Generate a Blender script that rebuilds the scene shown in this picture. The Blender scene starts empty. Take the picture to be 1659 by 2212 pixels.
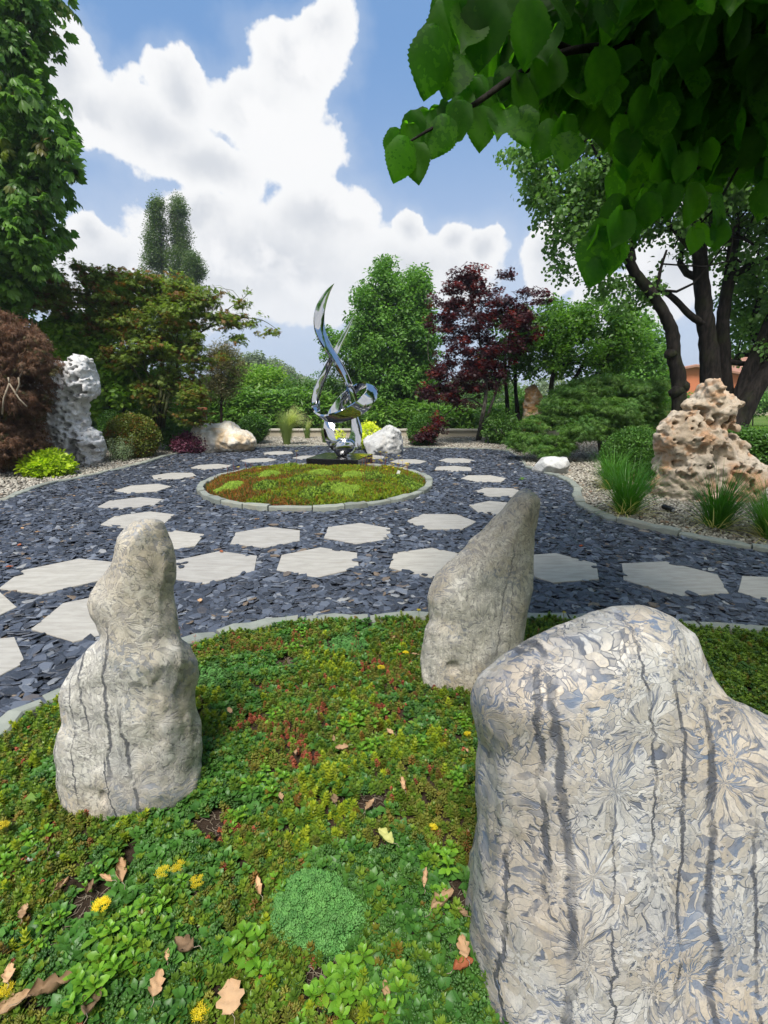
import bpy, math, random
import numpy as np
from mathutils import Vector, Matrix
rnd = random.Random(7)
RS = np.random.RandomState(11)
sc = bpy.context.scene
COL = sc.collection
# ------------------------------------------------------------------ camera
PITCH = math.radians(13.3); FOC = 1080.0; CX, CY = 829.5, 1106.0; EYE = 1.5
cam_d = bpy.data.cameras.new('camera'); cam = bpy.data.objects.new('camera', cam_d); COL.objects.link(cam)
cam.location = (0, 0, EYE); cam.rotation_euler = (math.pi/2-PITCH, 0, 0)
cam_d.sensor_fit = 'VERTICAL'; cam_d.sensor_height = 24.0; cam_d.lens = 24.0*FOC/2212.0
cam_d.clip_start = 0.05; cam_d.clip_end = 3000
sc.camera = cam
sc.view_settings.view_transform = 'Standard'; sc.view_settings.look = 'None'
sc.view_settings.exposure = 0.62; sc.view_settings.gamma = 1.0
sc.cycles.adaptive_threshold = 0.02; sc.cycles.max_bounces = 6; sc.cycles.diffuse_bounces = 2; sc.cycles.glossy_bounces = 3
sc.cycles.transmission_bounces = 4; sc.cycles.transparent_max_bounces = 6
sc.cycles.caustics_reflective = False; sc.cycles.caustics_refractive = False
SUN_EL, SUN_AZ = math.radians(60), math.radians(-170)    # azimuth clockwise from +Y: high behind the camera's left shoulder, veiled by cloud

def ray(px, py):
    a = (px-CX)/FOC; b = -(py-CY)/FOC
    return Vector((a, math.cos(PITCH)+math.sin(PITCH)*b, -math.sin(PITCH)+math.cos(PITCH)*b))
def G(px, py, z=0.0):
    r = ray(px, py); t = (z-EYE)/r.z
    return Vector((r.x*t, r.y*t, z))
def V(px, py, Y):
    r = ray(px, py); t = Y/r.y
    return Vector((r.x*t, Y, EYE+r.z*t))
def Cc(x0, y0, s, pts):          # picture crop coordinates to frame coordinates
    return [((x0+x/s)/1.4467, (y0+y/s)/1.4467) for x, y in pts]
def psize(Y): return Y/FOC       # metres per frame unit at distance Y

# ------------------------------------------------------------------ node helper
class NB:
    def __init__(s, nt): s.nt = nt; s.N = nt.nodes; s.L = nt.links
    def n(s, t, out=0, props=None, **ins):
        x = s.N.new(t)
        for k, v in (props or {}).items(): setattr(x, k, v)
        for k, v in ins.items():
            key = int(k[1:]) if k[0] == 'i' and k[1:].isdigit() else k.replace('_', ' ')
            s.set(x.inputs[key], v)
        return x.outputs[out] if out is not None else x
    def set(s, inp, v):
        if isinstance(v, bpy.types.NodeSocket): s.L.new(v, inp)
        else:
            if isinstance(v, (tuple, list)) and inp.type == 'RGBA' and len(v) == 3: v = (*v, 1)
            inp.default_value = v
    def m(s, op, a, b=0.0, c=0.0, clamp=False):
        return s.n('ShaderNodeMath', props={'operation': op, 'use_clamp': clamp}, i0=a, i1=b, i2=c)
    def vm(s, op, a, b=(0, 0, 0), out=0): return s.n('ShaderNodeVectorMath', out, {'operation': op}, i0=a, i1=b)
    def scale(s, a, f):
        x = s.N.new('ShaderNodeVectorMath'); x.operation = 'SCALE'; s.set(x.inputs[0], a); s.set(x.inputs['Scale'], f); return x.outputs[0]
    def mix(s, f, a, b, mode='MIX'):
        x = s.N.new('ShaderNodeMix'); x.data_type = 'RGBA'; x.blend_type = mode
        s.set(x.inputs[0], f); s.set(x.inputs[6], a); s.set(x.inputs[7], b); return x.outputs[2]
    def ss(s, v, lo, hi, a=0.0, b=1.0):
        return s.n('ShaderNodeMapRange', 0, {'interpolation_type': 'SMOOTHSTEP'}, Value=v, From_Min=lo, From_Max=hi, To_Min=a, To_Max=b)
    def lin(s, v, lo, hi, a=0.0, b=1.0): return s.n('ShaderNodeMapRange', 0, Value=v, From_Min=lo, From_Max=hi, To_Min=a, To_Max=b)
    def noise(s, vec, scale=5, detail=4, rough=0.55, dist=0.0, out=0):
        return s.n('ShaderNodeTexNoise', out, Vector=vec, Scale=scale, Detail=detail, Roughness=rough, Distortion=dist)
    def ramp(s, f, stops):
        x = s.N.new('ShaderNodeValToRGB'); s.set(x.inputs[0], f); e = x.color_ramp.elements
        while len(e) < len(stops): e.new(0.5)
        for el, (p, c) in zip(e, stops): el.position = p; el.color = (*c, 1) if len(c) == 3 else c
        return x.outputs[0]
    def coord(s, w='Object'): return s.n('ShaderNodeTexCoord', w)
    def rand(s): return s.n('ShaderNodeObjectInfo', 'Random')
    def bump(s, h, strength=0.3, dist=0.01): return s.n('ShaderNodeBump', Strength=strength, Distance=dist, Height=h)

def material(name):
    m = bpy.data.materials.new(name); m.use_nodes = True; nt = m.node_tree; nt.nodes.clear()
    b = NB(nt); b.out = nt.nodes.new('ShaderNodeOutputMaterial'); b.mat = m
    return b
def principled(b, color, rough=0.6, metal=0.0, spec=0.5, normal=None, **kw):
    p = b.N.new('ShaderNodeBsdfPrincipled')
    b.set(p.inputs['Base Color'], color); b.set(p.inputs['Roughness'], rough); b.set(p.inputs['Metallic'], metal)
    b.set(p.inputs['Specular IOR Level'], spec)
    if normal is not None: b.L.new(normal, p.inputs['Normal'])
    b.L.new(p.outputs[0], b.out.inputs[0]); return p

# ------------------------------------------------------------------ world: blue sky with cumulus
w = bpy.data.worlds.new('World'); sc.world = w; w.use_nodes = True
w.node_tree.nodes.clear(); b = NB(w.node_tree)
SKY_STRENGTH = 0.070
def build_world(b):
    out = b.N.new('ShaderNodeOutputWorld'); bg = b.N.new('ShaderNodeBackground')
    sky = b.N.new('ShaderNodeTexSky'); sky.sky_type = 'NISHITA'; sky.sun_disc = False
    sky.sun_elevation = SUN_EL; sky.sun_rotation = SUN_AZ; sky.dust_density = 1.2; sky.ozone_density = 1.6; sky.air_density = 1.0
    D = b.coord('Generated')
    sep = b.N.new('ShaderNodeSeparateXYZ'); b.L.new(D, sep.inputs[0])
    x, y, z = sep.outputs
    n1 = b.noise(D, 2.6, 8, 0.60, 0.25); n2 = b.noise(D, 11.0, 9, 0.62, 0.1)
    wv = b.vm('SUBTRACT', b.noise(D, 5.0, 6, 0.55, out=1), (0.5, 0.5, 0.5))
    Dw = b.vm('ADD', D, b.scale(wv, 0.13))
    s2 = b.N.new('ShaderNodeSeparateXYZ'); b.L.new(Dw, s2.inputs[0])
    az = b.m('ARCTAN2', s2.outputs[0], s2.outputs[1]); el = b.m('ARCSINE', s2.outputs[2])
    el0 = b.m('ARCSINE', z)
    blobs = [(160, 160, 100, 160), (330, 300, 150, 130), (200, 280, 110, 90), (400, 220, 70, 90), (640, 150, 145, 135), (700, 90, 100, 105), (560, 250, 150, 120), (650, 330, 130, 90), (430, 370, 150, 80),
             (690, 470, 150, 115), (600, 580, 420, 170), (420, 480, 120, 60), (330, 600, 300, 110), (900, 580, 210, 130), (880, 490, 45, 60), (975, 505, 60, 60), (1040, 530, 45, 50), (1185, 580, 80, 90), (1350, 640, 160, 90), (170, 520, 90, 60), 
             (1500, 560, 200, 110), (30, 60, 100, 140), (1400, 420, 160, 60)]
    acc = None
    for (px, py, rx, ry) in blobs:
        d0 = ray(px, py).normalized(); a0 = math.atan2(d0.x, d0.y); e0 = math.asin(d0.z)
        d1 = ray(px+rx, py).normalized(); d2 = ray(px, py-ry).normalized()
        ra = abs(math.atan2(d1.x, d1.y)-a0)*.92; re = abs(math.asin(d2.z)-e0)*.90
        u = b.m('MULTIPLY', b.m('SUBTRACT', az, a0), 1/ra); v = b.m('MULTIPLY', b.m('SUBTRACT', el, e0), 1/re)
        e = b.m('ADD', b.m('MULTIPLY', u, u), b.m('MULTIPLY', v, v))
        f = b.m('SUBTRACT', 1.0, b.m('SQRT', e))
        acc = f if acc is None else b.n('ShaderNodeMath', props={'operation': 'SMOOTH_MAX'}, i0=acc, i1=f, i2=0.25)
    # the rest of the sky: broken cloud of the same kind, denser towards the horizon
    infront = b.ss(y, 0.1, 0.45)
    rest = b.m('ADD', b.m('MULTIPLY', b.m('SUBTRACT', b.noise(D, 2.0, 3, 0.5), 0.46), 5.0), 0.0)
    field = b.m('ADD', b.m('MULTIPLY', acc, infront), b.m('MULTIPLY', rest, b.m('SUBTRACT', 1.0, infront)))
    dens = b.m('ADD', field, b.m('ADD', b.m('MULTIPLY', b.m('SUBTRACT', n1, 0.5), 0.7), b.m('MULTIPLY', b.m('SUBTRACT', n2, 0.5), 0.85)))
    cl = b.ss(dens, 0.0, 0.17)
    wisp = b.m('MULTIPLY', b.ss(dens, -0.45, 0.1), 0.16)
    # lit tops and grey undersides
    up = b.vm('ADD', Dw, (0.03, 0.02, 0.075))
    na = b.noise(Dw, 4.0, 5, 0.55); nb = b.noise(up, 4.0, 5, 0.55)
    lit = b.ss(b.m('ADD', b.m('SUBTRACT', na, nb), b.m('MULTIPLY', b.m('SUBTRACT', b.noise(D, 3.2, 3, .5), 0.5), 0.22)), -0.03, 0.10)
    thick = b.ss(dens, 0.15, 1.0)
    grey = b.mix(lit, (6.2, 6.5, 7.0), (9.2, 9.2, 9.25))
    core = b.mix(b.m('MULTIPLY', thick, 0.85), (9.1, 9.15, 9.2), grey)
    blue = b.mix(0.75, sky.outputs[0], (2.0, 3.9, 7.3))
    pale = b.ss(el0, 0.02, 0.55, 1.0, 0.0)
    blue = b.mix(b.m('MULTIPLY', pale, 0.60), blue, (7.6, 8.15, 8.95))
    cloudc = b.mix(b.m('MULTIPLY', b.ss(el0, 0.0, 0.30, 1.0, 0.0), 0.75), core, (7.6, 7.95, 8.5))
    colr = b.mix(b.m('MAXIMUM', cl, wisp), blue, cloudc)
    ground = b.ss(z, -0.02, 0.0)
    colr = b.mix(ground, (0.9, 1.1, 0.8), colr)
    b.set(bg.inputs[0], colr); bg.inputs[1].default_value = SKY_STRENGTH
    b.L.new(bg.outputs[0], out.inputs[0])
build_world(b)
w.cycles.sampling_method = 'MANUAL'; w.cycles.sample_map_resolution = 512
sun_d = bpy.data.lights.new('sun', 'SUN'); sun_d.energy = 3.6; sun_d.angle = math.radians(20); sun_d.color = (1, 0.955, 0.88)
sun = bpy.data.objects.new('sun', sun_d); COL.objects.link(sun)
sun.rotation_euler = Vector((-math.sin(SUN_AZ)*math.cos(SUN_EL), -math.cos(SUN_AZ)*math.cos(SUN_EL), -math.sin(SUN_EL))).to_track_quat('-Z', 'Y').to_euler()
sun.location = (5, 10, 20)

# ------------------------------------------------------------------ mesh helpers
def tag(o, label=None, cat=None, group=None, kind=None):
    if label: o['label'] = label
    if cat: o['category'] = cat
    if group: o['group'] = group
    if kind: o['kind'] = kind
    return o
def mesh_np(name, verts, quads=None, tris=None, mats=(), smooth=True, midx=None):
    me = bpy.data.meshes.new(name); verts = np.asarray(verts, np.float32).reshape(-1, 3)
    parts = []; ls = []
    if quads is not None and len(quads): q = np.asarray(quads, np.int32); parts.append(q.ravel()); ls.append(np.full(len(q), 4, np.int32))
    if tris is not None and len(tris): t = np.asarray(tris, np.int32); parts.append(t.ravel()); ls.append(np.full(len(t), 3, np.int32))
    me.vertices.add(len(verts)); me.vertices.foreach_set('co', verts.ravel())
    if parts:
        li = np.concatenate(parts); cnt = np.concatenate(ls); st = np.concatenate([[0], np.cumsum(cnt)[:-1]]).astype(np.int32)
        me.loops.add(len(li)); me.loops.foreach_set('vertex_index', li)
        me.polygons.add(len(cnt)); me.polygons.foreach_set('loop_start', st)
        me.update(calc_edges=True)
        me.polygons.foreach_set('use_smooth', np.full(len(cnt), bool(smooth)))
        if midx is not None: me.polygons.foreach_set('material_index', np.asarray(midx, np.int32))
    for m in mats: me.materials.append(m)
    me.update(); return me
def obj(name, me, parent=None, loc=(0, 0, 0), rot=(0, 0, 0), scale=1.0, link=True):
    o = bpy.data.objects.new(name, me)
    if link: COL.objects.link(o)
    o.location = loc; o.rotation_euler = rot
    o.scale = (scale,)*3 if not isinstance(scale, (tuple, list)) else scale
    if parent is not None: o.parent = parent
    return o
def empty(name, loc, label=None, cat=None, group=None, kind=None, rz=0.0):
    o = bpy.data.objects.new(name, None); COL.objects.link(o); o.location = loc; o.rotation_euler = (0, 0, rz)
    o.empty_display_size = 0.1
    return tag(o, label, cat, group, kind)
class MB:                        # mesh collector
    def __init__(s): s.v = []; s.q = []; s.t = []; s.k = 0
    def add(s, v, q=(), t=()):
        v = np.asarray(v, float).reshape(-1, 3); s.v.append(v)
        if len(q): s.q.append(np.asarray(q, np.int64)+s.k)
        if len(t): s.t.append(np.asarray(t, np.int64)+s.k)
        s.k += len(v); return s
    def mesh(s, name, mats=(), smooth=True, org=(0, 0, 0)):
        v = np.concatenate(s.v)-np.asarray(org, float)
        return mesh_np(name, v, np.concatenate(s.q) if s.q else None, np.concatenate(s.t) if s.t else None, mats, smooth)
    def box(s, x0, x1, y0, y1, z0, z1):
        v = [(x, y, z) for z in (z0, z1) for x, y in ((x0, y0), (x1, y0), (x1, y1), (x0, y1))]
        return s.add(v, [(3, 2, 1, 0), (4, 5, 6, 7), (0, 1, 5, 4), (1, 2, 6, 5), (2, 3, 7, 6), (3, 0, 4, 7)])
    def tube(s, pts, radii, n=8, bump=0.0, seed=0, cap=True):
        pts = [Vector(p) for p in pts]; r_ = np.random.RandomState(seed); m = len(pts)
        ring = []; up = Vector((0.31, 0.2, 0.93)); nrm = None
        for i, p in enumerate(pts):
            t = (pts[min(i+1, m-1)]-pts[max(i-1, 0)])
            t = t.normalized() if t.length > 1e-9 else Vector((0, 0, 1))
            if nrm is None:
                nrm = t.cross(up)
                nrm = nrm.normalized() if nrm.length > 1e-3 else t.cross(Vector((1, 0, 0))).normalized()
            nrm = (nrm-t*nrm.dot(t)).normalized(); bi = t.cross(nrm)
            for k in range(n):
                a = 2*math.pi*k/n; rr = radii[i]*(1+bump*(r_.rand()*2-1))
                ring.append(p+nrm*math.cos(a)*rr+bi*math.sin(a)*rr)
        q = [(i*n+k, i*n+(k+1) % n, (i+1)*n+(k+1) % n, (i+1)*n+k) for i in range(m-1) for k in range(n)]
        v = [tuple(p) for p in ring]; t = []
        if cap:
            v += [tuple(pts[0]), tuple(pts[-1])]; a, b_ = len(ring), len(ring)+1
            t = [(a, (k+1) % n, k) for k in range(n)]+[(b_, (m-1)*n+k, (m-1)*n+(k+1) % n) for k in range(n)]
        return s.add(v, q, t)
def spline(pts, n=6):            # catmull rom, pts: list of tuples of any length
    P = [np.array(p, float) for p in pts]; P = [2*P[0]-P[1]]+P+[2*P[-1]-P[-2]]; out = []
    for i in range(1, len(P)-2):
        for k in range(n):
            t = k/n; a, b_, c, d = P[i-1:i+3]
            out.append(0.5*((2*b_)+(-a+c)*t+(2*a-5*b_+4*c-d)*t*t+(-a+3*b_-3*c+d)*t**3))
    out.append(P[-2]); return out
# vectorised perlin noise
_perm = RS.permutation(256); _perm = np.concatenate([_perm]*3); _g = RS.normal(size=(256, 3)); _g /= np.linalg.norm(_g, axis=1)[:, None]
def perlin(P):
    P = np.asarray(P, float); I = np.floor(P).astype(int); f = P-I; I &= 255
    u = f*f*f*(f*(f*6-15)+10); r = 0
    for dx in (0, 1):
        for dy in (0, 1):
            for dz in (0, 1):
                h = _perm[_perm[_perm[(I[:, 0]+dx) & 255]+((I[:, 1]+dy) & 255)]+((I[:, 2]+dz) & 255)]
                d = (_g[h]*(f-np.array([dx, dy, dz]))).sum(1)
                r = r+d*(u[:, 0] if dx else 1-u[:, 0])*(u[:, 1] if dy else 1-u[:, 1])*(u[:, 2] if dz else 1-u[:, 2])
    return r*1.6
def fbm(P, octv=4, gain=0.5):
    a, s, r = 1.0, 1.0, 0
    for i in range(octv): r = r+a*perlin(np.asarray(P)*s+i*17.3); a *= gain; s *= 2.03
    return r
def n2(x, y, s=1.0, o=3, z=0.0): return float(fbm(np.array([[x*s, y*s, z]]), o)[0])
def inpoly(x, y, poly):
    x = np.asarray(x); y = np.asarray(y); c = np.zeros(x.shape, bool); n = len(poly)
    for i in range(n):
        x0, y0 = poly[i]; x1, y1 = poly[(i+1) % n]
        if y0 == y1: continue
        k = ((y0 > y) != (y1 > y)) & (x < (x1-x0)*(y-y0)/(y1-y0)+x0); c ^= k
    return c
def polydist(x, y, poly, closed=True):
    x = np.asarray(x, float); y = np.asarray(y, float); d = np.full(x.shape, 1e9); n = len(poly)
    for i in range(n if closed else n-1):
        x0, y0 = poly[i]; x1, y1 = poly[(i+1) % n]; ex, ey = x1-x0, y1-y0
        t = np.clip(((x-x0)*ex+(y-y0)*ey)/(ex*ex+ey*ey+1e-12), 0, 1)
        d = np.minimum(d, (x-x0-t*ex)**2+(y-y0-t*ey)**2)
    return np.sqrt(d)
def surface_nets(F, org, h):
    S = F < 0
    sl = lambda A, o: A[o[0]:A.shape[0]-1+o[0], o[1]:A.shape[1]-1+o[1], o[2]:A.shape[2]-1+o[2]]
    cor = [(a, b_, c) for a in (0, 1) for b_ in (0, 1) for c in (0, 1)]
    cnt = sum(sl(S, o).astype(np.int8) for o in cor); act = (cnt > 0) & (cnt < 8)
    ijk = np.argwhere(act); idx = np.full(act.shape, -1, np.int64); idx[act] = np.arange(len(ijk))
    vals = {o: F[ijk[:, 0]+o[0], ijk[:, 1]+o[1], ijk[:, 2]+o[2]] for o in cor}
    acc = np.zeros((len(ijk), 3)); n = np.zeros(len(ijk))
    for a in cor:
        for ax in range(3):
            if a[ax]: continue
            b_ = list(a); b_[ax] = 1; b_ = tuple(b_); fa, fb = vals[a], vals[b_]; c = (fa < 0) != (fb < 0)
            t = np.where(c, fa/np.where(c, fa-fb, 1), 0)
            p = np.tile(np.array(a, float), (len(ijk), 1)); p[:, ax] += t
            acc += p*c[:, None]; n += c
    pos = (ijk+acc/n[:, None])*h+np.asarray(org)
    quads = []
    for ax in range(3):
        u, v = [(1, 2), (2, 0), (0, 1)][ax]
        A = S.take(range(0, S.shape[ax]-1), ax); B = S.take(range(1, S.shape[ax]), ax)
        e = np.argwhere(A != B); e = e[(e[:, u] > 0) & (e[:, v] > 0) & (e[:, u] < S.shape[u]-1) & (e[:, v] < S.shape[v]-1)]
        if not len(e): continue
        du = np.zeros(3, int); du[u] = 1; dv = np.zeros(3, int); dv[v] = 1
        g = lambda o: idx[o[:, 0], o[:, 1], o[:, 2]]
        q = np.stack([g(e), g(e-du), g(e-du-dv), g(e-dv)], 1); fl = A[e[:, 0], e[:, 1], e[:, 2]]
        q[~fl] = q[~fl][:, ::-1]; quads.append(q)
    return pos, np.concatenate(quads)
def rock_mesh(name, outline, Y0, T, D, h, mat, noise=((3, 0.05), (9, 0.015)), pits=(), dens_pits=None, seed=0, lean=0.0, ridged=0.0, zmin=-0.12, power=2.0, edges=None, smooth=True, tilt=0.0, groove=0.0, taper=0.0):
    """outline in frame units, set on the upright plane at distance Y0, swollen to a solid of half depth T."""
    P = [V(x, y, Y0) for x, y in outline]; poly = [(p.x, p.z) for p in P]
    xs = [p[0] for p in poly]; zs = [p[1] for p in poly]; pad = 3*h+0.05
    x = np.arange(min(xs)-pad, max(xs)+pad, h); z = np.arange(max(min(zs), zmin)-pad, max(zs)+pad, h); y = np.arange(-T*1.25-pad, T*1.25+pad, h)
    X, Z = np.meshgrid(x, z, indexing='ij'); d = polydist(X, Z, poly); d[~inpoly(X, Z, poly)] *= -1
    Dm = min(D, d.max()); s = 1-np.minimum(d/Dm, 1.0)
    yy = y[None, :, None]-lean*(z[None, None, :]-z[0])
    s3 = s[:, None, :]
    if tilt:
        zi = np.clip((z[None, :]+y[:, None]*(tilt[0]+(tilt[1]-tilt[0])*np.clip(z[None, :], 0, 1.1))-z[0])/h, 0, len(z)-1.001); z0i = zi.astype(int); fr_ = zi-z0i
        s3 = s[:, z0i]*(1-fr_)+s[:, z0i+1]*fr_
    F = (np.power(np.power(np.abs(s3), power)+np.power(np.abs(yy)/(T*(1-taper*np.clip(z/max(zs), 0, 1)))[None, None, :], power), 1/power)-1)*min(Dm, T)
    band = np.abs(F) < 0.3*min(Dm, T)+0.12
    ii = np.argwhere(band); Pw = np.stack([x[ii[:, 0]], y[ii[:, 1]], z[ii[:, 2]]], 1)
    add = np.zeros(len(ii))
    for k, (fr, am) in enumerate(noise):
        q = fbm(Pw*fr+seed*7.7+k*3.1, 3); add += am*q
    if ridged: add += ridged*(0.24-np.abs(fbm(Pw*5.5+seed, 4)))
    if groove: add += groove*(1.0-2.6*np.abs(fbm(Pw*np.array([5.5, 5.5, 1.1])+seed*1.7+.25*np.sin(Pw[:, 2:3]*5), 3)))
    F[band] += add
    if edges:                     # flat broken faces
        r_ = np.random.RandomState(seed+5); c0 = np.array([np.mean(xs), 0, (max(zs)+max(min(zs), 0))/2]); half = np.array([(max(xs)-min(xs))/2, T, (max(zs)-max(min(zs), 0))/2])
        for _ in range(edges):
            nn = r_.normal(size=3); nn /= np.linalg.norm(nn); off = np.linalg.norm(nn*half)*r_.uniform(0.80, 0.97)
            pl = (x[:, None, None]-c0[0])*nn[0]+(y[None, :, None])*nn[1]+(z[None, None, :]-c0[2])*nn[2]-off
            F = np.maximum(F, pl)
    def carve(c, r, dep):
        nonlocal F
        lo = [max(0, int((c[k]-r[k]*1.3-g[0])/h)) for k, g in enumerate((x, y, z))]; hi = [int((c[k]+r[k]*1.3-g[0])/h)+2 for k, g in enumerate((x, y, z))]
        sub = F[lo[0]:hi[0], lo[1]:hi[1], lo[2]:hi[2]]
        if not sub.size: return
        gx = (x[lo[0]:hi[0]]-c[0])[:, None, None]/r[0]; gy = (y[lo[1]:hi[1]]-c[1])[None, :, None]/r[1]; gz = (z[lo[2]:hi[2]]-c[2])[None, None, :]/r[2]
        e = (1-np.sqrt(gx**2+gy**2+gz**2))*min(r); k_ = 0.012
        hh = np.clip(0.5+0.5*(sub-e)/k_*0.5, 0, 1); F[lo[0]:hi[0], lo[1]:hi[1], lo[2]:hi[2]] = np.maximum(sub, e)+k_*hh*(1-hh)
    def front(px_, pz_):          # front surface depth at x,z
        i = int(np.clip((px_-x[0])/h, 0, len(x)-1)); k = int(np.clip((pz_-z[0])/h, 0, len(z)-1)); col = F[i, :, k]; w_ = np.argwhere(col < 0)
        return y[w_[0, 0]] if len(w_) else None
    for (px, py, rx, rz, dep) in pits:
        c = V(px, py, Y0-T*0.6); f = front(c.x, c.z)
        if f is None: continue
        sc_ = psize(Y0); carve((c.x, f+dep*0.4, c.z), (rx*sc_, dep, rz*sc_), dep)
    if dens_pits:
        r_ = np.random.RandomState(seed+1); n_, rlo, rhi = dens_pits
        surf = np.argwhere(np.abs(F) < h*0.8); surf = surf[y[surf[:, 1]] < T*0.5]
        for k in range(n_):
            q = surf[r_.randint(len(surf))]; c = (x[q[0]], y[q[1]], z[q[2]]); r = rlo*(rhi/rlo)**(r_.rand()**1.8)
            carve(c, (r*r_.uniform(0.7, 1.3), r*r_.uniform(1.4, 2.8), r*r_.uniform(0.6, 1.1)), r)
    Fz = z[None, None, :] < zmin; F = np.where(Fz, np.maximum(F, (zmin-z)[None, None, :]), F)
    pos, q = surface_nets(F, (x[0], y[0], z[0]), h)
    pos[:, 1] += Y0
    org = np.array([(min(xs)+max(xs))/2, Y0, 0.0])
    me = mesh_np(name, pos-org, q, None, [mat], smooth)
    return me, tuple(org)

# ------------------------------------------------------------------ scatter by geometry nodes (for stuff)
PROTO = bpy.data.collections.new('prototypes')
def proto(name, me):
    o = bpy.data.objects.new(name, me); PROTO.objects.link(o); return o
_groups = {}
def ngroup(protos):
    key = tuple(p.name for p in protos)
    if key in _groups: return _groups[key]
    g = bpy.data.node_groups.new('scatter', 'GeometryNodeTree'); N = g.nodes; L = g.links
    g.interface.new_socket('Geometry', in_out='INPUT', socket_type='NodeSocketGeometry'); g.interface.new_socket('Geometry', in_out='OUTPUT', socket_type='NodeSocketGeometry')
    gi = N.new('NodeGroupInput'); go = N.new('NodeGroupOutput'); ip = N.new('GeometryNodeInstanceOnPoints'); jn = N.new('GeometryNodeJoinGeometry')
    for p in reversed(protos):
        oi = N.new('GeometryNodeObjectInfo'); oi.inputs['Object'].default_value = p
        g2 = N.new('GeometryNodeGeometryToInstance'); L.new(oi.outputs['Geometry'], g2.inputs[0]); L.new(g2.outputs[0], jn.inputs[0])
    def at(n, t):
        x = N.new('GeometryNodeInputNamedAttribute'); x.data_type = t; x.inputs['Name'].default_value = n; return x.outputs['Attribute']
    L.new(gi.outputs[0], ip.inputs['Points']); L.new(jn.outputs[0], ip.inputs['Instance']); ip.inputs['Pick Instance'].default_value = True
    e = N.new('FunctionNodeEulerToRotation'); L.new(at('rot', 'FLOAT_VECTOR'), e.inputs[0]); L.new(e.outputs[0], ip.inputs['Rotation'])
    L.new(at('idx', 'INT'), ip.inputs['Instance Index']); L.new(at('scl', 'FLOAT_VECTOR'), ip.inputs['Scale']); L.new(ip.outputs[0], go.inputs[0])
    _groups[key] = g; return g
def scatter(name, protos, pts, rot, scl, idx=None, parent=None, org=(0, 0, 0), kind='stuff', label=None, cat=None):
    pts = np.asarray(pts, float).reshape(-1, 3)-np.asarray(org, float); n = len(pts)
    me = bpy.data.meshes.new(name); me.vertices.add(n); me.vertices.foreach_set('co', pts.astype(np.float32).ravel())
    scl = np.asarray(scl, float)
    if scl.ndim == 0: scl = np.full(n, float(scl))
    if scl.ndim == 1: scl = np.repeat(scl[:, None], 3, 1)
    if idx is None: idx = RS.randint(0, len(protos), n)
    a = me.attributes.new('rot', 'FLOAT_VECTOR', 'POINT'); a.data.foreach_set('vector', np.asarray(rot, np.float32).ravel())
    a = me.attributes.new('idx', 'INT', 'POINT'); a.data.foreach_set('value', np.asarray(idx, np.int32))
    a = me.attributes.new('scl', 'FLOAT_VECTOR', 'POINT'); a.data.foreach_set('vector', scl.astype(np.float32).ravel())
    me.update()
    for p in protos:
        for m_ in p.data.materials:
            if m_.name not in [q.name for q in me.materials if q]: me.materials.append(m_)
    o = obj(name, me, parent); md = o.modifiers.new('scatter', 'NODES'); md.node_group = ngroup(protos)
    tag(o, label, cat, None, kind); return o
def eul(n, tilt=0.3, yaw=math.pi, seed=None):
    r = RS if seed is None else np.random.RandomState(seed)
    return np.stack([r.normal(0, tilt, n), r.normal(0, tilt, n), r.uniform(-yaw, yaw, n)], 1)
#MATERIALS
def leafmat(name, ca, cb, trans=0.35, rough=0.45, cc=None, pc=0.0, spec=0.35, tcol=None, veins=False, k=1.7):
    ca = tuple(min(.85, v*k) for v in ca); cb = tuple(min(.85, v*k) for v in cb)
    b = material(name); r = b.rand()
    if veins:
        r = b.m('FRACT', b.m('ADD', r, b.m('MULTIPLY', b.noise(b.coord('Object'), 6, 2), 1.3)))
    c = b.mix(r, ca, cb)
    if cc is not None:
        r2 = b.m('FRACT', b.m('MULTIPLY', b.rand(), 37.7)); c = b.mix(b.ss(r2, 1-pc-0.08, 1-pc+0.08), c, cc)
    v = b.m('FRACT', b.m('MULTIPLY', b.rand(), 91.3)); c = b.mix(1.0, c, b.mix(v, (0.72, 0.74, 0.72), (1.2, 1.18, 1.1)), 'MULTIPLY')
    if veins:
        c = b.mix(b.m('MULTIPLY', b.ss(b.noise(b.coord('Object'), 45, 3), 0.4, 0.7), 0.25), c, ca)
    p = b.N.new('ShaderNodeBsdfPrincipled'); b.set(p.inputs['Base Color'], c); b.set(p.inputs['Roughness'], rough); b.set(p.inputs['Specular IOR Level'], spec)
    t = b.N.new('ShaderNodeBsdfTranslucent'); tc = b.mix(1.0, c, tcol or (1.5, 1.7, 0.7), 'MULTIPLY'); b.set(t.inputs[0], tc)
    ms = b.N.new('ShaderNodeMixShader'); ms.inputs[0].default_value = trans
    b.L.new(p.outputs[0], ms.inputs[1]); b.L.new(t.outputs[0], ms.inputs[2]); b.L.new(ms.outputs[0], b.out.inputs[0])
    return b.mat
def barkmat(name, c1, c2, scale=18, moss=None, pale=None):
    b = material(name); P = b.coord('Object'); Q = b.vm('MULTIPLY', P, (1, 1, 0.28))
    n = b.noise(Q, scale, 6, 0.65, 0.3); c = b.mix(b.ss(n, 0.35, 0.65), c1, c2)
    if moss: c = b.mix(b.m('MULTIPLY', b.ss(b.noise(P, 2.2, 4), 0.5, 0.68), 0.7), c, moss)
    principled(b, c, 0.9, spec=0.2, normal=b.bump(n, 0.9, 0.03)); return b.mat
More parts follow.
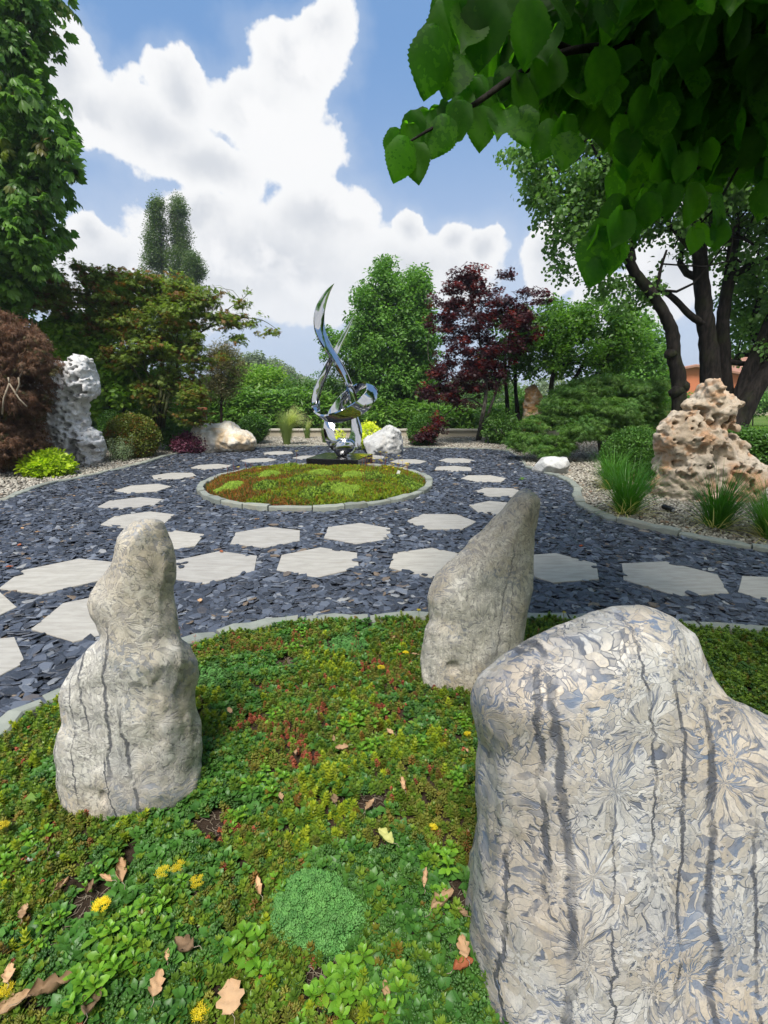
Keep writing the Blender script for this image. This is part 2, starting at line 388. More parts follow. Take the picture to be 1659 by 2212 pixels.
def flower_stone(name, cellscale, k, mr, whites, matrix, tan, vein_amt, contrast=1.0, warm=0.4, zsq=1.0, streak=0.0, seams=()):
    """radiating crystal bundles in a dark matrix: every bundle is a 3-D star cut by the surface"""
    b = material(name); P = b.coord('Object')
    Pw = b.vm('ADD', P, b.scale(b.vm('SUBTRACT', b.noise(P, 6, 3, out=1), (0.5, 0.5, 0.5)), 0.10))
    Pw = b.vm('ADD', Pw, b.scale(b.vm('SUBTRACT', b.noise(P, 24, 3, out=1), (0.5, 0.5, 0.5)), 0.009))
    ax = (0, -0.84, 0.54); dt = b.vm('DOT_PRODUCT', Pw, ax, out=1); Pw = b.vm('SUBTRACT', Pw, b.scale(ax, b.m('MULTIPLY', dt, 0.88)))
    v = b.n('ShaderNodeTexVoronoi', None, {'feature': 'F1', 'voronoi_dimensions': '3D'}, Vector=Pw, Scale=cellscale, Randomness=1.0)
    d = b.vm('SUBTRACT', Pw, v.outputs['Position']); r = b.vm('LENGTH', d, out=1); nd = b.vm('NORMALIZE', d)
    W = b.m('MULTIPLY', b.m('POWER', b.m('MULTIPLY', r, cellscale), 0.7), mr)
    sh = b.scale(v.outputs['Color'], 7.0)
    nd2 = b.vm('ADD', b.scale(nd, k), sh)
    nd2 = b.vm('ADD', nd2, b.scale(b.vm('SUBTRACT', b.noise(P, 30, 2, out=1), (0.5, 0.5, 0.5)), 0.35))
    n4 = b.n('ShaderNodeTexNoise', 0, {'noise_dimensions': '4D'}, Vector=b.scale(nd2, 1.15), W=b.m('MULTIPLY', W, 0.55), Scale=1.0, Detail=3.0, Roughness=0.6)
    e = b.N.new('ShaderNodeTexVoronoi'); e.voronoi_dimensions = '4D'; e.feature = 'DISTANCE_TO_EDGE'; e.inputs['Scale'].default_value = 1
    b.set(e.inputs['Vector'], nd2); b.set(e.inputs['W'], W)
    f = b.N.new('ShaderNodeTexVoronoi'); f.voronoi_dimensions = '4D'; f.feature = 'F1'; f.inputs['Scale'].default_value = 1
    b.set(f.inputs['Vector'], nd2); b.set(f.inputs['W'], W)
    th = b.lin(b.noise(P, 8, 3, 0.6), 0.35, 0.65, 0.015, 0.10); th = b.m('MULTIPLY', th, 0.6); lines = b.ss(e.outputs['Distance'], b.m('MULTIPLY', th, 0.2), th); lines = b.lin(lines, 0, 1, b.lin(b.noise(P, 17, 3), .35, .65, 0.0, 0.75), 1.0)
    cr = b.m('MULTIPLY', lines, b.ss(n4, 0.36, 0.46))
    fs = b.N.new('ShaderNodeSeparateColor'); b.L.new(f.outputs['Color'], fs.inputs[0])
    wc = b.mix(fs.outputs[0], whites[0], whites[1])
    wc = b.mix(b.m('MULTIPLY', b.ss(b.noise(P, 2.5, 3), 0.38, 0.62), warm), wc, tan)
    wc = b.mix(b.m('MULTIPLY', b.noise(P, 120, 3, 0.7), 0.35), wc, b.mix(0.5, wc, matrix))
    # some bundles stay matrix
    big = b.noise(P, 5.0, 4, 0.6)
    dropped = b.m('MULTIPLY', b.ss(fs.outputs[1], 0.72, 0.82), b.ss(big, 0.40, 0.60)); cr2 = b.m('MULTIPLY', cr, b.m('SUBTRACT', 1.0, b.m('MULTIPLY', dropped, 0.85)))
    mcol = b.mix(b.ss(b.noise(P, 9, 4), .3, .7), matrix, tuple(x*2.6 for x in matrix))
    mcol = b.mix(b.ss(b.noise(P, 5.2, 3), 0.50, 0.64), mcol, (0.12, 0.165, 0.25))
    wc = b.mix(b.m('MULTIPLY', b.ss(b.noise(b.vm('MULTIPLY', P, (1, 1, .5)), 3.6, 4, .6), 0.52, 0.66), 0.35), wc, (0.30, 0.33, 0.38))
    col = b.mix(b.m('MULTIPLY', b.m('SUBTRACT', 1.0, cr2), contrast), wc, mcol)
    # upright dark seams
    sp = b.N.new('ShaderNodeSeparateXYZ'); b.L.new(P, sp.inputs[0]); seam = None
    wob = b.m('ADD', b.m('MULTIPLY', b.m('SUBTRACT', b.noise(b.vm('MULTIPLY', P, (.6, .6, 1)), 2.6, 3, .6), 0.5), 0.10), b.m('MULTIPLY', b.m('SUBTRACT', b.noise(P, 22, 4, .65), 0.5), 0.035))
    for (sx, slope, wd, z0, z1) in seams:
        xx = b.m('SUBTRACT', b.m('SUBTRACT', sp.outputs[0], sx), b.m('MULTIPLY', sp.outputs[2], slope)); dd = b.m('ABSOLUTE', b.m('SUBTRACT', xx, wob))
        f_ = b.m('SUBTRACT', 1.0, b.ss(dd, wd*.4, wd*1.05)); f_ = b.m('MULTIPLY', f_, b.m('MULTIPLY', b.ss(sp.outputs[2], z0-.06, z0+.06), b.ss(sp.outputs[2], z1-.06, z1+.06, 1.0, 0.0)))
        f_ = b.m('MULTIPLY', f_, b.ss(b.noise(P, 9+sx*5, 3, .6), .30, .48)); seam = f_ if seam is None else b.m('MAXIMUM', seam, f_)
    col = b.mix(b.m('MULTIPLY', seam, vein_amt), col, (0.055, 0.06, 0.075))
    fine = b.noise(b.vm('ADD', P, b.scale(nd, 0.02)), 95, 5, 0.75); col = b.mix(b.m('MULTIPLY', b.ss(fine, 0.48, 0.70), 0.38), col, tuple(x*1.6 for x in matrix))
    st = b.noise(b.vm('MULTIPLY', P, (1, 1, 0.12)), 60, 4, 0.7); col = b.mix(b.m('MULTIPLY', b.ss(st, 0.45, 0.7), streak), col, tuple(x*2.2 for x in matrix))
    h = b.m('ADD', b.m('MULTIPLY', cr2, 0.6), b.m('ADD', b.m('MULTIPLY', seam, -1.2), b.m('MULTIPLY', b.noise(P, 60, 5, 0.7), 0.5)))
    principled(b, col, b.lin(cr2, 0, 1, 0.62, 0.42), spec=0.4, normal=b.bump(h, 0.55, 0.006)); return b.mat
def rockmat(name, base, alt, tan, amt=0.5, scale=3.0, dark=(0.12, 0.1, 0.08), darkamt=0.4, rough=0.85, fine=40, bump=0.5, bd=0.015):
    b = material(name); P = b.coord('Object'); n = b.noise(P, scale, 6, 0.62, 0.4); n_ = b.noise(P, fine, 6, 0.7)
    c = b.mix(b.ss(n, 0.38, 0.62), base, alt); c = b.mix(b.m('MULTIPLY', b.ss(b.noise(P, scale*0.8, 4, 0.6, 0.8), 0.47, 0.6), amt), c, tan)
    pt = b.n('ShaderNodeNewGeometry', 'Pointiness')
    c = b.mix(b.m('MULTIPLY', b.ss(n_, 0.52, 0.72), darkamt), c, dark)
    c = b.mix(b.m('MULTIPLY', b.ss(pt, 0.36, 0.49, 1.0, 0.0), darkamt*1.2), c, dark)  # hollows coloured darker: painted shade for the depth of the holes
    h = b.m('ADD', b.m('MULTIPLY', n, 0.7), b.m('MULTIPLY', n_, 0.5))
    principled(b, c, rough, spec=0.3, normal=b.bump(h, bump, bd)); return b.mat

M = {}
b = material('slate'); P = b.coord('Object'); r = b.rand(); r2 = b.m('FRACT', b.m('MULTIPLY', r, 53.1))
c = b.ramp(r, [(0, (0.012, 0.015, 0.023)), (0.5, (0.036, 0.045, 0.066)), (0.86, (0.075, 0.09, 0.125)), (0.97, (0.15, 0.17, 0.21)), (1, (0.30, 0.30, 0.29))])
c = b.mix(b.m('MULTIPLY', b.ss(b.noise(P, 40, 4), 0.45, 0.75), 0.45), c, (0.16, 0.18, 0.22)); c = b.mix(b.ss(r2, 0.975, 0.99), c, (0.16, 0.12, 0.085))
principled(b, c, b.lin(b.noise(P, 30, 3), 0, 1, 0.35, 0.65), spec=0.5, normal=b.bump(b.noise(P, 55, 5, 0.6), 0.5, 0.004)); M['slate'] = b.mat
b = material('slate_bed'); P = b.coord('Object'); n = b.noise(P, 25, 5, 0.7)
principled(b, b.mix(n, (0.012, 0.014, 0.02), (0.06, 0.07, 0.095)), 0.7, normal=b.bump(n, 0.8, 0.02)); M['slate_bed'] = b.mat
b = material('pebble'); P = b.coord('Object'); r = b.rand()
c = b.ramp(r, [(0, (0.20, 0.18, 0.155)), (0.35, (0.40, 0.37, 0.32)), (0.7, (0.56, 0.52, 0.45)), (0.93, (0.74, 0.70, 0.62)), (1, (0.33, 0.2, 0.13))])
c = b.mix(b.m('MULTIPLY', b.noise(P, 60, 4), 0.45), c, (0.13, 0.12, 0.10)); c = b.mix(1.0, c, (0.8, 0.8, 0.78), 'MULTIPLY'); principled(b, c, 0.75, spec=0.3); M['pebble'] = b.mat
b = material('gravel_bed'); P = b.coord('Object'); n = b.noise(P, 30, 5, 0.7); v = b.n('ShaderNodeTexVoronoi', 'Color', Vector=P, Scale=28)
principled(b, b.mix(n, (0.10, 0.09, 0.075), (0.25, 0.225, 0.19)), 0.9, normal=b.bump(n, 0.8, 0.02)); M['gravel_bed'] = b.mat
b = material('limestone_tile'); P = b.coord('Object'); Q = b.vm('MULTIPLY', P, (1.2, 5.0, 1)); oi = b.rand()
Q = b.vm('ADD', Q, b.scale((1, 1, 1), 1.0) if False else b.n('ShaderNodeCombineXYZ', i0=b.m('MULTIPLY', oi, 31.0), i1=b.m('MULTIPLY', oi, 17.0)))
n = b.noise(Q, 4, 5, 0.6, 0.5); c = b.mix(b.ss(n, 0.3, 0.7), (0.32, 0.305, 0.278), (0.41, 0.397, 0.368))
c = b.mix(b.m('MULTIPLY', b.ss(b.noise(P, 26, 6, 0.75), 0.5, 0.78), 0.35), c, (0.36, 0.33, 0.28)); c = b.mix(1.0, c, b.mix(oi, (0.92, 0.92, 0.93), (1.04, 1.03, 1.0)), 'MULTIPLY')
dust = b.ss(b.noise(P, 7, 3, 0.6), 0.6, 0.75); c = b.mix(b.m('MULTIPLY', dust, 0.28), c, (0.27, 0.25, 0.21))
principled(b, c, 0.75, spec=0.3, normal=b.bump(b.m('ADD', n, b.noise(P, 90, 4, 0.7)), 0.25, 0.003)); M['tile'] = b.mat
b = material('edging_stone'); P = b.coord('Object'); oi = b.rand(); n = b.noise(P, 12, 6, 0.65)
c = b.mix(n, (0.17, 0.19, 0.172), (0.30, 0.32, 0.29)); c = b.mix(b.m('MULTIPLY', b.ss(b.noise(P, 3.1, 4), 0.5, 0.7), 0.5), c, (0.24, 0.22, 0.17))
c = b.mix(1.0, c, b.mix(oi, (0.8, 0.82, 0.82), (1.15, 1.13, 1.08)), 'MULTIPLY'); principled(b, c, 0.8, spec=0.3, normal=b.bump(n, 0.5, 0.012)); M['edging'] = b.mat
b = material('soil'); P = b.coord('Object'); n = b.noise(P, 35, 7, 0.75)
principled(b, b.mix(n, (0.018, 0.012, 0.008), (0.085, 0.058, 0.04)), 0.95, spec=0.15, normal=b.bump(n, 1.0, 0.02)); M['soil'] = b.mat
b = material('lawn'); P = b.coord('Object'); n = b.noise(P, 3, 6, 0.7); n1 = b.noise(P, 0.25, 3)
c = b.mix(n, (0.055, 0.115, 0.018), (0.13, 0.22, 0.035)); c = b.mix(b.m('MULTIPLY', b.ss(n1, 0.45, 0.65), 0.4), c, (0.20, 0.22, 0.07))
principled(b, c, 0.9, spec=0.15, normal=b.bump(b.noise(P, 60, 4, 0.8), 1.0, 0.04)); M['lawn'] = b.mat
def outline_org(px_list, Y0): xs = [V(x, y, Y0).x for x, y in px_list]; return (min(xs)+max(xs))/2
M['big_flower'] = flower_stone('bold_flower_stone', 8.5, 4.0, 2.6, ((0.58, 0.57, 0.545), (0.37, 0.345, 0.30)), (0.065, 0.075, 0.10), (0.52, 0.41, 0.29), 0.9, 0.95, 0.55, 1.0, 0.30, [(V(px, 1700, .90).x-1.008, sl, w_, z0, z1) for px, sl, w_, z0, z1 in
    ((1262, -.07, .013, -.2, 1.2), (1192, -.02, .008, .42, .98), (1335, -.03, .003, .1, .6), (1410, -.02, .0035, .55, 1.0), (1485, -.03, .006, .25, .9), (1565, -.05, .011, .1, .85), (1120, .0, .006, -.1, .45), (1650, -.03, .006, .0, .6))])
M['left_flower'] = flower_stone('fine_flower_stone', 10, 4.6, 2.6, ((0.66, 0.64, 0.58), (0.43, 0.41, 0.365)), (0.065, 0.065, 0.075), (0.44, 0.345, 0.215), 0.85, 0.62, 0.55, 1.0, 0.22,
    ((-.02, -.04, .006, .35, 1.0), (.02, .06, .008, .2, .75), (-.10, .03, .003, .1, .8), (.11, -.05, .007, -.05, .45), (-.19, .03, .004, -.1, .5), (.02, 0, .003, -.1, .3)))
M['mid_flower'] = flower_stone('tawny_flower_stone', 10.5, 4.6, 2.6, ((0.80, 0.75, 0.65), (0.54, 0.50, 0.42)), (0.06, 0.06, 0.07), (0.41, 0.315, 0.19), 0.5, 0.60, 0.7, 0.9, 0.36,
    ((.06, .10, .005, .2, .8), (.14, .02, .003, .0, .7)))
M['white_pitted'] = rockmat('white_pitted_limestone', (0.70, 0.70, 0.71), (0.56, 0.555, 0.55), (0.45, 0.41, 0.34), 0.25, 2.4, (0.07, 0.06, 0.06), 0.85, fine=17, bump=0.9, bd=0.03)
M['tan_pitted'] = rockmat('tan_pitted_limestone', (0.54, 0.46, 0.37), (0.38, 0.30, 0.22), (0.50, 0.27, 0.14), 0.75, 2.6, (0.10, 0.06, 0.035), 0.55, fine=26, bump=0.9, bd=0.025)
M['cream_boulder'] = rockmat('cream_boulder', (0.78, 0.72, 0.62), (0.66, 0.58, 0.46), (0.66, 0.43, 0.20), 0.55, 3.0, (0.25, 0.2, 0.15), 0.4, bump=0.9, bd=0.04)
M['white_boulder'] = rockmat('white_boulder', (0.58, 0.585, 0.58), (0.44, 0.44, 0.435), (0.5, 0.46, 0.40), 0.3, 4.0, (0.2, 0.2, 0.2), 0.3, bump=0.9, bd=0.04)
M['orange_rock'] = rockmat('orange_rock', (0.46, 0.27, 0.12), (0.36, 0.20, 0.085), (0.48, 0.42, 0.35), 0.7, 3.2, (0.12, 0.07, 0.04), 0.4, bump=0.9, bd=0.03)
b = material('mirror_steel'); P = b.coord('Object'); principled(b, (0.55, 0.56, 0.58), b.lin(b.noise(P, 8, 3), 0, 1, 0.02, 0.06), 1.0, normal=b.bump(b.noise(P, 2.5, 2), 0.10, 0.06)); M['steel'] = b.mat
b = material('black_granite'); P = b.coord('Object'); n = b.noise(P, 150, 3, 0.8); principled(b, b.mix(b.ss(n, 0.55, 0.7), (0.008, 0.008, 0.009), (0.05, 0.05, 0.055)), 0.16, spec=0.5); M['granite'] = b.mat
b = material('cream_render'); P = b.coord('Object'); n = b.noise(P, 3, 6, 0.7); principled(b, b.mix(n, (0.36, 0.31, 0.22), (0.52, 0.47, 0.37)), 0.9, normal=b.bump(b.noise(P, 40, 4), 0.4, 0.01)); M['cream'] = b.mat
b = material('cap_stone'); P = b.coord('Object'); n = b.noise(P, 8, 6, 0.7); principled(b, b.mix(n, (0.46, 0.43, 0.36), (0.62, 0.59, 0.52)), 0.85); M['cap'] = b.mat
b = material('orange_plaster'); P = b.coord('Object'); n = b.noise(P, 1.2, 5, 0.6); principled(b, b.mix(n, (0.50, 0.15, 0.07), (0.60, 0.21, 0.10)), 0.9); M['orange_wall'] = b.mat
b = material('roof_clay'); P = b.coord('Object'); n = b.noise(P, 4, 5, 0.7); principled(b, b.mix(n, (0.24, 0.11, 0.07), (0.40, 0.22, 0.16)), 0.85); M['roof'] = b.mat
b = material('brick_clay'); P = b.coord('Object'); n = b.noise(P, 14, 5, 0.7); principled(b, b.mix(n, (0.34, 0.11, 0.05), (0.48, 0.18, 0.09)), 0.85); M['brick'] = b.mat
b = material('grey_fieldstone'); P = b.coord('Object'); n = b.noise(P, 14, 5, 0.7); principled(b, b.mix(b.rand(), b.mix(n, (0.12, 0.11, 0.11), (0.25, 0.24, 0.23)), (0.33, 0.31, 0.29)), 0.85, normal=b.bump(n, 0.6, 0.01)); M['fieldstone'] = b.mat
b = material('dark_metal'); principled(b, (0.03, 0.032, 0.035), 0.45, 0.6); M['dark_metal'] = b.mat
b = material('green_plastic'); principled(b, (0.01, 0.16, 0.07), 0.4); M['green_plastic'] = b.mat
b = material('white_plastic'); principled(b, (0.75, 0.75, 0.73), 0.4); M['white_plastic'] = b.mat
b = material('lamp_glass'); principled(b, (0.25, 0.26, 0.27), 0.1); M['lamp_glass'] = b.mat
M['bark_dark'] = barkmat('dark_furrowed_bark', (0.006, 0.005, 0.0045), (0.026, 0.021, 0.018), 16, (0.018, 0.023, 0.007))
M['bark_grey'] = barkmat('grey_bark', (0.05, 0.043, 0.036), (0.20, 0.18, 0.155), 22)
M['bark_brown'] = barkmat('brown_bark', (0.025, 0.018, 0.013), (0.085, 0.065, 0.048), 22)
M['twig_green'] = barkmat('green_twig', (0.04, 0.055, 0.02), (0.11, 0.11, 0.05), 22)
M['twig_pale'] = barkmat('pale_dead_twig', (0.22, 0.18, 0.13), (0.36, 0.30, 0.23), 22)

L_ = {}
L_['linden'] = leafmat('linden_leaf', (0.022, 0.064, 0.009), (0.042, 0.100, 0.013), 0.60, 0.6, tcol=(4.6, 6.0, 0.9), veins=True, k=1.0, spec=.2)
L_['chestnut'] = leafmat('chestnut_leaf', (0.045, 0.105, 0.020), (0.080, 0.155, 0.028), 0.42, 0.4, (0.16, 0.10, 0.03), 0.03)
L_['maple'] = leafmat('green_bronze_maple_leaf', (0.085, 0.13, 0.024), (0.125, 0.165, 0.036), 0.42, 0.55, (0.22, 0.11, 0.035), 0.22)
L_['purple'] = leafmat('purple_maple_leaf', (0.020, 0.0085, 0.012), (0.038, 0.012, 0.017), 0.40, 0.5, (0.16, 0.028, 0.022), 0.16, tcol=(2.0, 0.7, 0.7))
L_['brownlace'] = leafmat('brown_lace_maple_leaf', (0.085, 0.046, 0.030), (0.14, 0.085, 0.055), 0.30, 0.7, (0.09, 0.09, 0.035), 0.14, tcol=(1.4, 1.0, 0.8))
L_['greenlace'] = leafmat('green_lace_maple_leaf', (0.045, 0.105, 0.026), (0.085, 0.150, 0.036), 0.35, 0.6)
L_['poplar'] = leafmat('poplar_leaf', (0.040, 0.070, 0.024), (0.075, 0.110, 0.038), 0.3, 0.45)
L_['bright'] = leafmat('bright_green_leaf', (0.085, 0.17, 0.022), (0.14, 0.22, 0.035), 0.45, 0.45)
L_['ash'] = leafmat('fresh_green_leaf', (0.060, 0.135, 0.028), (0.095, 0.185, 0.042), 0.40, 0.5)
L_['orchard'] = leafmat('mid_green_leaf', (0.045, 0.105, 0.018), (0.085, 0.165, 0.028), 0.45, 0.4)
L_['judas'] = leafmat('round_leaf', (0.055, 0.115, 0.030), (0.095, 0.170, 0.050), 0.45, 0.45)
L_['hedge'] = leafmat('hedge_leaf', (0.035, 0.085, 0.016), (0.065, 0.135, 0.024), 0.30, 0.5)
L_['box'] = leafmat('box_leaf', (0.030, 0.080, 0.014), (0.060, 0.130, 0.022), 0.25, 0.4)
L_['boxbronze'] = leafmat('bronzed_box_leaf', (0.06, 0.085, 0.016), (0.10, 0.12, 0.02), 0.25, 0.4, (0.20, 0.09, 0.025), 0.18)
L_['lance'] = leafmat('lance_leaf', (0.060, 0.130, 0.026), (0.110, 0.200, 0.040), 0.35, 0.4)
L_['olive'] = leafmat('grey_olive_leaf', (0.075, 0.075, 0.035), (0.12, 0.105, 0.055), 0.2, 0.6)
L_['farblue'] = leafmat('far_tree_leaf', (0.085, 0.115, 0.06), (0.13, 0.165, 0.085), 0.3, 0.6)
L_['lime'] = leafmat('lime_leaf', (0.19, 0.27, 0.014), (0.28, 0.35, 0.022), 0.4, 0.4)
L_['silver'] = leafmat('silvery_leaf', (0.15, 0.21, 0.13), (0.24, 0.30, 0.20), 0.25, 0.6)
L_['plumleaf'] = leafmat('plum_leaf', (0.060, 0.018, 0.035), (0.10, 0.030, 0.055), 0.25, 0.45, tcol=(1.6, 0.7, 0.8))
L_['grass'] = leafmat('strap_leaf', (0.035, 0.115, 0.012), (0.075, 0.19, 0.022), 0.35, 0.35, (0.30, 0.27, 0.09), 0.06)
L_['grassdry'] = leafmat('dry_strap_leaf', (0.28, 0.25, 0.10), (0.40, 0.36, 0.18), 0.3, 0.6)
L_['feather'] = leafmat('feather_grass', (0.10, 0.15, 0.04), (0.18, 0.22, 0.08), 0.4, 0.5)
L_['feathertop'] = leafmat('feather_grass_plume', (0.34, 0.36, 0.17), (0.46, 0.46, 0.26), 0.4, 0.6)
L_['yellowleaf'] = leafmat('golden_leaf', (0.36, 0.40, 0.03), (0.48, 0.48, 0.05), 0.4, 0.5)
L_['sgreen'] = leafmat('stonecrop_green', (0.065, 0.125, 0.014), (0.125, 0.19, 0.022), 0.25, 0.4, (0.18, 0.12, 0.02), 0.06, k=1.38)
L_['solive'] = leafmat('stonecrop_olive', (0.10, 0.125, 0.018), (0.16, 0.16, 0.028), 0.25, 0.4, (0.24, 0.11, 0.03), 0.07, k=1.38)
L_['sdark'] = leafmat('stonecrop_dark_green', (0.028, 0.080, 0.018), (0.055, 0.125, 0.024), 0.25, 0.4, k=1.38)
L_['sred'] = leafmat('stonecrop_red', (0.19, 0.040, 0.022), (0.29, 0.085, 0.045), 0.25, 0.4, (0.11, 0.12, 0.02), 0.25, tcol=(1.5, 0.9, 0.7), k=1.38)
L_['sorange'] = leafmat('stonecrop_orange', (0.26, 0.095, 0.024), (0.28, 0.15, 0.03), 0.25, 0.4, (0.10, 0.14, 0.02), 0.35, k=1.38)
L_['syellow'] = leafmat('stonecrop_yellow_green', (0.16, 0.22, 0.014), (0.26, 0.29, 0.022), 0.3, 0.4, k=1.38)
L_['steal'] = leafmat('stonecrop_blue_green', (0.065, 0.19, 0.045), (0.11, 0.25, 0.07), 0.2, 0.5, k=1.38)
L_['slime'] = leafmat('stonecrop_lime', (0.20, 0.31, 0.035), (0.30, 0.40, 0.06), 0.3, 0.4, k=1.38)
L_['sbroad'] = leafmat('stonecrop_broad_leaf', (0.080, 0.195, 0.016), (0.135, 0.27, 0.026), 0.32, 0.38, (0.17, 0.28, 0.02), 0.1, k=1.38)
L_['sbroad2'] = leafmat('stonecrop_broad_dark', (0.040, 0.120, 0.022), (0.070, 0.170, 0.030), 0.3, 0.42, k=1.38)
L_['petal'] = leafmat('yellow_petal', (0.72, 0.56, 0.012), (0.80, 0.66, 0.02), 0.3, 0.5, k=1.0, tcol=(1.2, 1.1, 0.6))
L_['petalwhite'] = leafmat('white_petal', (0.70, 0.68, 0.62), (0.8, 0.78, 0.74), 0.3, 0.5, tcol=(1.1, 1.1, 1.0))
L_['dead'] = leafmat('dead_leaf', (0.30, 0.185, 0.105), (0.44, 0.29, 0.175), 0.15, 0.75, k=1.35, cc=(0.20, 0.13, 0.08), pc=0.25, tcol=(1.3, 1.0, 0.7), veins=True)
L_['deadred'] = leafmat('red_brown_dead_leaf', (0.18, 0.045, 0.02), (0.24, 0.08, 0.035), 0.15, 0.7, tcol=(1.3, 1, .7))
L_['deadgreen'] = leafmat('yellowing_leaf', (0.26, 0.28, 0.09), (0.32, 0.32, 0.12), 0.2, 0.6)

# ------------------------------------------------------------------ leaves
def blade(L=1.0, W=0.4, n=4, fold=0.12, curl=0.15, shape='ovate'):
    """a leaf along +Y, midrib with two rows of edge points"""
    ys = np.linspace(0, 1, n+1); 
    if shape == 'ovate': wd = np.sin(np.pi*ys**0.75)
    elif shape == 'lance': wd = np.sin(np.pi*ys)**0.8
    elif shape == 'round': wd = np.sqrt(np.clip(1-(2*ys-1)**2, 0, 1))
    elif shape == 'spat': wd = np.sin(np.pi*np.clip(ys, 0, 1)**1.8)**0.9+0.10*(1-ys)
    else: wd = 1-ys
    wd = wd*W/2; wd[-1] = 0
    v = []
    for y, w_ in zip(ys, wd):
        z = -curl*y*y*L; v += [(-w_, y*L, z+fold*w_*2), (0, y*L, z), (w_, y*L, z+fold*w_*2)]
    q = []; 
    for i in range(n): q += [(3*i, 3*i+1, 3*i+4, 3*i+3), (3*i+1, 3*i+2, 3*i+5, 3*i+4)]
    return np.array(v), np.array(q)
def lobed(R=1.0, n=7, inner=0.33, spread=2.5, narrow=False, droop=0.25):
    """maple leaf: n pointed lobes round the stalk point, pointing along +Y"""
    pts = [(0, 0, 0)]; 
    for i in range(n):
        a = (i-(n-1)/2)/(n-1)*2*spread/1.0; a = np.clip(a, -2.6, 2.6); L = R*(1-0.45*abs(a)/2.6)
        da = spread/(n-1)*0.95
        if i == 0: pts.append((math.sin(a-da)*R*inner*.8, math.cos(a-da)*R*inner*.8, 0))
        k = 0.5; wl = 0.10 if narrow else 0.17
        pts.append((math.sin(a)*L, math.cos(a)*L, -droop*L*L/R)); pts.append((math.sin(a+da)*R*inner, math.cos(a+da)*R*inner, 0.03*R))
    t = [(0, i+1, i) for i in range(1, len(pts)-1)]
    return np.array(pts), np.array(t)
def xf(v, pos, R, s=1.0): return (np.asarray(v)*s)@np.asarray(R).T+np.asarray(pos)
def rotm(rx, ry, rz):
    return np.array((Matrix.Rotation(rz, 3, 'Z')@Matrix.Rotation(ry, 3, 'Y')@Matrix.Rotation(rx, 3, 'X')))
def cluster(name, mat, leaf, n, rad, size, flat=0.6, droop=0.35, seed=0, twig=None, var=0.3, outward=0.7):
    """n leaves spread in a small flattened ball, pointing outwards and hanging a little"""
    r = np.random.RandomState(seed); mb = MB(); v, f = leaf
    for i in range(n):
        d = r.normal(size=3); d /= np.linalg.norm(d); p = d*rad*r.rand()**0.4; p[2] *= flat
        yaw = math.atan2(-p[0], p[1])*1.0+r.normal(0, 0.7) if r.rand() < outward else r.uniform(-3.14, 3.14)
        R = rotm(-droop+r.normal(0, 0.35), r.normal(0, 0.45), yaw)
        vv = xf(v, p, R, size*(1+r.uniform(-var, var)))
        mb.add(vv, f if f.shape[1] == 4 else (), f if f.shape[1] == 3 else ())
    mats = [mat]
    me = mb.mesh(name, mats, True)
    return proto(name, me)
def sprig(name, mat, leaf, pairs, length, size, seed=0, droop=0.3, ang=0.9, tip=True):
    """leaves in pairs along one twig lying along +Y, twig included"""
    r = np.random.RandomState(seed); mb = MB(); v, f = leaf; q = lambda: (f if f.shape[1] == 4 else (), f if f.shape[1] == 3 else ())
    for i in range(pairs):
        t = (i+0.6)/pairs; y = t*length; z = -droop*t*t*length
        for s in (-1, 1):
            R = rotm(-droop*1.2+r.normal(0, .2), r.normal(0, .3), -s*ang+r.normal(0, .25)); a, b_ = q(); mb.add(xf(v, (0, y, z), R, size*(1-0.3*t)*(1+r.uniform(-.2, .2))), a, b_)
    if tip: a, b_ = q(); mb.add(xf(v, (0, length, -droop*length), rotm(-droop*2, 0, 0), size), a, b_)
    mb.tube([(0, 0, 0), (0, length*.5, -droop*.25*length), (0, length, -droop*length)], [0.05*size, 0.04*size, 0.02*size], 3, cap=False)
    return proto(name, mb.mesh(name, [mat], True))
LF = {'ov': blade(1, .55, 3), 'lance': blade(1, .16, 3, .1, .35, 'lance'), 'lancew': blade(1, .24, 3, .1, .3, 'lance'), 'round': blade(1, .95, 3, .1, .12, 'round'),
      'tiny': blade(1, .6, 2, .15, .05), 'maple': lobed(1, 7), 'lace': lobed(1, 7, .12, 2.3, True, .5), 'spat': blade(1, .55, 4, .12, .25, 'spat')}
def star7():                     # chestnut hand: seven hanging leaflets
    mb = MB(); v, q = blade(1, .38, 3, .15, .30, 'spat')
    for i in range(7):
        a = (i-3)*0.62; s = 1-0.13*abs(i-3); mb.add(xf(v, (0, 0, 0), rotm(-.55, 0, -a), s), q)
    return np.concatenate(mb.v), np.concatenate(mb.q)
LF['hand'] = star7()
K = {}                           # leaf cluster prototypes
def mk(key, mat, leaf, n, rad, size, k=3, **kw):
    K[key] = [cluster('%s_cluster_%d' % (key, i), L_[mat], LF[leaf], n, rad, size, seed=i*13+len(K), **kw) for i in range(k)]
mk('chestnut', 'chestnut', 'hand', 5, .30, .17, droop=.3, flat=.7)
mk('maple', 'maple', 'maple', 11, .17, .062, flat=.35, droop=.25)
mk('purple', 'purple', 'maple', 12, .19, .070, flat=.4, droop=.35)
mk('brownlace', 'brownlace', 'lace', 16, .15, .085, flat=.5, droop=.9)
mk('greenlace', 'greenlace', 'lace', 16, .16, .080, flat=.35, droop=.45)
mk('poplar', 'poplar', 'tiny', 22, .55, .19, flat=1.3, droop=-.2)
mk('bright', 'bright', 'ov', 9, .16, .15, flat=.8)
mk('ash', 'ash', 'ov', 15, .26, .13, flat=.8, droop=.35)
mk('orchard', 'orchard', 'ov', 10, .20, .105, flat=.8, droop=.4)
mk('judas', 'judas', 'round', 11, .22, .088, flat=.7, droop=.8)
mk('hedge', 'hedge', 'ov', 14, .20, .085, flat=.9, droop=.1)
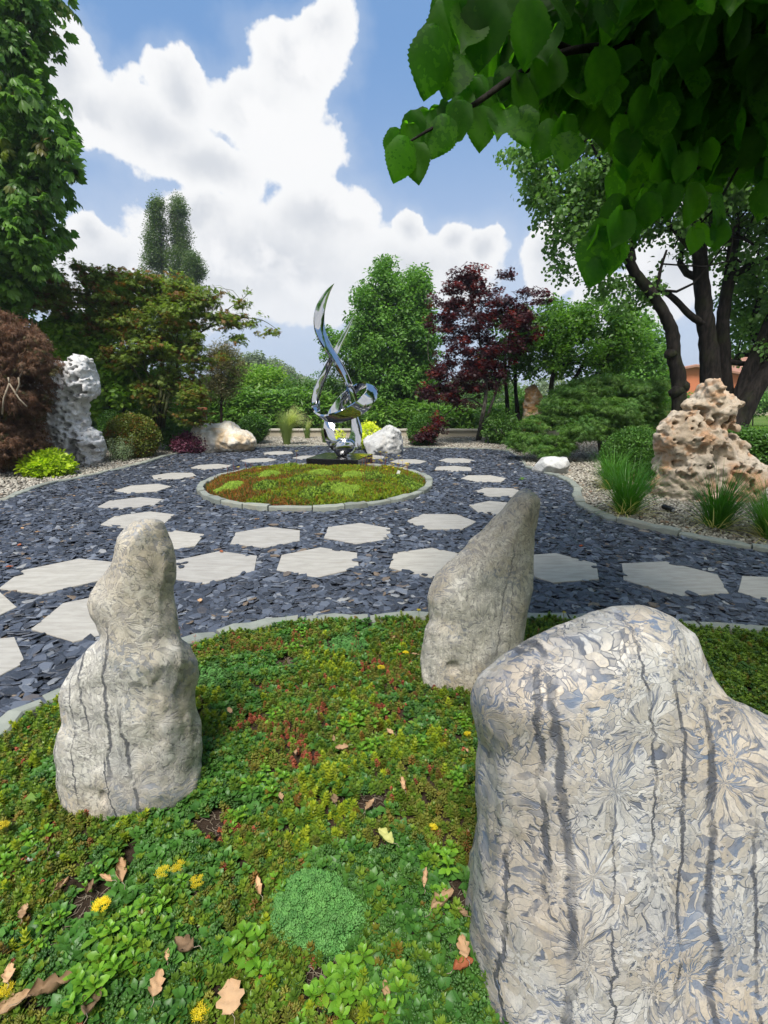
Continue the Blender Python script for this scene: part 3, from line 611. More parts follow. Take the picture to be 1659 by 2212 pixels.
mk('box', 'box', 'tiny', 16, .055, .026, flat=1, droop=-.1)
mk('boxbronze', 'boxbronze', 'tiny', 16, .055, .028, flat=1, droop=-.1)
mk('lance', 'lance', 'lancew', 10, .16, .24, flat=.9, droop=-.15)
mk('olive', 'olive', 'lance', 16, .20, .13, flat=1.0, droop=-.5)
mk('far', 'farblue', 'ov', 18, .9, .45, flat=.8)
mk('farbright', 'bright', 'tiny', 18, .35, .15, flat=.9)
mk('lime', 'lime', 'spat', 12, .07, .075, flat=.7, droop=-.35)
mk('silver', 'silver', 'tiny', 14, .06, .022, flat=1.4, droop=-.4)
mk('plum', 'plumleaf', 'ov', 12, .10, .055, flat=.6, droop=.1)
mk('golden', 'yellowleaf', 'ov', 12, .10, .06, flat=.7, droop=.1)
#GROUND
# ================================================================== GROUND
c4 = lambda pts: Cc(0, 1300, 1.3825, pts); c5 = lambda pts: Cc(1200, 1400, 1.3825, pts); c3 = lambda pts: Cc(1200, 700, 1.3825, pts)
def gp(pts, z=0.0): return [(p.x, p.y) for p in (G(x, y, z) for x, y in pts)]
OUT_L = gp([(0, 1088), (50, 1067), (100, 1050), (150, 1040), (205, 1028), (260, 1015), (310, 1003), (350, 990), (385, 981), (450, 976), (500, 973)])
OUT_F = gp([(500, 973), (550, 969), (620, 966), (700, 965), (800, 966), (900, 968), (1000, 970), (1060, 972), (1100, 977), (1125, 990), (1136, 1008)])
OUT_R = gp([(1140, 1013), (1165, 1022), (1200, 1031), (1232, 1045), (1247, 1062), (1246, 1078), (1256, 1096), (1285, 1113), (1320, 1128), (1380, 1144), (1450, 1158), (1520, 1172), (1600, 1187), (1659, 1194), (1760, 1207)])
x0, y0 = OUT_L[0]; OUT_L = [(-9.0, 3.6), (-7.4, 4.9)]+OUT_L
x1, y1 = OUT_R[-1]; OUT_R = OUT_R+[(6.6, 4.6), (8.5, 3.6)]
BED_R = [(p.x, p.y) for p in (G(x, y) for x, y in [(-160, 1760), (-60, 1640), (0, 1590), (60, 1545), (110, 1525), (180, 1485), (260, 1445), (340, 1418), (420, 1396), (500, 1369), (600, 1352), (700, 1347), (810, 1344), (920, 1341), (1040, 1341), (1150, 1344), (1300, 1350), (1420, 1356), (1500, 1362), (1580, 1366), (1659, 1372), (1800, 1380), (1950, 1392)])]
FRONT = BED_R+[(6.0, 0.0), (6.0, -3.0), (-5.0, -3.0), (-5.0, 0.3)]
OVC = (G(688, 1052).x-0.02, 8.42); OVR = (1.88, 2.10)
def ell(t, k=1.0, ex=0.0): return (OVC[0]+(OVR[0]*k+ex)*math.cos(t), OVC[1]+(OVR[1]*k+ex)*math.sin(t))
OVAL = [ell(2*math.pi*i/48) for i in range(48)]
SLATE = OUT_L+OUT_F[1:]+OUT_R+[(8.5, -.5), (-9.0, -.5)]
def sheet(name, poly, z, mat, kind='structure'):
    import bmesh
    bm = bmesh.new(); f = bm.faces.new([bm.verts.new((x, y, z)) for x, y in poly]); bmesh.ops.triangulate(bm, faces=[f]); bmesh.ops.recalc_face_normals(bm, faces=bm.faces)
    me = bpy.data.meshes.new(name); bm.to_mesh(me); bm.free(); me.materials.append(mat)
    if me.polygons[0].normal.z < 0: me.flip_normals()
    return tag(obj(name, me), kind=kind)
# open ground out to the horizon
n_ = 60; gx = np.sign(np.linspace(-1, 1, n_))*np.abs(np.linspace(-1, 1, n_))**2.5*900; X, Y = np.meshgrid(gx, gx+20, indexing='ij')
Z = -0.06+0*X; v = np.stack([X, Y, Z], -1).reshape(-1, 3); q = [(i*n_+j, (i+1)*n_+j, (i+1)*n_+j+1, i*n_+j+1) for i in range(n_-1) for j in range(n_-1)]
tag(obj('ground', mesh_np('ground', v, q, None, [M['lawn']])), kind='structure')
GRAVEL = [(-16, 3.0), (-16, 17.9), (9.5, 17.9), (8.8, 13.0), (7.3, 10.2), (9.5, 8.3), (13, 7.2), (13, 3.0)]
gravel = sheet('gravel_bed', GRAVEL, -0.012, M['gravel_bed'])
slate = sheet('slate_bed', SLATE, 0.0, M['slate_bed'])

# slate chips
def chip_mesh(name, seed, L=1.0):
    r = np.random.RandomState(seed); k = r.randint(5, 8); a = np.sort(r.uniform(0, 2*np.pi, k)+0) if False else (np.arange(k)+r.uniform(-.32, .32, k))*2*np.pi/k
    rad = r.uniform(.36, .54, k); px = np.cos(a)*rad*L; py = np.sin(a)*rad*L*r.uniform(.52, .8); th = r.uniform(.055, .11)*L
    top = np.stack([px*.9, py*.9, th/2+r.normal(0, .012, k)*L], 1); mid = np.stack([px, py, np.zeros(k)], 1); bot = np.stack([px*.88, py*.88, -np.full(k, th/2)], 1)
    cen = [[0, 0, th/2+.008], [0, 0, -th/2]]
    v = np.concatenate([top, mid, bot, cen]); q = [(k+i, k+(i+1) % k, (i+1) % k, i) for i in range(k)]+[(2*k+i, 2*k+(i+1) % k, k+(i+1) % k, k+i) for i in range(k)]
    t = [(3*k, i, (i+1) % k) for i in range(k)]
    me = mesh_np(name, v, q, t, [M['slate']], False); return me
chips = [chip_mesh('slate_chip_shape', 50+i) for i in range(9)]
chipP = [proto('chip%d' % i, m) for i, m in enumerate(chips)]
PITS = []  # tiles filled below
HEX = []
def hexa(c, vtx, label, crop, R=0.415):
    (cx, cy), (vx, vy) = crop([c, vtx]); C = G(cx, cy, .012); A = G(vx, vy, .012)
    HEX.append((C.x, C.y, math.atan2(A.y-C.y, A.x-C.x), R, label))
hexa((270, 693), (60, 738), 'large hexagonal paving slab behind the left shoulder of the left standing stone', c4, .43)
hexa((440, 862), (162, 925), 'hexagonal paving slab half hidden by the neck of the left standing stone', c4, .40)
hexa((-262, 1115), (97, 1078), 'paving slab cut by the left picture edge, nearest the sedum bed', c4, .42)
hexa((-240, 870), (24, 838), 'paving slab of which only a tip shows at the left edge', c4, .42)
hexa((922, 655), (1100, 615), 'hexagonal paving slab right of the left standing stone with slate flakes lying on it', c4, .42)
hexa((1378, 634), (1385, 568), 'hexagonal paving slab in the front row at the middle of the picture', c4, .41)
hexa((1153, 527), (1165, 478), 'hexagonal paving slab in the second row below the left end of the oval bed', c4, .40)
hexa((714, 547), (888, 518), 'hexagonal paving slab partly behind the top of the left standing stone', c4, .40)
hexa((602, 452), (443, 474), 'hexagonal paving slab just above the tip of the left standing stone', c4)
hexa((568, 380), (422, 398), 'paving slab left of the oval bed with chips creeping over its front edge', c4)
hexa((620, 317), (498, 325), 'paving slab third back on the left of the oval bed', c4)
hexa((752, 262), (650, 262), 'paving slab with a small fallen leaf on it, left of the oval bed', c4)
hexa((914, 222), (822, 228), 'paving slab behind the left end of the oval bed', c4)
hexa((1118, 194), (1035, 196), 'paving slab back left of the sculpture plinth', c4)
hexa((1202, 162), (1130, 160), 'farthest paving slab, in front of the low cream wall', c4)
hexa((1340, 182), (1275, 183), 'paving slab directly left of the black plinth', c4)
hexa((105, 1029), (20, 1030), 'paving slab behind the right end of the oval bed', c3)
hexa((315, 1025), (238, 1025), 'farthest paving slab on the right, before the purple maple', c3)
hexa((300, 1060), (210, 1050), 'second paving slab from the back on the right side', c3)
hexa((432, 1103), (527, 1102), 'paving slab left of the weed sprout in the slate', c3)
hexa((505, 1163), (397, 1160), 'paving slab just behind the tip of the middle standing stone', c3)
hexa((500, 1232), (382, 1222), 'paving slab half hidden behind the sloping side of the middle standing stone', c3)
hexa((247, 1290), (397, 1292), 'hexagonal paving slab below the right end of the oval bed', c3)
HEX.append((G(774, 1156).x, G(774, 1156).y, math.radians(90), .405, 'hexagonal paving slab below the middle of the oval bed'))
hexa((203, 497), (207, 430), 'hexagonal paving slab left of the middle standing stone', c5)
hexa((738, 520), (905, 568), 'hexagonal paving slab emerging right of the middle standing stone', c5, .40)
hexa((1240, 566), (1018, 505), 'long looking paving slab above the big stone at the right', c5, .42)
hexa((1790, 640), (1567, 567), 'paving slab cut by the right picture edge', c5, .42)
HEX.append((G(800, 990).x, G(800, 990).y, 0.2, .405, 'paving slab peeping out right of the black plinth'))
def hex_poly(h, k=1.0): return [(h[0]+math.cos(h[2]+i*math.pi/3)*h[3]*k, h[1]+math.sin(h[2]+i*math.pi/3)*h[3]*k) for i in range(6)]
for i, h in enumerate(HEX):
    r = np.random.RandomState(i); P6 = []
    pl = [(math.cos(h[2]+j*math.pi/3)*h[3], math.sin(h[2]+j*math.pi/3)*h[3]) for j in range(6)]; out = []
    for j in range(6):            # sawn edge with small chips
        a, b_ = np.array(pl[j]), np.array(pl[(j+1) % 6]); 
        for k in range(7):
            t = k/7; p = a*(1-t)+b_*t; d = np.linalg.norm(p); chipd = (0.0015 if k else 0.0)*r.rand()+(0.012*r.rand() if r.rand() < .06 else 0); out.append(p*(1-chipd/d))
    out = np.array(out); m_ = len(out); top = np.column_stack([out*.993, np.full(m_, .030)]); e = np.column_stack([out, np.full(m_, .026)]); bt = np.column_stack([out, np.full(m_, -.02)])
    v = np.concatenate([top, e, bt, [[0, 0, .030]]]); q = [(m_+j, m_+(j+1) % m_, (j+1) % m_, j) for j in range(m_)]+[(2*m_+j, 2*m_+(j+1) % m_, m_+(j+1) % m_, m_+j) for j in range(m_)]; t = [(3*m_, j, (j+1) % m_) for j in range(m_)]
    me = mesh_np('paving_slab', v, q, t, [M['tile']], False); o = obj('paving_slab', me, None, (h[0], h[1], 0), (r.normal(0, .006), r.normal(0, .006), 0))
    tag(o, h[4], 'paving slab', 'hexagonal slabs set in the slate')
def in_slate(x, y, m=0.0):
    ok = inpoly(x, y, SLATE) & ~inpoly(x, y, FRONT) & (((x-OVC[0])/(OVR[0]+.05))**2+((y-OVC[1])/(OVR[1]+.05))**2 > 1)
    return ok
def view_mask(x, y, px=120, z=0.0):   # inside the picture with a margin: nothing is placed by this, only left out
    b_ = (z-EYE); dep = y*math.cos(PITCH)-b_*math.sin(PITCH); up = y*math.sin(PITCH)+b_*math.cos(PITCH); dep = np.maximum(dep, 1e-3)
    u = CX+FOC*x/dep; v_ = CY-FOC*up/dep
    return (u > -px) & (u < 1659+px) & (v_ < 2212+px*1.5)
N = 290000; r = np.random.RandomState(3); Y = 15-14.3*r.rand(N)**0.75 ; X = r.uniform(-9, 9, N)
dist = np.hypot(X, Y); keep = in_slate(X, Y) & view_mask(X, Y, 560) & (r.rand(N) < np.clip(1.1-dist*0.052, .32, 1)); X, Y = X[keep], Y[keep]
tile_cov = np.zeros(len(X), bool); near = np.zeros(len(X), bool)
for h in HEX:
    tile_cov |= inpoly(X, Y, hex_poly(h, .935)); near |= inpoly(X, Y, hex_poly(h, 1.10))
keep = ~tile_cov; X, Y, near = X[keep], Y[keep], near[keep]; n = len(X)
lay = r.rand(n); Z = 0.004+0.026*lay+0.012*np.array(perlin(np.stack([X*1.4, Y*1.4, 0*X], 1))); Z = np.where(near, np.where(r.rand(n) < .035, .036, np.minimum(Z, .014)), Z)
S = (0.068+0.085*r.rand(n)**1.8)*np.where(np.hypot(X, Y) > 7, 1.05, 1.0); rot = np.stack([r.normal(0, .17, n), r.normal(0, .17, n), r.uniform(-3.14, 3.14, n)], 1)
rot[near, :2] *= .4
order = np.argsort(np.where((lay > .62) & view_mask(X, Y, -10), np.hypot(X, Y), 99)); first = order[:300]; rest = order[300:]
print('chips', n)
for i in first:
    obj('slate_chip', chips[i % 9], slate, (X[i], Y[i], Z[i]+.004), rot[i], float(S[i])*1.12)
scatter('slate_chips', chipP, np.stack([X, Y, Z], 1)[rest], rot[rest], S[rest], parent=slate)
# flakes lying on slabs
fl = MB()
for (cx, cy) in [(770, 640), (795, 636), (782, 652)]:
    p = G(*c4([(cx, cy)])[0], .034); o = obj('slate_chip', chips[rnd.randrange(9)], slate, (p.x, p.y, .038), (0, 0, rnd.random()*6), .085)

# edging stones: separate pieces laid end to end
def edging(name, label, line, wid, hgt, seg, closed=False, seed=0, z=0.0, side=1, rough=0.012):
    r = np.random.RandomState(seed); P = [np.array(p, float) for p in line]
    if closed: P = P+[P[0]]
    cum = np.concatenate([[0], np.cumsum([np.linalg.norm(P[i+1]-P[i]) for i in range(len(P)-1)])])
    def at(s):
        s = min(max(s, 0), cum[-1]-1e-6); i = int(np.searchsorted(cum, s, side='right')-1); i = min(i, len(P)-2); t = (s-cum[i])/(cum[i+1]-cum[i]); d = P[i+1]-P[i]; d /= np.linalg.norm(d); return P[i]+(P[i+1]-P[i])*t, d
    c0 = np.mean(P, 0); e = empty(name, (c0[0], c0[1], 0), label, 'stone edging'); s = 0; 
    while s < cum[-1]-.05:
        L = seg*r.uniform(.6, 1.35); s1 = min(s+L, cum[-1]); 
        if cum[-1]-s1 < seg*.3: s1 = cum[-1]
        ks = max(2, int((s1-s)/.12)+1); mb = MB(); vv = []; w_ = wid*r.uniform(.85, 1.15); h_ = hgt+r.normal(0, .006); off = r.normal(0, .006)
        for k in range(ks+1):
            p, d = at(s+.008+(s1-s-.016)*k/ks); nn = np.array([-d[1], d[0]]); en = .82 if k in (0, ks) else 1
            ja = r.normal(0, rough*.5); jb = r.normal(0, rough*.5); za = h_+r.normal(0, rough*.3); 
            for (o_, zz) in ((-w_/2*en+ja, -.04), (-w_/2*en+ja, za-.012), (-w_/2*.86*en+ja, za), (w_/2*.86*en+jb, za+r.normal(0, rough*.2)), (w_/2*en+jb, za-.014), (w_/2*en+jb, -.04)):
                q_ = p+nn*(o_+off); vv.append((q_[0]-c0[0], q_[1]-c0[1], zz+z))
        q = [(k*6+j, (k+1)*6+j, (k+1)*6+j+1, k*6+j+1) for k in range(ks) for j in range(5)]+[(0, 1, 2, 3), (0, 3, 4, 5), tuple(ks*6+j for j in (3, 2, 1, 0)), tuple(ks*6+j for j in (5, 4, 3, 0))]
        mb.add(vv, q); obj('edging_stone', mb.mesh('edging_stone', [M['edging']], False), e); s = s1
    return e
edging('stone_edging', 'flat grey-green stone edging between the slate and the left gravel bed', OUT_L, .115, .055, .62, seed=1)
edging('stone_edging', 'thin stone edging along the far gravel strip behind the sculpture', OUT_F, .07, .045, .6, seed=2)
edging('stone_edging', 'winding grey-green stone edging of the right gravel bed', OUT_R, .125, .07, .55, seed=3)
edging('stone_edging', 'curved row of flat edging stones along the near sedum bed', BED_R, .105, .050, .50, seed=4, rough=.02)
edging('stone_edging', 'ring of edging stones round the oval sedum bed', OVAL, .115, .085, .48, True, seed=5)

# pebbles
def pebble_mesh(seed):
    import bmesh
    bm = bmesh.new(); bmesh.ops.create_icosphere(bm, subdivisions=1, radius=.5); r = np.random.RandomState(seed)
    for v in bm.verts: v.co *= 1+r.uniform(-.16, .16); v.co.z *= .62; v.co.y *= .85
    me = bpy.data.meshes.new('pebble_shape'); bm.to_mesh(me); bm.free(); me.materials.append(M['pebble']); me.polygons.foreach_set('use_smooth', [True]*len(me.polygons)); return me
pebs = [pebble_mesh(i) for i in range(6)]; pebP = [proto('peb%d' % i, m) for i, m in enumerate(pebs)]
N = 420000; r = np.random.RandomState(5); Y = 3+15*r.rand(N); X = r.uniform(-15, 12, N)
keep = inpoly(X, Y, GRAVEL) & ~inpoly(X, Y, SLATE) & view_mask(X, Y, 150); X, Y = X[keep], Y[keep]; d = np.hypot(X, Y); keep = r.rand(len(X)) < np.where(d < 8.5, 1, .42); X, Y, d = X[keep], Y[keep], d[keep]; n = len(X); print('pebbles', n)
Z = r.uniform(.0, .028, n)+.012*perlin(np.stack([X, Y, 0*X], 1)*1.3); S = np.where(d < 8.5, r.uniform(.026, .055, n), r.uniform(.045, .07, n))
rot = eul(n, .3); order = np.argsort(np.where((Z > .015) & (X > 0) & view_mask(X, Y, -5), d, 99)); first, rest = order[:300], order[300:]
for i in first: obj('pebble', pebs[i % 6], gravel, (X[i], Y[i], Z[i]), rot[i], float(S[i]))
scatter('pebbles', pebP, np.stack([X, Y, Z], 1)[rest], rot[rest], S[rest], parent=gravel)

# ================================================================== ROCKS
cL = lambda pts: Cc(100, 1550, 2.011, pts)
left_outline = cL([(740, 158), (690, 168), (650, 190), (580, 250), (548, 340), (505, 425), (435, 515), (380, 590), (357, 660), (378, 760), (410, 830), (425, 870), (385, 905), (320, 950), (230, 1050), (165, 1160), (138, 1260), (155, 1330), (172, 1400), (140, 1470), (128, 1560), (135, 1700), (165, 1830), (188, 1920), (190, 2000), (200, 2150), (200, 2400), (1020, 2400), (1030, 2100), (1035, 1960), (1090, 1860), (1070, 1790), (1040, 1680), (1045, 1560), (1035, 1450), (1000, 1340), (975, 1220), (990, 1140), (1000, 1040), (960, 950), (905, 880), (888, 780), (876, 640), (880, 520), (872, 430), (855, 320), (820, 230), (785, 175)])
left_outline = [(x_+(435-x_)*.105*min(1, max(0, (y_-1150)/300)), y_) for x_, y_ in left_outline]
me, org = rock_mesh('left_stone', left_outline, 1.66, .18, .14, .0085, M['left_flower'], ((4, .010), (10, .005), (26, .0018)),
    pits=[(380, 1500, 14, 10, .018), (245, 1690, 8, 14, .014)], seed=3, lean=.0, zmin=-.08, tilt=(.75, .26), groove=-.006, taper=.3)
tag(obj('standing_stone', me, None, org), 'tall narrow-necked flower stone at the left, patterned with fine cream needles and grey cracks', 'stone', 'flower stones in the sedum bed')
mid_outline = c5([(615, 183), (588, 186), (560, 210), (520, 258), (430, 340), (350, 440), (290, 488), (235, 540), (205, 600), (192, 650), (197, 700), (205, 745), (180, 790), (168, 850), (165, 950), (160, 1010), (168, 1060), (180, 1200), (540, 1200), (560, 1080), (585, 940), (603, 800), (622, 700), (633, 620), (638, 500), (637, 370), (648, 290), (658, 240), (650, 205)])
me, org = rock_mesh('mid_stone', mid_outline, 2.42, .19, .15, .0105, M['mid_flower'], ((3, .016), (9, .005), (28, .0018)), pits=[(975, 1430, 14, 12, .02)], seed=9, lean=.0, zmin=-.08, tilt=(.55, .19), groove=-.004, taper=.3)
tag(obj('standing_stone', me, None, org), 'middle flower stone with a long sloping left side and a rounded tip leaning right', 'stone', 'flower stones in the sedum bed')
c6 = lambda pts: Cc(1400, 2000, 1.659, pts)
big_outline = c5([(1180, 690), (1095, 672), (1000, 685), (900, 720), (840, 740), (750, 790), (650, 840), (560, 890), (490, 935), (430, 985), (397, 1035), (386, 1090), (397, 1160)])+c6([(165, 460), (192, 550), (180, 650), (182, 750), (195, 900), (185, 1050), (170, 1200), (160, 1350), (155, 1500), (140, 1650), (145, 1750), (150, 1991), (160, 3200), (2250, 3200), (2200, 1500), (2080, 900), (1980, 620)])+c5([(1760, 1225), (1659, 1170), (1560, 1128), (1475, 1075), (1405, 1010), (1355, 940), (1315, 860), (1265, 775), (1220, 720)])
me, org = rock_mesh('big_stone', [(x_-(26*min(1, max(0, (y_-1750)/300)) if x_ < 1200 else 0), y_+4) for x_, y_ in big_outline], 1.13, .38, .30, .0125, M['big_flower'], ((2.2, .014), (6, .006), (24, .0015)), seed=14, lean=.0, tilt=(.9, .42), groove=-.008, zmin=-.10, power=2.5, taper=.52)
tag(obj('standing_stone', me, None, org), 'huge foreground flower stone at bottom right with bold white crystal bursts and dark upright seams', 'stone', 'flower stones in the sedum bed')
cw = lambda pts: Cc(0, 1050, 3.318, pts)
white_outline = cw([(780, 200), (755, 235), (740, 288), (715, 280), (690, 262), (600, 262), (480, 275), (430, 295), (330, 400), (250, 450), (240, 560), (300, 640), (330, 720), (320, 820), (345, 885), (420, 920), (510, 960), (530, 1020), (500, 1080), (400, 1075), (350, 1060), (345, 1170), (400, 1195), (470, 1230), (560, 1210), (590, 1260), (700, 1310), (730, 1390), (760, 1470), (1000, 1470), (1040, 1300), (1066, 1200), (1055, 1080), (1020, 1000), (940, 960), (890, 945), (905, 900), (890, 800), (884, 700), (950, 668), (995, 620), (1005, 540), (990, 430), (960, 330), (920, 250), (850, 222)])
cwp = lambda x, y, r1, r2, d: (*cw([(x, y)])[0], r1/3.318/1.4467, r2/3.318/1.4467, d)
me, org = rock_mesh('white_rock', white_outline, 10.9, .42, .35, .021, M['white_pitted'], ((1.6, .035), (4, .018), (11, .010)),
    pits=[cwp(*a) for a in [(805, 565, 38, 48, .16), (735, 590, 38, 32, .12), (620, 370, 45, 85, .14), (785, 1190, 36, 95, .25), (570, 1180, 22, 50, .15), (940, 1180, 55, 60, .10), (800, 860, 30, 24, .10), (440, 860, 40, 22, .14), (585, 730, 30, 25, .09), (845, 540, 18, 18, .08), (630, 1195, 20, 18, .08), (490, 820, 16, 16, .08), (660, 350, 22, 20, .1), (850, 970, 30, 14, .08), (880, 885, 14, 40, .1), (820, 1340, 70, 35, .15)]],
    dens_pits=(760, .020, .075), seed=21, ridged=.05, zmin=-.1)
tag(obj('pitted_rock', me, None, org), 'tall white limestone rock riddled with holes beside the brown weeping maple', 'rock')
ct = lambda pts: Cc(1900, 1100, 3.318, pts)
tan_outline = ct([(1080, 315), (1040, 325), (980, 390), (930, 440), (850, 490), (785, 530), (800, 580), (835, 605), (740, 590), (700, 660), (620, 740), (560, 820), (520, 880), (530, 950), (560, 1010), (590, 1080), (570, 1150), (550, 1200), (560, 1260), (530, 1330), (515, 1430), (505, 1540), (600, 1600), (650, 1700), (1300, 1700), (1420, 1570), (1510, 1520), (1525, 1440), (1560, 1360), (1590, 1290), (1617, 1220), (1600, 1165), (1550, 1140), (1470, 1145), (1450, 1090), (1410, 1020), (1390, 930), (1320, 900), (1270, 960), (1240, 910), (1200, 860), (1178, 795), (1200, 780), (1280, 800), (1292, 740), (1310, 650), (1345, 590), (1382, 540), (1375, 480), (1330, 450), (1250, 415), (1185, 450), (1135, 435), (1110, 370)])
ctp = lambda x, y, r1, r2, d: (*ct([(x, y)])[0], r1/3.318/1.4467, r2/3.318/1.4467, d)
me, org = rock_mesh('tan_rock', tan_outline, 7.35, .46, .42, .0165, M['tan_pitted'], ((1.8, .07), (4.5, .035), (12, .012)),
    pits=[ctp(*a) for a in [(745, 1160, 52, 46, .22), (1160, 1060, 150, 120, .20), (865, 795, 14, 16, .10), (1030, 640, 26, 60, .14), (1105, 710, 16, 40, .10), (1060, 780, 26, 26, .12), (1240, 700, 42, 36, .14), (1175, 775, 26, 24, .10), (980, 1180, 34, 22, .12), (1085, 1175, 36, 14, .10), (800, 1290, 18, 18, .10), (700, 915, 14, 14, .08), (1425, 1240, 24, 48, .14), (925, 1010, 42, 60, .07), (1400, 1380, 22, 60, .12), (820, 700, 110, 90, .06), (1135, 550, 20, 14, .07), (940, 600, 14, 14, .06), (940, 770, 18, 22, .08), (1075, 1000, 44, 26, .2), (1290, 1290, 60, 50, .08), (1295, 460, 10, 10, .05)]],
    dens_pits=(420, .012, .045), seed=33, ridged=.05, zmin=-.1)
tag(obj('pitted_rock', me, None, org), 'gnarled tan and orange limestone rock full of holes under the big tree at the right', 'rock')
cb = lambda pts: Cc(500, 1050, 3.318, pts)
me, org = rock_mesh('cream_boulder', cb([(325, 1000), (340, 960), (390, 922), (470, 905), (560, 905), (650, 915), (700, 903), (760, 905), (810, 938), (850, 958), (900, 975), (950, 1030), (985, 1085), (980, 1135), (930, 1200), (800, 1260), (500, 1260), (380, 1180)]), 13.45, .62, .5, .03, M['cream_boulder'], ((1.4, .07), (4, .03), (10, .012)), seed=41, ridged=.04)
tag(obj('boulder', me, None, org), 'wide cream boulder with orange stains behind the small plum-coloured shrub', 'boulder', 'boulders round the slate bed')
cg = lambda pts: Cc(900, 850, 3.4025, pts)
me, org = rock_mesh('grey_boulder', cg([(1110, 1620), (1050, 1630), (970, 1690), (880, 1740), (810, 1790), (750, 1840), (735, 1890), (760, 1980), (1150, 1980), (1190, 1900), (1205, 1800), (1200, 1700), (1160, 1655)]), 12.9, .5, .45, .028, M['white_boulder'], ((1.6, .06), (4.5, .03), (11, .012)), seed=45, ridged=.04, edges=4)
tag(obj('boulder', me, None, org), 'pointed pale grey boulder right of the steel sculpture', 'boulder', 'boulders round the slate bed')
me, org = rock_mesh('small_boulder', c3([(648, 1025), (665, 1012), (700, 1006), (745, 1008), (782, 1010), (800, 1038), (785, 1070), (760, 1110), (680, 1110), (645, 1070)]), 9.55, .26, .22, .016, M['white_boulder'], ((3, .03), (8, .012)), seed=49, edges=6)
tag(obj('boulder', me, None, org), 'small white block of rock beneath the green weeping maple', 'boulder', 'boulders round the slate bed')
co = lambda pts: Cc(1250, 1150, 3.016, pts)
me, org = rock_mesh('orange_rock', co([(1250, 125), (1200, 150), (1180, 182), (1180, 260), (1170, 370), (1160, 470), (1145, 560), (1140, 640), (1135, 760), (1340, 760), (1335, 620), (1336, 500), (1330, 350), (1338, 270), (1310, 222), (1292, 190), (1280, 150)]), 16.4, .22, .25, .025, M['orange_rock'], ((2.5, .05), (7, .02)), seed=53, ridged=.05, edges=5)
tag(obj('upright_rock', me, None, org), 'slim upright orange-brown rock behind the green weeping maple', 'rock')
#SCULPTURE
# ================================================================== SCULPTURE
ks = lambda x, y: ((900+x/3.4025)/1.4467, (850+y/3.4025)/1.4467)
SY = 10.35
def ribbon(pts, seg=10):
    """pts: crop x, crop y, depth offset m, width crop px, twist deg. Four-sided tapering blade with crisp edges"""
    P = spline([(*V(*ks(x, y), SY+dy), wd*1.26/3.4025/1.4467*psize(SY), math.radians(tw)) for x, y, dy, wd, tw in pts], seg)
    C_ = [Vector(p[:3]) for p in P]; m_ = len(P); v = []; nrm = Vector((0, -1, 0))
    for i in range(m_):
        t = (C_[min(i+1, m_-1)]-C_[max(i-1, 0)]).normalized(); nrm = (nrm-t*nrm.dot(t)).normalized(); bi = t.cross(nrm)
        W = max(P[i][3], .004)/2; ca, sa = math.cos(P[i][4]), math.sin(P[i][4]); a = bi*ca+nrm*sa; c = nrm*ca-bi*sa
        # lens section: two bowed broad faces meeting in sharp edges
        for (u, w_) in ((-1, 0), (-.5, .20), (0.25, .27), (1, .10), (.96, -.22), (0, -.30), (-.6, -.20)): v.append(C_[i]+a*W*u+c*W*w_*0.95)
    k = 7; q = [(i*k+j, i*k+(j+1) % k, (i+1)*k+(j+1) % k, (i+1)*k+j) for i in range(m_-1) for j in range(k)]
    v = [tuple(p) for p in v]; return v, q, m_, k
def ribbon_obj(name, pts, parent, org):
    v, q, m_, k = ribbon(pts); v = np.array(v)-np.array(org)
    cap = [(0, j+1, j) for j in range(1, k-1)]+[((m_-1)*k, (m_-1)*k+j, (m_-1)*k+j+1) for j in range(1, k-1)]
    me = mesh_np(name, v, q, cap, [M['steel']], True)
    # sharp edges along the blade
    sharp = np.zeros(len(me.edges), bool); ev = np.zeros(len(me.edges)*2, np.int32); me.edges.foreach_get('vertices', ev); ev = ev.reshape(-1, 2)
    same = (ev[:, 0] % k == ev[:, 1] % k) & (np.abs(ev[:, 0]-ev[:, 1]) == k) & np.isin(ev[:, 0] % k, [0, 3, 4]); sharp[same] = True
    a = me.attributes.new('sharp_edge', 'BOOLEAN', 'EDGE'); a.data.foreach_set('value', sharp); me.update()
    return obj(name, me, parent)
base = V(*ks(570, 1960), SY); S0 = empty('steel_sculpture', (base.x, SY, .24), 'tall mirror polished steel sculpture of two twisting flame-like blades on a black plinth', 'sculpture')
so = (base.x, SY, .24)
ribbon_obj('blade', [(492, 120, .0, 2, 20), (425, 210, -.02, 36, 22), (370, 320, -.05, 66, 25), (335, 450, -.08, 88, 28), (338, 590, -.12, 98, 34), (375, 700, -.15, 105, 42), (450, 830, -.16, 112, 52), (540, 960, -.12, 118, 58), (615, 1100, -.05, 112, 56), (670, 1240, .05, 104, 50), (702, 1380, .14, 98, 40), (712, 1520, .16, 98, 30), (728, 1640, .12, 105, 20), (725, 1740, .05, 108, 10), (690, 1830, -.02, 112, 0), (620, 1900, -.04, 105, -20), (560, 1950, 0, 60, -30)], S0, so)
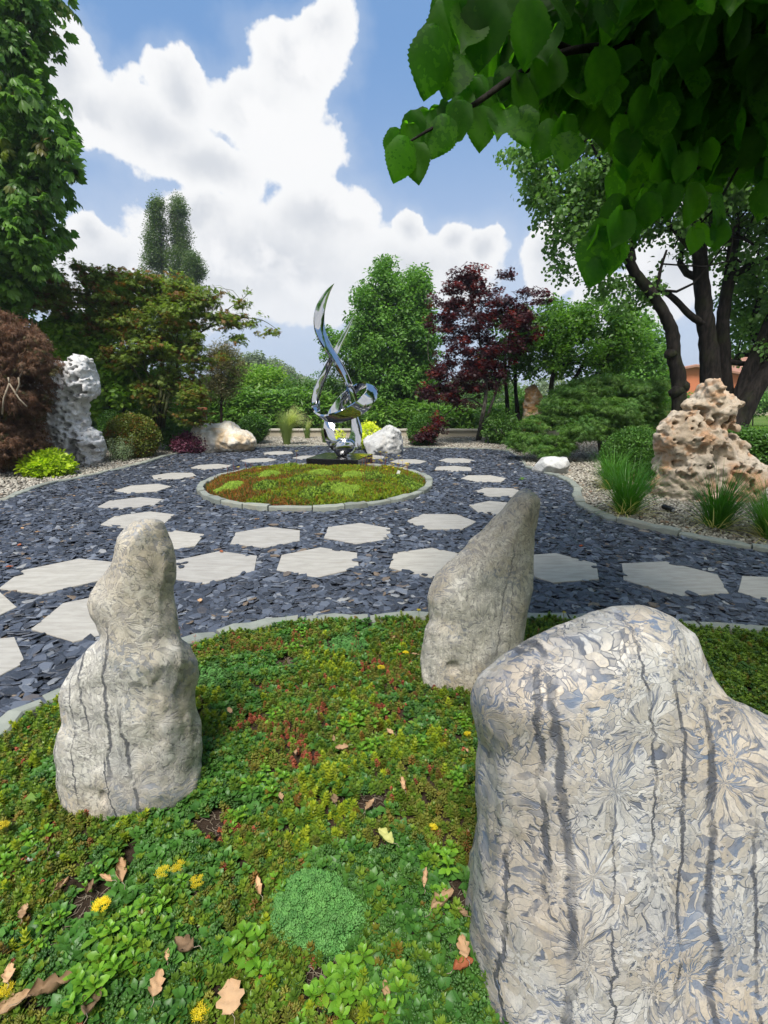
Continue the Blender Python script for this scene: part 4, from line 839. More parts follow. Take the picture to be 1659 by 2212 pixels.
ribbon_obj('blade', [(705, 460, .30, 2, 10), (665, 540, .28, 20, 12), (610, 650, .24, 34, 15), (540, 790, .18, 44, 18), (465, 930, .08, 52, 22), (390, 1080, .0, 60, 28), (330, 1220, -.05, 70, 34), (296, 1370, -.10, 84, 40), (315, 1490, -.18, 98, 60), (400, 1560, -.28, 104, 85), (520, 1550, -.38, 104, 100), (660, 1500, -.42, 112, 112), (790, 1420, -.38, 118, 120), (880, 1320, -.22, 110, 130), (895, 1235, -.02, 104, 140), (850, 1195, .18, 96, 140), (770, 1215, .30, 84, 130), (680, 1270, .36, 80, 115), (590, 1350, .34, 84, 100), (520, 1450, .26, 90, 80), (460, 1560, .16, 96, 60), (436, 1660, .06, 100, 40), (450, 1770, .0, 106, 25), (500, 1850, -.04, 112, 10), (570, 1910, -.05, 110, -10), (600, 1955, 0, 60, -20)], S0, so)
# bowl-shaped foot where the blades meet
mb = MB(); fp = [V(*ks(x, 1800), SY) for x in (480,)][0]; px_ = psize(SY)/3.4025/1.4467
rings = []
for (xc, yc, rx, ry) in ((570, 1965, 18, 14), (575, 1940, 62, 40), (592, 1890, 108, 62), (600, 1845, 122, 70), (605, 1800, 110, 62), (608, 1770, 70, 40)):
    c_ = V(*ks(xc, yc), SY); rings += [(c_.x+math.cos(a)*rx*px_, SY-.02+math.sin(a)*ry*px_*1.2, c_.z+.012*math.sin(3*a)) for a in np.linspace(0, 2*math.pi, 17)[:-1]]
q = [(i*16+j, i*16+(j+1) % 16, (i+1)*16+(j+1) % 16, (i+1)*16+j) for i in range(5) for j in range(16)]
mb.add(rings, q); mb.add([rings[80+j] for j in range(16)]+[tuple(np.mean(rings[80:], 0))], (), [(j, (j+1) % 16, 16) for j in range(16)]); obj('foot', mb.mesh('foot', [M['steel']], True, so), S0)
# plinth
pl = V(*ks(560, 2000), SY); mb = MB(); hw = .54; bev = .008; hgt = .245
mb.add([(x*(hw-o), y*(hw-o), z) for (o, z) in ((0, -.05), (0, hgt-bev), (bev, hgt)) for x, y in ((-1, -1), (1, -1), (1, 1), (-1, 1))], [(i*4+j, i*4+(j+1) % 4, (i+1)*4+(j+1) % 4, (i+1)*4+j) for i in range(2) for j in range(4)]+[(8, 9, 10, 11)])
tag(obj('plinth', mb.mesh('plinth', [M['granite']], False), None, (pl.x, SY+.02, 0), (0, 0, math.radians(-14))), 'low square plinth of polished black granite carrying the steel sculpture', 'plinth')

# ================================================================== WALL, PILLAR, HOUSES, LAMP
Wy = 17.95
we = empty('garden_wall', (0, Wy, 0), 'low cream rendered wall with a pale cap behind the far gravel strip', 'wall')
mb = MB(); mb.box(-13, 6.2, -.10, .10, -.1, .24); obj('wall_body', mb.mesh('wall_body', [M['cream']], False), we)
xx = -13
while xx < 6.1:
    mb = MB(); mb.box(xx+.004, xx+.99, -.15, .15, .242, .292); obj('cap_stone', mb.mesh('cap_stone', [M['cap']], False), we); xx += 1.0
# pillar with brick cap
def pillar():
    a, b_ = V(432, 946, 17.2), V(432, 885, 17.2); h_ = b_.z; e = empty('stone_pillar', (a.x, 17.2, 0), 'small fieldstone pillar with an orange brick cap among the leaves left of the cream boulder', 'pillar', rz=.5)
    r = np.random.RandomState(4); z = 0.0; cw_, cd = .24, .17
    mb = MB(); mb.box(-cw_+.02, cw_-.02, -cd+.02, cd-.02, -.05, h_); obj('core', mb.mesh('core', [M['fieldstone']], False), e)
    while z < h_-.05:
        hh = r.uniform(.09, .14); 
        for side in range(4):
            L = 2*(cw_ if side % 2 == 0 else cd); s = -L/2; 
            while s < L/2-.03:
                w_ = min(r.uniform(.10, .2), L/2-s); mb = MB(); mb.box(s+.005, s+w_-.005, -.012-r.rand()*.012, .02, z+.005, z+hh-.005); o = obj('stone', mb.mesh('stone', [M['fieldstone']], False), e)
                a_ = side*math.pi/2; d = cd if side % 2 == 0 else cw_; o.rotation_euler = (0, 0, a_); o.location = (math.sin(a_)*d, -math.cos(a_)*d, 0); s += w_
        z += hh
    for k in range(4):
        mb = MB(); mb.box(-cw_-.04+k*.14+.004, -cw_-.04+(k+1)*.14-.004, -cd-.05, cd+.05, h_+.002, h_+.07); obj('brick', mb.mesh('brick', [M['brick']], False), e)
pillar()
gb = V(402, 925, 17.4); e = empty('garden_bin', (gb.x, 17.4, 0), 'small dark green plastic bin half hidden behind the multi-stemmed maple', 'bin')
mb = MB(); mb.tube([(0, 0, 0), (0, 0, .1), (0, 0, .62), (0, 0, .66)], [.17, .19, .22, .24], 14); obj('body', mb.mesh('body', [M['green_plastic']]), e)
mb = MB(); mb.tube([(0, 0, .67), (0, 0, .70), (0, 0, .76)], [.25, .25, .12], 14); obj('lid', mb.mesh('lid', [M['green_plastic']]), e)
def house(name, label, x, y, w_, d, eave, ridge, rz, wallm, gable_front=True):
    e = empty(name, (x, y, 0), label, 'house', rz=rz)
    mb = MB(); mb.box(-w_/2, w_/2, -d/2, d/2, -.1, eave)
    if gable_front: mb.add([(-w_/2, -d/2, eave), (w_/2, -d/2, eave), (0, -d/2, ridge), (-w_/2, d/2, eave), (w_/2, d/2, eave), (0, d/2, ridge)], (), [(0, 1, 2), (4, 3, 5)])
    else: mb.add([(-w_/2, -d/2, eave), (-w_/2, d/2, eave), (-w_/2, 0, ridge), (w_/2, -d/2, eave), (w_/2, d/2, eave), (w_/2, 0, ridge)], (), [(1, 0, 2), (3, 4, 5)])
    obj('wall', mb.mesh('wall', [wallm], False), e)
    ov = .45; th = .14; hw_ = (w_ if gable_front else d)/2; sl = (ridge-eave)/hw_; ln = (d if gable_front else w_)/2+ov
    for s in (-1, 1):
        mb = MB(); pr = []
        nr = 22
        for i in range(nr):      # rows of round tiles running down the slope
            u0 = -ln+2*ln*i/nr; u1 = -ln+2*ln*(i+1)/nr
            for (u, dz) in ((u0, 0), ((u0*2+u1)/3, .07), ((u0+2*u1)/3, .07)):
                pr.append((u, dz))
        pr.append((ln, 0)); v = []
        for (u, dz) in pr:
            for (t, ) in ((0, ), (1, )):
                r_ = t*(hw_+ov); z = ridge+.06-r_*sl+dz
                p = (s*r_, u, z) if gable_front else (u, s*r_, z); v += [p, (p[0], p[1], z-dz-th)]
        q = []; 
        for i in range(len(pr)-1): b0 = i*4; b1 = b0+4; q += [(b0, b1, b1+2, b0+2), (b0+1, b0+3, b1+3, b1+1), (b0+2, b1+2, b1+3, b0+3)]
        q += [(0, 2, 3, 1), tuple(len(v)-4+k for k in (0, 1, 3, 2))]
        mb.add(v, q); obj('roof', mb.mesh('roof', [M['roof']], False), e)
        r_ = hw_+ov+.06; z = ridge-(hw_+ov)*sl; mb = MB(); ln2 = ln
        mb.tube([(s*r_, -ln2, z) if gable_front else (-ln2, s*r_, z), (s*r_, ln2, z) if gable_front else (ln2, s*r_, z)], [.08, .08], 8); obj('gutter', mb.mesh('gutter', [M['dark_metal']]), e)
    for k in (-1, 1):
        mb = MB(); mb.box(k*w_*.25-.5, k*w_*.25+.5, -d/2-.03, -d/2+.02, 1.0, 2.1); f = obj('window', mb.mesh('window', [M['cap']], False), e)
        mb = MB(); mb.box(k*w_*.25-.42, k*w_*.25+.42, -d/2-.045, -d/2-.032, 1.08, 2.02); obj('pane', mb.mesh('pane', [M['lamp_glass']], False), f)
p0, p1 = V(1425, 850, 40), V(1500, 850, 40)
house('orange_house', 'orange rendered house glimpsed between the two dark stems of the big tree', V(1462, 850, 44).x, 44, 9, 9, 2.7, V(1487, 797, 40).z+.2, -.30, M['orange_wall'])
house('tiled_house', 'low house with a clay tiled roof at the far right edge', V(1720, 850, 40).x, 41, 8, 8, 2.35, 4.3, -.35, M['cream'], False)
sp = G(1441, 1108); e = empty('garden_spotlight', (sp.x, sp.y, 0), 'small black garden spotlight lying among the pebbles in front of the tan pitted rock', 'lamp', rz=.5)
mb = MB(); mb.tube([(0, -.07, .05), (0, -.06, .055), (0, .06, .075), (0, .075, .07)], [.03, .034, .034, .02], 12); obj('housing', mb.mesh('housing', [M['dark_metal']]), e)
mb = MB(); mb.tube([(0, -.078, .05), (0, -.072, .05)], [.026, .03], 12); obj('lens', mb.mesh('lens', [M['lamp_glass']]), e)
mb = MB(); mb.tube([(0, 0, .05), (0, 0, -.03)], [.01, .006], 6); obj('spike', mb.mesh('spike', [M['dark_metal']]), e)
tg = G(852, 1045); e = empty('plant_label', (tg.x, tg.y, 0), 'small white plant label stuck in the right half of the oval bed', 'plant label'); e.rotation_euler = (0, .35, .2)
mb = MB(); mb.box(-.025, .025, -.003, .003, .12, .24); mb.box(-.008, .008, -.003, .003, 0, .12); obj('tag', mb.mesh('tag', [M['white_plastic']], False), e)

# ================================================================== TREES AND SHRUBS
def limb_pts(a, b_, bend, seed, n=6, sag=0.0):
    r = np.random.RandomState(seed); a, b_ = Vector(a), Vector(b_); d = b_-a; out = []
    o1 = Vector(r.normal(size=3))*d.length*bend; o2 = Vector(r.normal(size=3))*d.length*bend*.6
    for i in range(n+1):
        t = i/n; p = a+d*t+o1*math.sin(math.pi*t)+o2*math.sin(2*math.pi*t); p.z -= sag*math.sin(math.pi*t)*d.length; out.append(p)
    return out
def crown_points(blobs, n, seed, hollow=0.45, clump=None, fill=0.0, flatten=None):
    """blobs: (px, py, rx, ry, Y, depth) -> points through their volume, denser outside, thinned where a noise field is low"""
    r = np.random.RandomState(seed); B = []
    for (px, py, rx, ry, Y, dp) in blobs: c = V(px, py, Y); k = psize(Y)*1.02; B.append((np.array(c), np.array([rx*k, dp, ry*k])))
    vol = np.array([b_[1].prod()**.75 for b_ in B]); vol /= vol.sum(); out = []; cnt = 0
    while cnt < n:
        m_ = max(64, int((n-cnt)*2.2)); w_ = r.choice(len(B), m_, p=vol); d = r.normal(size=(m_, 3)); d /= np.linalg.norm(d, axis=1)[:, None]
        rad = (hollow+(1-hollow)*r.rand(m_)**.55)
        C_ = np.array([B[i][0] for i in w_]); R_ = np.array([B[i][1] for i in w_]); P = C_+d*rad[:, None]*R_
        if clump:
            f = fbm(P*clump[0]+seed*3.3, 2); P = P[f+r.normal(0, .12, len(P)) > clump[1]]
        if flatten:              # gather into layered shelves
            st = flatten; z = P[:, 2]/st+0.35*perlin(P*0.9+seed); P[:, 2] = (np.round(z)+(z-np.round(z))*.75-0.35*perlin(P*0.9+seed))*st
        P = P[P[:, 2] > .04]; out.append(P); cnt += len(P)
    return np.concatenate(out)[:n], B
def make_tree(name, label, cat, base, key, blobs, n, size=1.0, seed=1, group=None, trunks=(), bark='bark_brown', branches=8, brad=.03, clump=(1.2, -.25), hollow=.4, tilt=.35, twigs=40, flatten=None, crown='crown', extra=None, sizevar=.25, trunk_name='trunk', brstart=None):
    base = Vector(base); e = empty(name, base, label, cat, group); P, B = crown_points(blobs, n, seed, hollow, clump, flatten=flatten)
    r = np.random.RandomState(seed+9); protos = K[key] if isinstance(key, str) else [p for k in key for p in K[k]]
    scl = size*(1+r.uniform(-sizevar, sizevar, len(P))); scatter(crown, protos, P, eul(len(P), tilt, seed=seed), scl, RS.randint(0, len(protos), len(P)), e, base)
    tips = []
    for i, (pts, r0, r1) in enumerate(trunks):
        pr = spline([tuple(p) for p in pts], 5); m_ = len(pr); mb = MB(); mb.tube(pr, [r0+(r1-r0)*(j/(m_-1))**.8 for j in range(m_)], 10, .10, seed+i)
        obj(trunk_name, mb.mesh(trunk_name, [M[bark]], True, base), e); tips.append((pr, r0, r1))
    mb = MB()
    if tips:
        for k in range(branches):
            pr, r0, r1 = tips[k % len(tips)]; j = int(len(pr)*r.uniform(.55, .98)); a = pr[min(j, len(pr)-1)]; cand = P[r.randint(0, len(P), 7)]; b_ = cand[np.argsort(np.linalg.norm(cand-np.array(a[:3]), axis=1))[1]]
            pts = limb_pts(a, b_, .10, seed*31+k); rb = (r0+(r1-r0)*j/len(pr))*.55
            mb = MB(); mb.tube(pts, [rb*(1-.8*t/6) for t in range(7)], 6, .08, k); obj('branch', mb.mesh('branch', [M[bark]], True, base), e)
            tips.append(([tuple(p) for p in pts], rb, rb*.2)) if k < branches//2 else None
        mb = MB(); L_all = np.concatenate([np.array(t[0]) for t in tips])
        for k in range(twigs):
            b_ = P[r.randint(len(P))]; a = L_all[np.argmin(np.linalg.norm(L_all-b_+np.array([0, 0, .25]), axis=1)+r.rand(len(L_all))*.2)]
            pts = limb_pts(a, b_, .10, seed*57+k, 4); rr = max(brad*.3, .005); mb.add(*(lambda q_: (q_.v[0], q_.q[0]))(MB().tube(pts, [rr, rr*.85, rr*.6, rr*.4, rr*.15], 4, cap=False)))
        if twigs: tag(obj('twigs', mb.mesh('twigs', [M[bark]], True, base), e), kind='stuff')
    return e
def vt(Y, *pts): return [V(x, y, Y) for x, y in pts]

# far trees
make_tree('far_tree', 'distant grey-green tree with a gap in its crown, left of the sculpture above the hedge', 'tree', (V(540, 860, 95).x, 95, 0), 'far', [(535, 790, 26, 24, 95, 2.6), (520, 800, 16, 14, 95, 2), (560, 782, 12, 16, 96, 1.6), (548, 815, 34, 18, 95, 2.5)], 420, 1, 1, 'distant trees', [(vt(95, (540, 862), (541, 830), (540, 800)), .4, .2)], twigs=0, clump=(.25, -.2))
make_tree('far_tree', 'distant dark rounded tree nearest the left side of the sculpture', 'tree', (V(600, 860, 110).x, 110, 0), 'far', [(592, 800, 20, 22, 110, 3), (612, 812, 28, 20, 110, 3), (640, 826, 22, 14, 110, 3)], 420, 1.1, 2, 'distant trees', [(vt(110, (603, 862), (604, 830), (600, 810)), .5, .2)], twigs=0, clump=(.25, -.5))
for i, (x, y, rx, ry, Y) in enumerate([(470, 845, 60, 30, 85), (700, 842, 70, 24, 100), (860, 840, 80, 34, 90), (1040, 845, 80, 36, 95), (1210, 848, 90, 34, 90), (1400, 835, 60, 24, 70), (200, 830, 150, 40, 80), (-40, 820, 120, 60, 80), (1700, 790, 140, 60, 75)]):
    lab = ['left of the sculpture', 'directly behind the sculpture', 'behind the fresh green tree', 'behind the purple maple', 'behind the orchard tree', 'between the green trees and the big trunk', 'behind the tall white rock', 'at the far left edge', 'behind the tiled house'][i]
    make_tree('far_tree', 'low far tree on the horizon '+lab, 'tree', (V(x, 860, Y).x, Y, 0), 'far', [(x, y, rx, ry, Y, 4), (x+rx*.5, y+8, rx*.6, ry*.8, Y, 4), (x-rx*.5, y+6, rx*.6, ry*.7, Y, 4)], 420, 1.1, 10+i, 'distant trees', [(vt(Y, (x, 865), (x, y)), .4, .2)], branches=2, twigs=0, clump=(.2, -.6))
# poplar: twin columns and a side clump
PY = 42
make_tree('poplar', 'tall dark twin-topped poplar rising behind the green maple', 'tree', (V(372, 860, PY).x, PY, 0), 'poplar',
    [(343, 468, 18, 34, PY, .9), (338, 530, 23, 46, PY, 1.1), (334, 600, 22, 60, PY, 1.2), (386, 462, 17, 34, PY+1, .9), (391, 520, 20, 44, PY+1, 1.1), (387, 600, 24, 60, PY, 1.2), (341, 440, 8, 16, PY, .4), (383, 438, 8, 16, PY, .4), (420, 575, 18, 28, PY-1, 1.0), (414, 630, 22, 40, PY-1, 1.1), (432, 590, 8, 12, PY-1, .4), (368, 720, 50, 80, PY, 2)], 5200, .60, 5, None,
    [(vt(PY, (372, 872), (366, 720), (352, 600), (345, 460)), .35, .05), (vt(PY+.5, (374, 872), (378, 720), (384, 600), (382, 455)), .3, .05)], 'bark_grey', 10, .05, (1.3, -.12), .15, .3, 60)
# fresh green tree behind the sculpture
GY = 19.5
make_tree('ash_tree', 'tall fresh green tree with upright shoots directly right of the sculpture', 'tree', (V(850, 900, GY).x, GY, 0), 'ash',
    [(830, 620, 34, 55, GY, .9), (880, 650, 50, 60, GY, 1.1), (905, 640, 22, 50, GY, .6), (795, 680, 45, 60, GY, 1.0), (850, 730, 80, 75, GY, 1.4), (900, 740, 50, 80, GY, 1.1), (780, 760, 60, 60, GY, 1.0), (840, 820, 80, 60, GY, 1.2), (895, 830, 50, 60, GY, 1.0), (735, 745, 14, 18, GY, .3), (705, 740, 18, 34, GY-.4, .3), (832, 588, 14, 24, GY, .3), (890, 606, 8, 26, GY, .2), (915, 600, 8, 20, GY, .2)], 4200, .85, 15, None,
    [(vt(GY, (856, 930), (854, 860), (846, 760), (835, 640)), .16, .04), (vt(GY, (870, 930), (876, 860), (884, 780), (895, 660)), .13, .03), (vt(GY+.2, (840, 930), (826, 860), (806, 780), (790, 700)), .12, .03)], 'bark_grey', 12, .04, (1.6, -.12), .35, .4, 70)
# purple maple
MY = 15.4
mp = [(1000, 590, 26, 20, MY, .35), (1030, 600, 40, 22, MY, .4), (1085, 592, 34, 7, MY, .2), (1000, 640, 55, 32, MY, .6), (960, 650, 34, 26, MY, .4), (945, 700, 28, 22, MY, .35), (1000, 700, 60, 36, MY, .7), (1060, 660, 26, 40, MY, .4), (1110, 690, 46, 30, MY, .5), (1150, 640, 38, 14, MY, .3), (1120, 660, 30, 16, MY, .3), (1010, 770, 70, 40, MY, .8), (980, 810, 60, 30, MY-.2, .7), (950, 845, 46, 18, MY-.3, .5), (1040, 820, 50, 40, MY, .6), (1080, 740, 44, 50, MY, .6), (1130, 730, 40, 30, MY, .5), (925, 850, 22, 12, MY-.3, .3), (1000, 860, 40, 24, MY-.3, .5), (960, 900, 26, 10, MY-.6, .3), (935, 925, 28, 14, MY-.8, .4), (918, 945, 22, 14, MY-.9, .3)]
make_tree('purple_maple', 'dark purple Japanese maple with layered drooping sprays right of the fresh green tree', 'tree', G(1036, 950), 'purple', mp, 1450, 1, 16, None,
    [([G(1032, 952)]+vt(MY, (1042, 900), (1050, 840), (1040, 760), (1020, 650), (1005, 590)), .085, .015), ([G(1034, 952)]+vt(MY, (1060, 880), (1085, 800), (1105, 700)), .06, .015), (vt(MY, (1045, 880), (1010, 860), (970, 890), (930, 930)), .03, .008)], 'bark_grey', 14, .03, (1.8, -.02), .3, .3, 90, flatten=.34)
# orchard trees (dark stems right of the purple maple)
OY = 16.8
make_tree('persimmon_tree', 'glossy green fruit tree whose two straight dark stems stand right of the purple maple', 'tree', (V(1105, 925, OY).x, OY, 0), 'orchard',
    [(1120, 720, 60, 50, OY, .9), (1180, 720, 60, 44, OY, .9), (1170, 770, 60, 50, OY, .9), (1105, 780, 30, 40, OY, .7), (1195, 670, 30, 26, OY, .4), (1060, 800, 40, 40, OY+.6, .6)], 1100, 1, 17, 'green fruit trees',
    [([V(1098, 945, OY), *vt(OY, (1096, 880), (1092, 820), (1088, 740))], .09, .04), ([V(1120, 945, OY), *vt(OY, (1117, 880), (1113, 820), (1118, 730))], .09, .04)], 'bark_dark', 8, .03, (1.6, -.1), .3, .4, 60)
make_tree('persimmon_tree', 'wide low-forked fruit tree with curved dark limbs above the green weeping maple', 'tree', (V(1195, 905, 15.5).x, 15.5, 0), 'orchard',
    [(1240, 700, 60, 40, 15.5, .9), (1290, 680, 60, 30, 15.5, .8), (1330, 700, 50, 34, 15.5, .7), (1260, 740, 90, 44, 15.5, 1.1), (1200, 760, 50, 40, 15.5, .8), (1350, 730, 50, 30, 15.3, .7), (1300, 665, 26, 24, 15.5, .4), (1360, 690, 20, 24, 15.5, .4), (1250, 790, 70, 30, 15.8, .8), (1340, 770, 60, 30, 15.6, .8)], 1500, .95, 18, 'green fruit trees',
    [(vt(15.5, (1192, 930), (1190, 850), (1198, 800), (1225, 760), (1240, 715)), .10, .03), (vt(15.5, (1205, 870), (1240, 820), (1262, 780), (1275, 730)), .08, .03), (vt(15.4, (1215, 880), (1265, 850), (1300, 800), (1320, 750)), .07, .02)], 'bark_dark', 10, .03, (1.6, -.1), .3, .4, 80)
make_tree('robinia_tree', 'bright feathery green tree behind the fruit trees, left of the big dark trunk', 'tree', (V(1380, 880, 20).x, 20, 0), 'ash',
    [(1390, 745, 36, 50, 20, 1), (1405, 800, 40, 60, 20, 1), (1370, 820, 60, 60, 20, 1.2), (1340, 760, 50, 60, 20.5, 1.2), (1365, 700, 30, 30, 20, .7), (1400, 860, 50, 40, 20, 1)], 1300, .95, 19, None, [(vt(20, (1385, 890), (1388, 820), (1390, 730)), .15, .05)], 'bark_brown', 5, .03, (1.4, -.3), .35, .4, 20)
# big round-leaved tree at the right with heavy dark limbs
TY = 10.8
jb = [(1130, 340, 50, 22, TY, .5), (1180, 380, 80, 40, TY, .9), (1160, 440, 40, 26, TY, .4), (1230, 440, 80, 60, TY, 1), (1280, 360, 90, 60, TY, 1.1), (1210, 310, 70, 40, TY, .8), (1320, 470, 90, 60, TY, 1.1), (1240, 530, 60, 40, TY, .7), (1220, 580, 36, 30, TY, .4), (1290, 560, 50, 40, TY, .6), (1380, 380, 110, 80, TY, 1.3), (1480, 420, 120, 90, TY+.3, 1.4), (1560, 380, 120, 90, TY+.3, 1.4), (1640, 460, 90, 110, TY, 1.2), (1600, 600, 80, 60, TY+1.2, .8), (1560, 520, 80, 50, TY+.8, 1), (1440, 520, 50, 40, TY+.6, .8), (1650, 680, 50, 60, TY+1.4, .7), (1600, 720, 40, 70, TY+2, .6), (1700, 560, 80, 200, TY, 1.5), (1310, 620, 50, 26, TY, .5), (1345, 660, 30, 22, TY, .4), (1380, 620, 40, 40, TY+.3, .5), (1450, 250, 200, 90, TY, 2), (1700, 300, 150, 150, TY, 2)]
make_tree('judas_tree', 'big spreading tree with heavy black furrowed limbs and small round leaves at the right', 'tree', (V(1540, 950, TY).x, TY, 0), 'judas', jb, 4400, .82, 23, None,
    [(vt(TY, (1478, 960), (1468, 880), (1466, 820), (1456, 770), (1452, 720), (1436, 680), (1405, 630), (1372, 590), (1350, 540)), .17, .09),
     (vt(TY+.25, (1560, 980), (1545, 900), (1535, 820), (1530, 740), (1520, 660), (1512, 560), (1500, 430)), .27, .11),
     (vt(TY+.35, (1580, 980), (1572, 880), (1564, 790), (1562, 690), (1575, 600), (1590, 480)), .19, .09),
     (vt(TY+.0, (1575, 980), (1592, 900), (1615, 820), (1650, 740), (1690, 640), (1720, 500)), .24, .12),
     (vt(TY-.2, (1570, 970), (1610, 880), (1660, 800), (1730, 730)), .22, .14),
     (vt(TY+.2, (1520, 700), (1490, 680), (1450, 640), (1410, 620)), .08, .05), (vt(TY+.3, (1570, 600), (1620, 575), (1659, 560), (1720, 560)), .08, .05), (vt(TY+.3, (1570, 780), (1610, 785), (1650, 770)), .07, .04), (vt(TY, (1512, 560), (1460, 500), (1400, 440), (1330, 400)), .07, .03), (vt(TY, (1420, 640), (1425, 590), (1440, 540)), .05, .02)], 'bark_dark', 18, .05, (1.1, -.04), .2, .45, 190, trunk_name='limb')
# knots on the left limb
je = bpy.data.objects['judas_tree']
for k, (x, y, rr) in enumerate([(1450, 764, .13), (1462, 846, .15), (1474, 836, .14)]):
    c = V(x, y, TY-.02); import bmesh
    bm = bmesh.new(); bmesh.ops.create_icosphere(bm, subdivisions=2, radius=rr)
    for v in bm.verts: v.co *= 1+.28*n2(v.co.x*9+k, v.co.y*9, 1, 2, v.co.z*9)
    me = bpy.data.meshes.new('knot'); bm.to_mesh(me); bm.free(); me.materials.append(M['bark_dark']); me.polygons.foreach_set('use_smooth', [True]*len(me.polygons)); obj('knot', me, je, c-je.location)
# left side: chestnut, brown weeping maple, broadleaf shrub, green maple
make_tree('chestnut_tree', 'tall horse chestnut filling the upper left edge with big hand-shaped leaves', 'tree', (V(-190, 900, 12.5).x, 12.5, 0), 'chestnut',
    [(20, -30, 80, 90, 11.4, 1), (35, 60, 62, 60, 11.2, .8), (20, 140, 60, 60, 11.2, .9), (75, 225, 50, 44, 11, .6), (40, 280, 80, 50, 11.2, .9), (112, 330, 46, 40, 11, .5), (40, 380, 70, 50, 11.2, .8), (105, 440, 44, 40, 11.1, .5), (50, 490, 70, 44, 11.2, .8), (90, 545, 36, 30, 11, .4), (10, 580, 60, 44, 11.3, .7), (-10, 640, 40, 30, 11.3, .5), (-40, 200, 70, 250, 12, 1.3), (-110, 300, 110, 380, 12.5, 2), (-50, 480, 70, 150, 11.8, 1)], 2600, 1.02, 31, None,
    [([V(-190, 960, 12.5), V(-185, 700, 12.5), V(-170, 400, 12.5), V(-160, 100, 12.5)], .28, .15)], 'bark_brown', 12, .05, (1.1, -.02), .35, .35, 90)
LY = 9.3
make_tree('brown_weeping_maple', 'dome of brown-red lace-leaf maple at the left edge, overhanging the white rock', 'tree', (V(-40, 1010, LY).x, LY, 0), 'brownlace',
    [(10, 760, 80, 60, LY, .8), (-30, 740, 100, 60, LY+.3, 1), (30, 830, 62, 70, LY, .8), (36, 850, 42, 60, LY-.1, .5), (10, 900, 60, 80, LY, .7), (30, 960, 60, 40, LY, .6), (-50, 900, 90, 130, LY+.4, 1), (84, 790, 30, 30, LY, .4)], 2300, 1, 35, None,
    [(vt(LY, (-40, 1020), (-30, 940), (-20, 850), (0, 770)), .09, .03), (vt(LY-.3, (-20, 950), (20, 860), (50, 800)), .05, .015)], 'bark_brown', 10, .03, (1.6, -.15), .45, .25, 60, crown='foliage')
e = empty('dead_twig', V(30, 850, LY-.9), 'bare pale forked twig sticking out of the brown weeping maple', 'twig'); mb = MB()
b0 = Vector(e.location)
for pts in ([(5, 895), (8, 860), (20, 828)], [(20, 828), (34, 850), (42, 862), (58, 878)], [(20, 828), (18, 815)], [(34, 850), (42, 830), (40, 815)]):
    P_ = [V(x, y, LY-.9)-b0 for x, y in pts]; mb.tube(P_, [.013]*len(P_), 5)
tag(obj('branches', mb.mesh('branches', [M['twig_pale']]), e), kind='stuff')
make_tree('broadleaf_shrub', 'bright broad-leaved shrub filling the space behind the white rock', 'shrub', (V(250, 930, 13.5).x, 13.5, 0), 'bright',
    [(170, 720, 70, 40, 13.2, .8), (230, 700, 60, 40, 13.4, .8), (140, 700, 50, 34, 13.4, .7), (250, 780, 60, 60, 13.2, .7), (290, 830, 50, 60, 13, .7), (215, 850, 50, 70, 13.6, .7), (330, 850, 50, 60, 13.6, .7), (190, 770, 60, 50, 13.6, .8), (120, 730, 60, 40, 13.8, .8), (250, 640, 60, 40, 14, .8)], 1500, 1, 37, None,
    [(vt(13.5, (245, 950), (235, 870), (215, 780), (200, 710)), .07, .02), (vt(13.5, (255, 950), (270, 880), (290, 810)), .06, .02)], 'bark_dark', 8, .03, (1.4, -.2), .3, .4, 30, crown='foliage')
AY = 12.6
mb_ = [(150, 600, 60, 22, AY, .5), (120, 650, 70, 30, AY, .6), (200, 625, 70, 26, AY, .6), (170, 580, 40, 14, AY, .3), (240, 600, 40, 18, AY, .4), (265, 650, 70, 30, AY, .7), (330, 620, 60, 30, AY, .7), (370, 610, 40, 22, AY, .4), (420, 650, 50, 24, AY, .5), (390, 680, 60, 34, AY, .7), (300, 700, 80, 36, AY, .8), (230, 690, 70, 30, AY, .7), (440, 720, 50, 24, AY, .5), (350, 750, 80, 30, AY, .8), (280, 770, 60, 26, AY, .7), (440, 770, 50, 24, AY, .5), (390, 820, 60, 26, AY, .6), (420, 850, 50, 22, AY, .5), (330, 850, 50, 26, AY, .5), (480, 690, 50, 12, AY, .3), (530, 700, 40, 8, AY, .2), (580, 715, 24, 6, AY, .15), (520, 660, 30, 10, AY, .2), (540, 628, 16, 10, AY, .15), (560, 685, 24, 8, AY, .15), (470, 640, 30, 10, AY, .2), (500, 735, 36, 8, AY, .2), (60, 640, 50, 30, AY, .5), (410, 900, 36, 20, AY, .4), (370, 880, 40, 24, AY, .4)]
tb = G(343, 955)
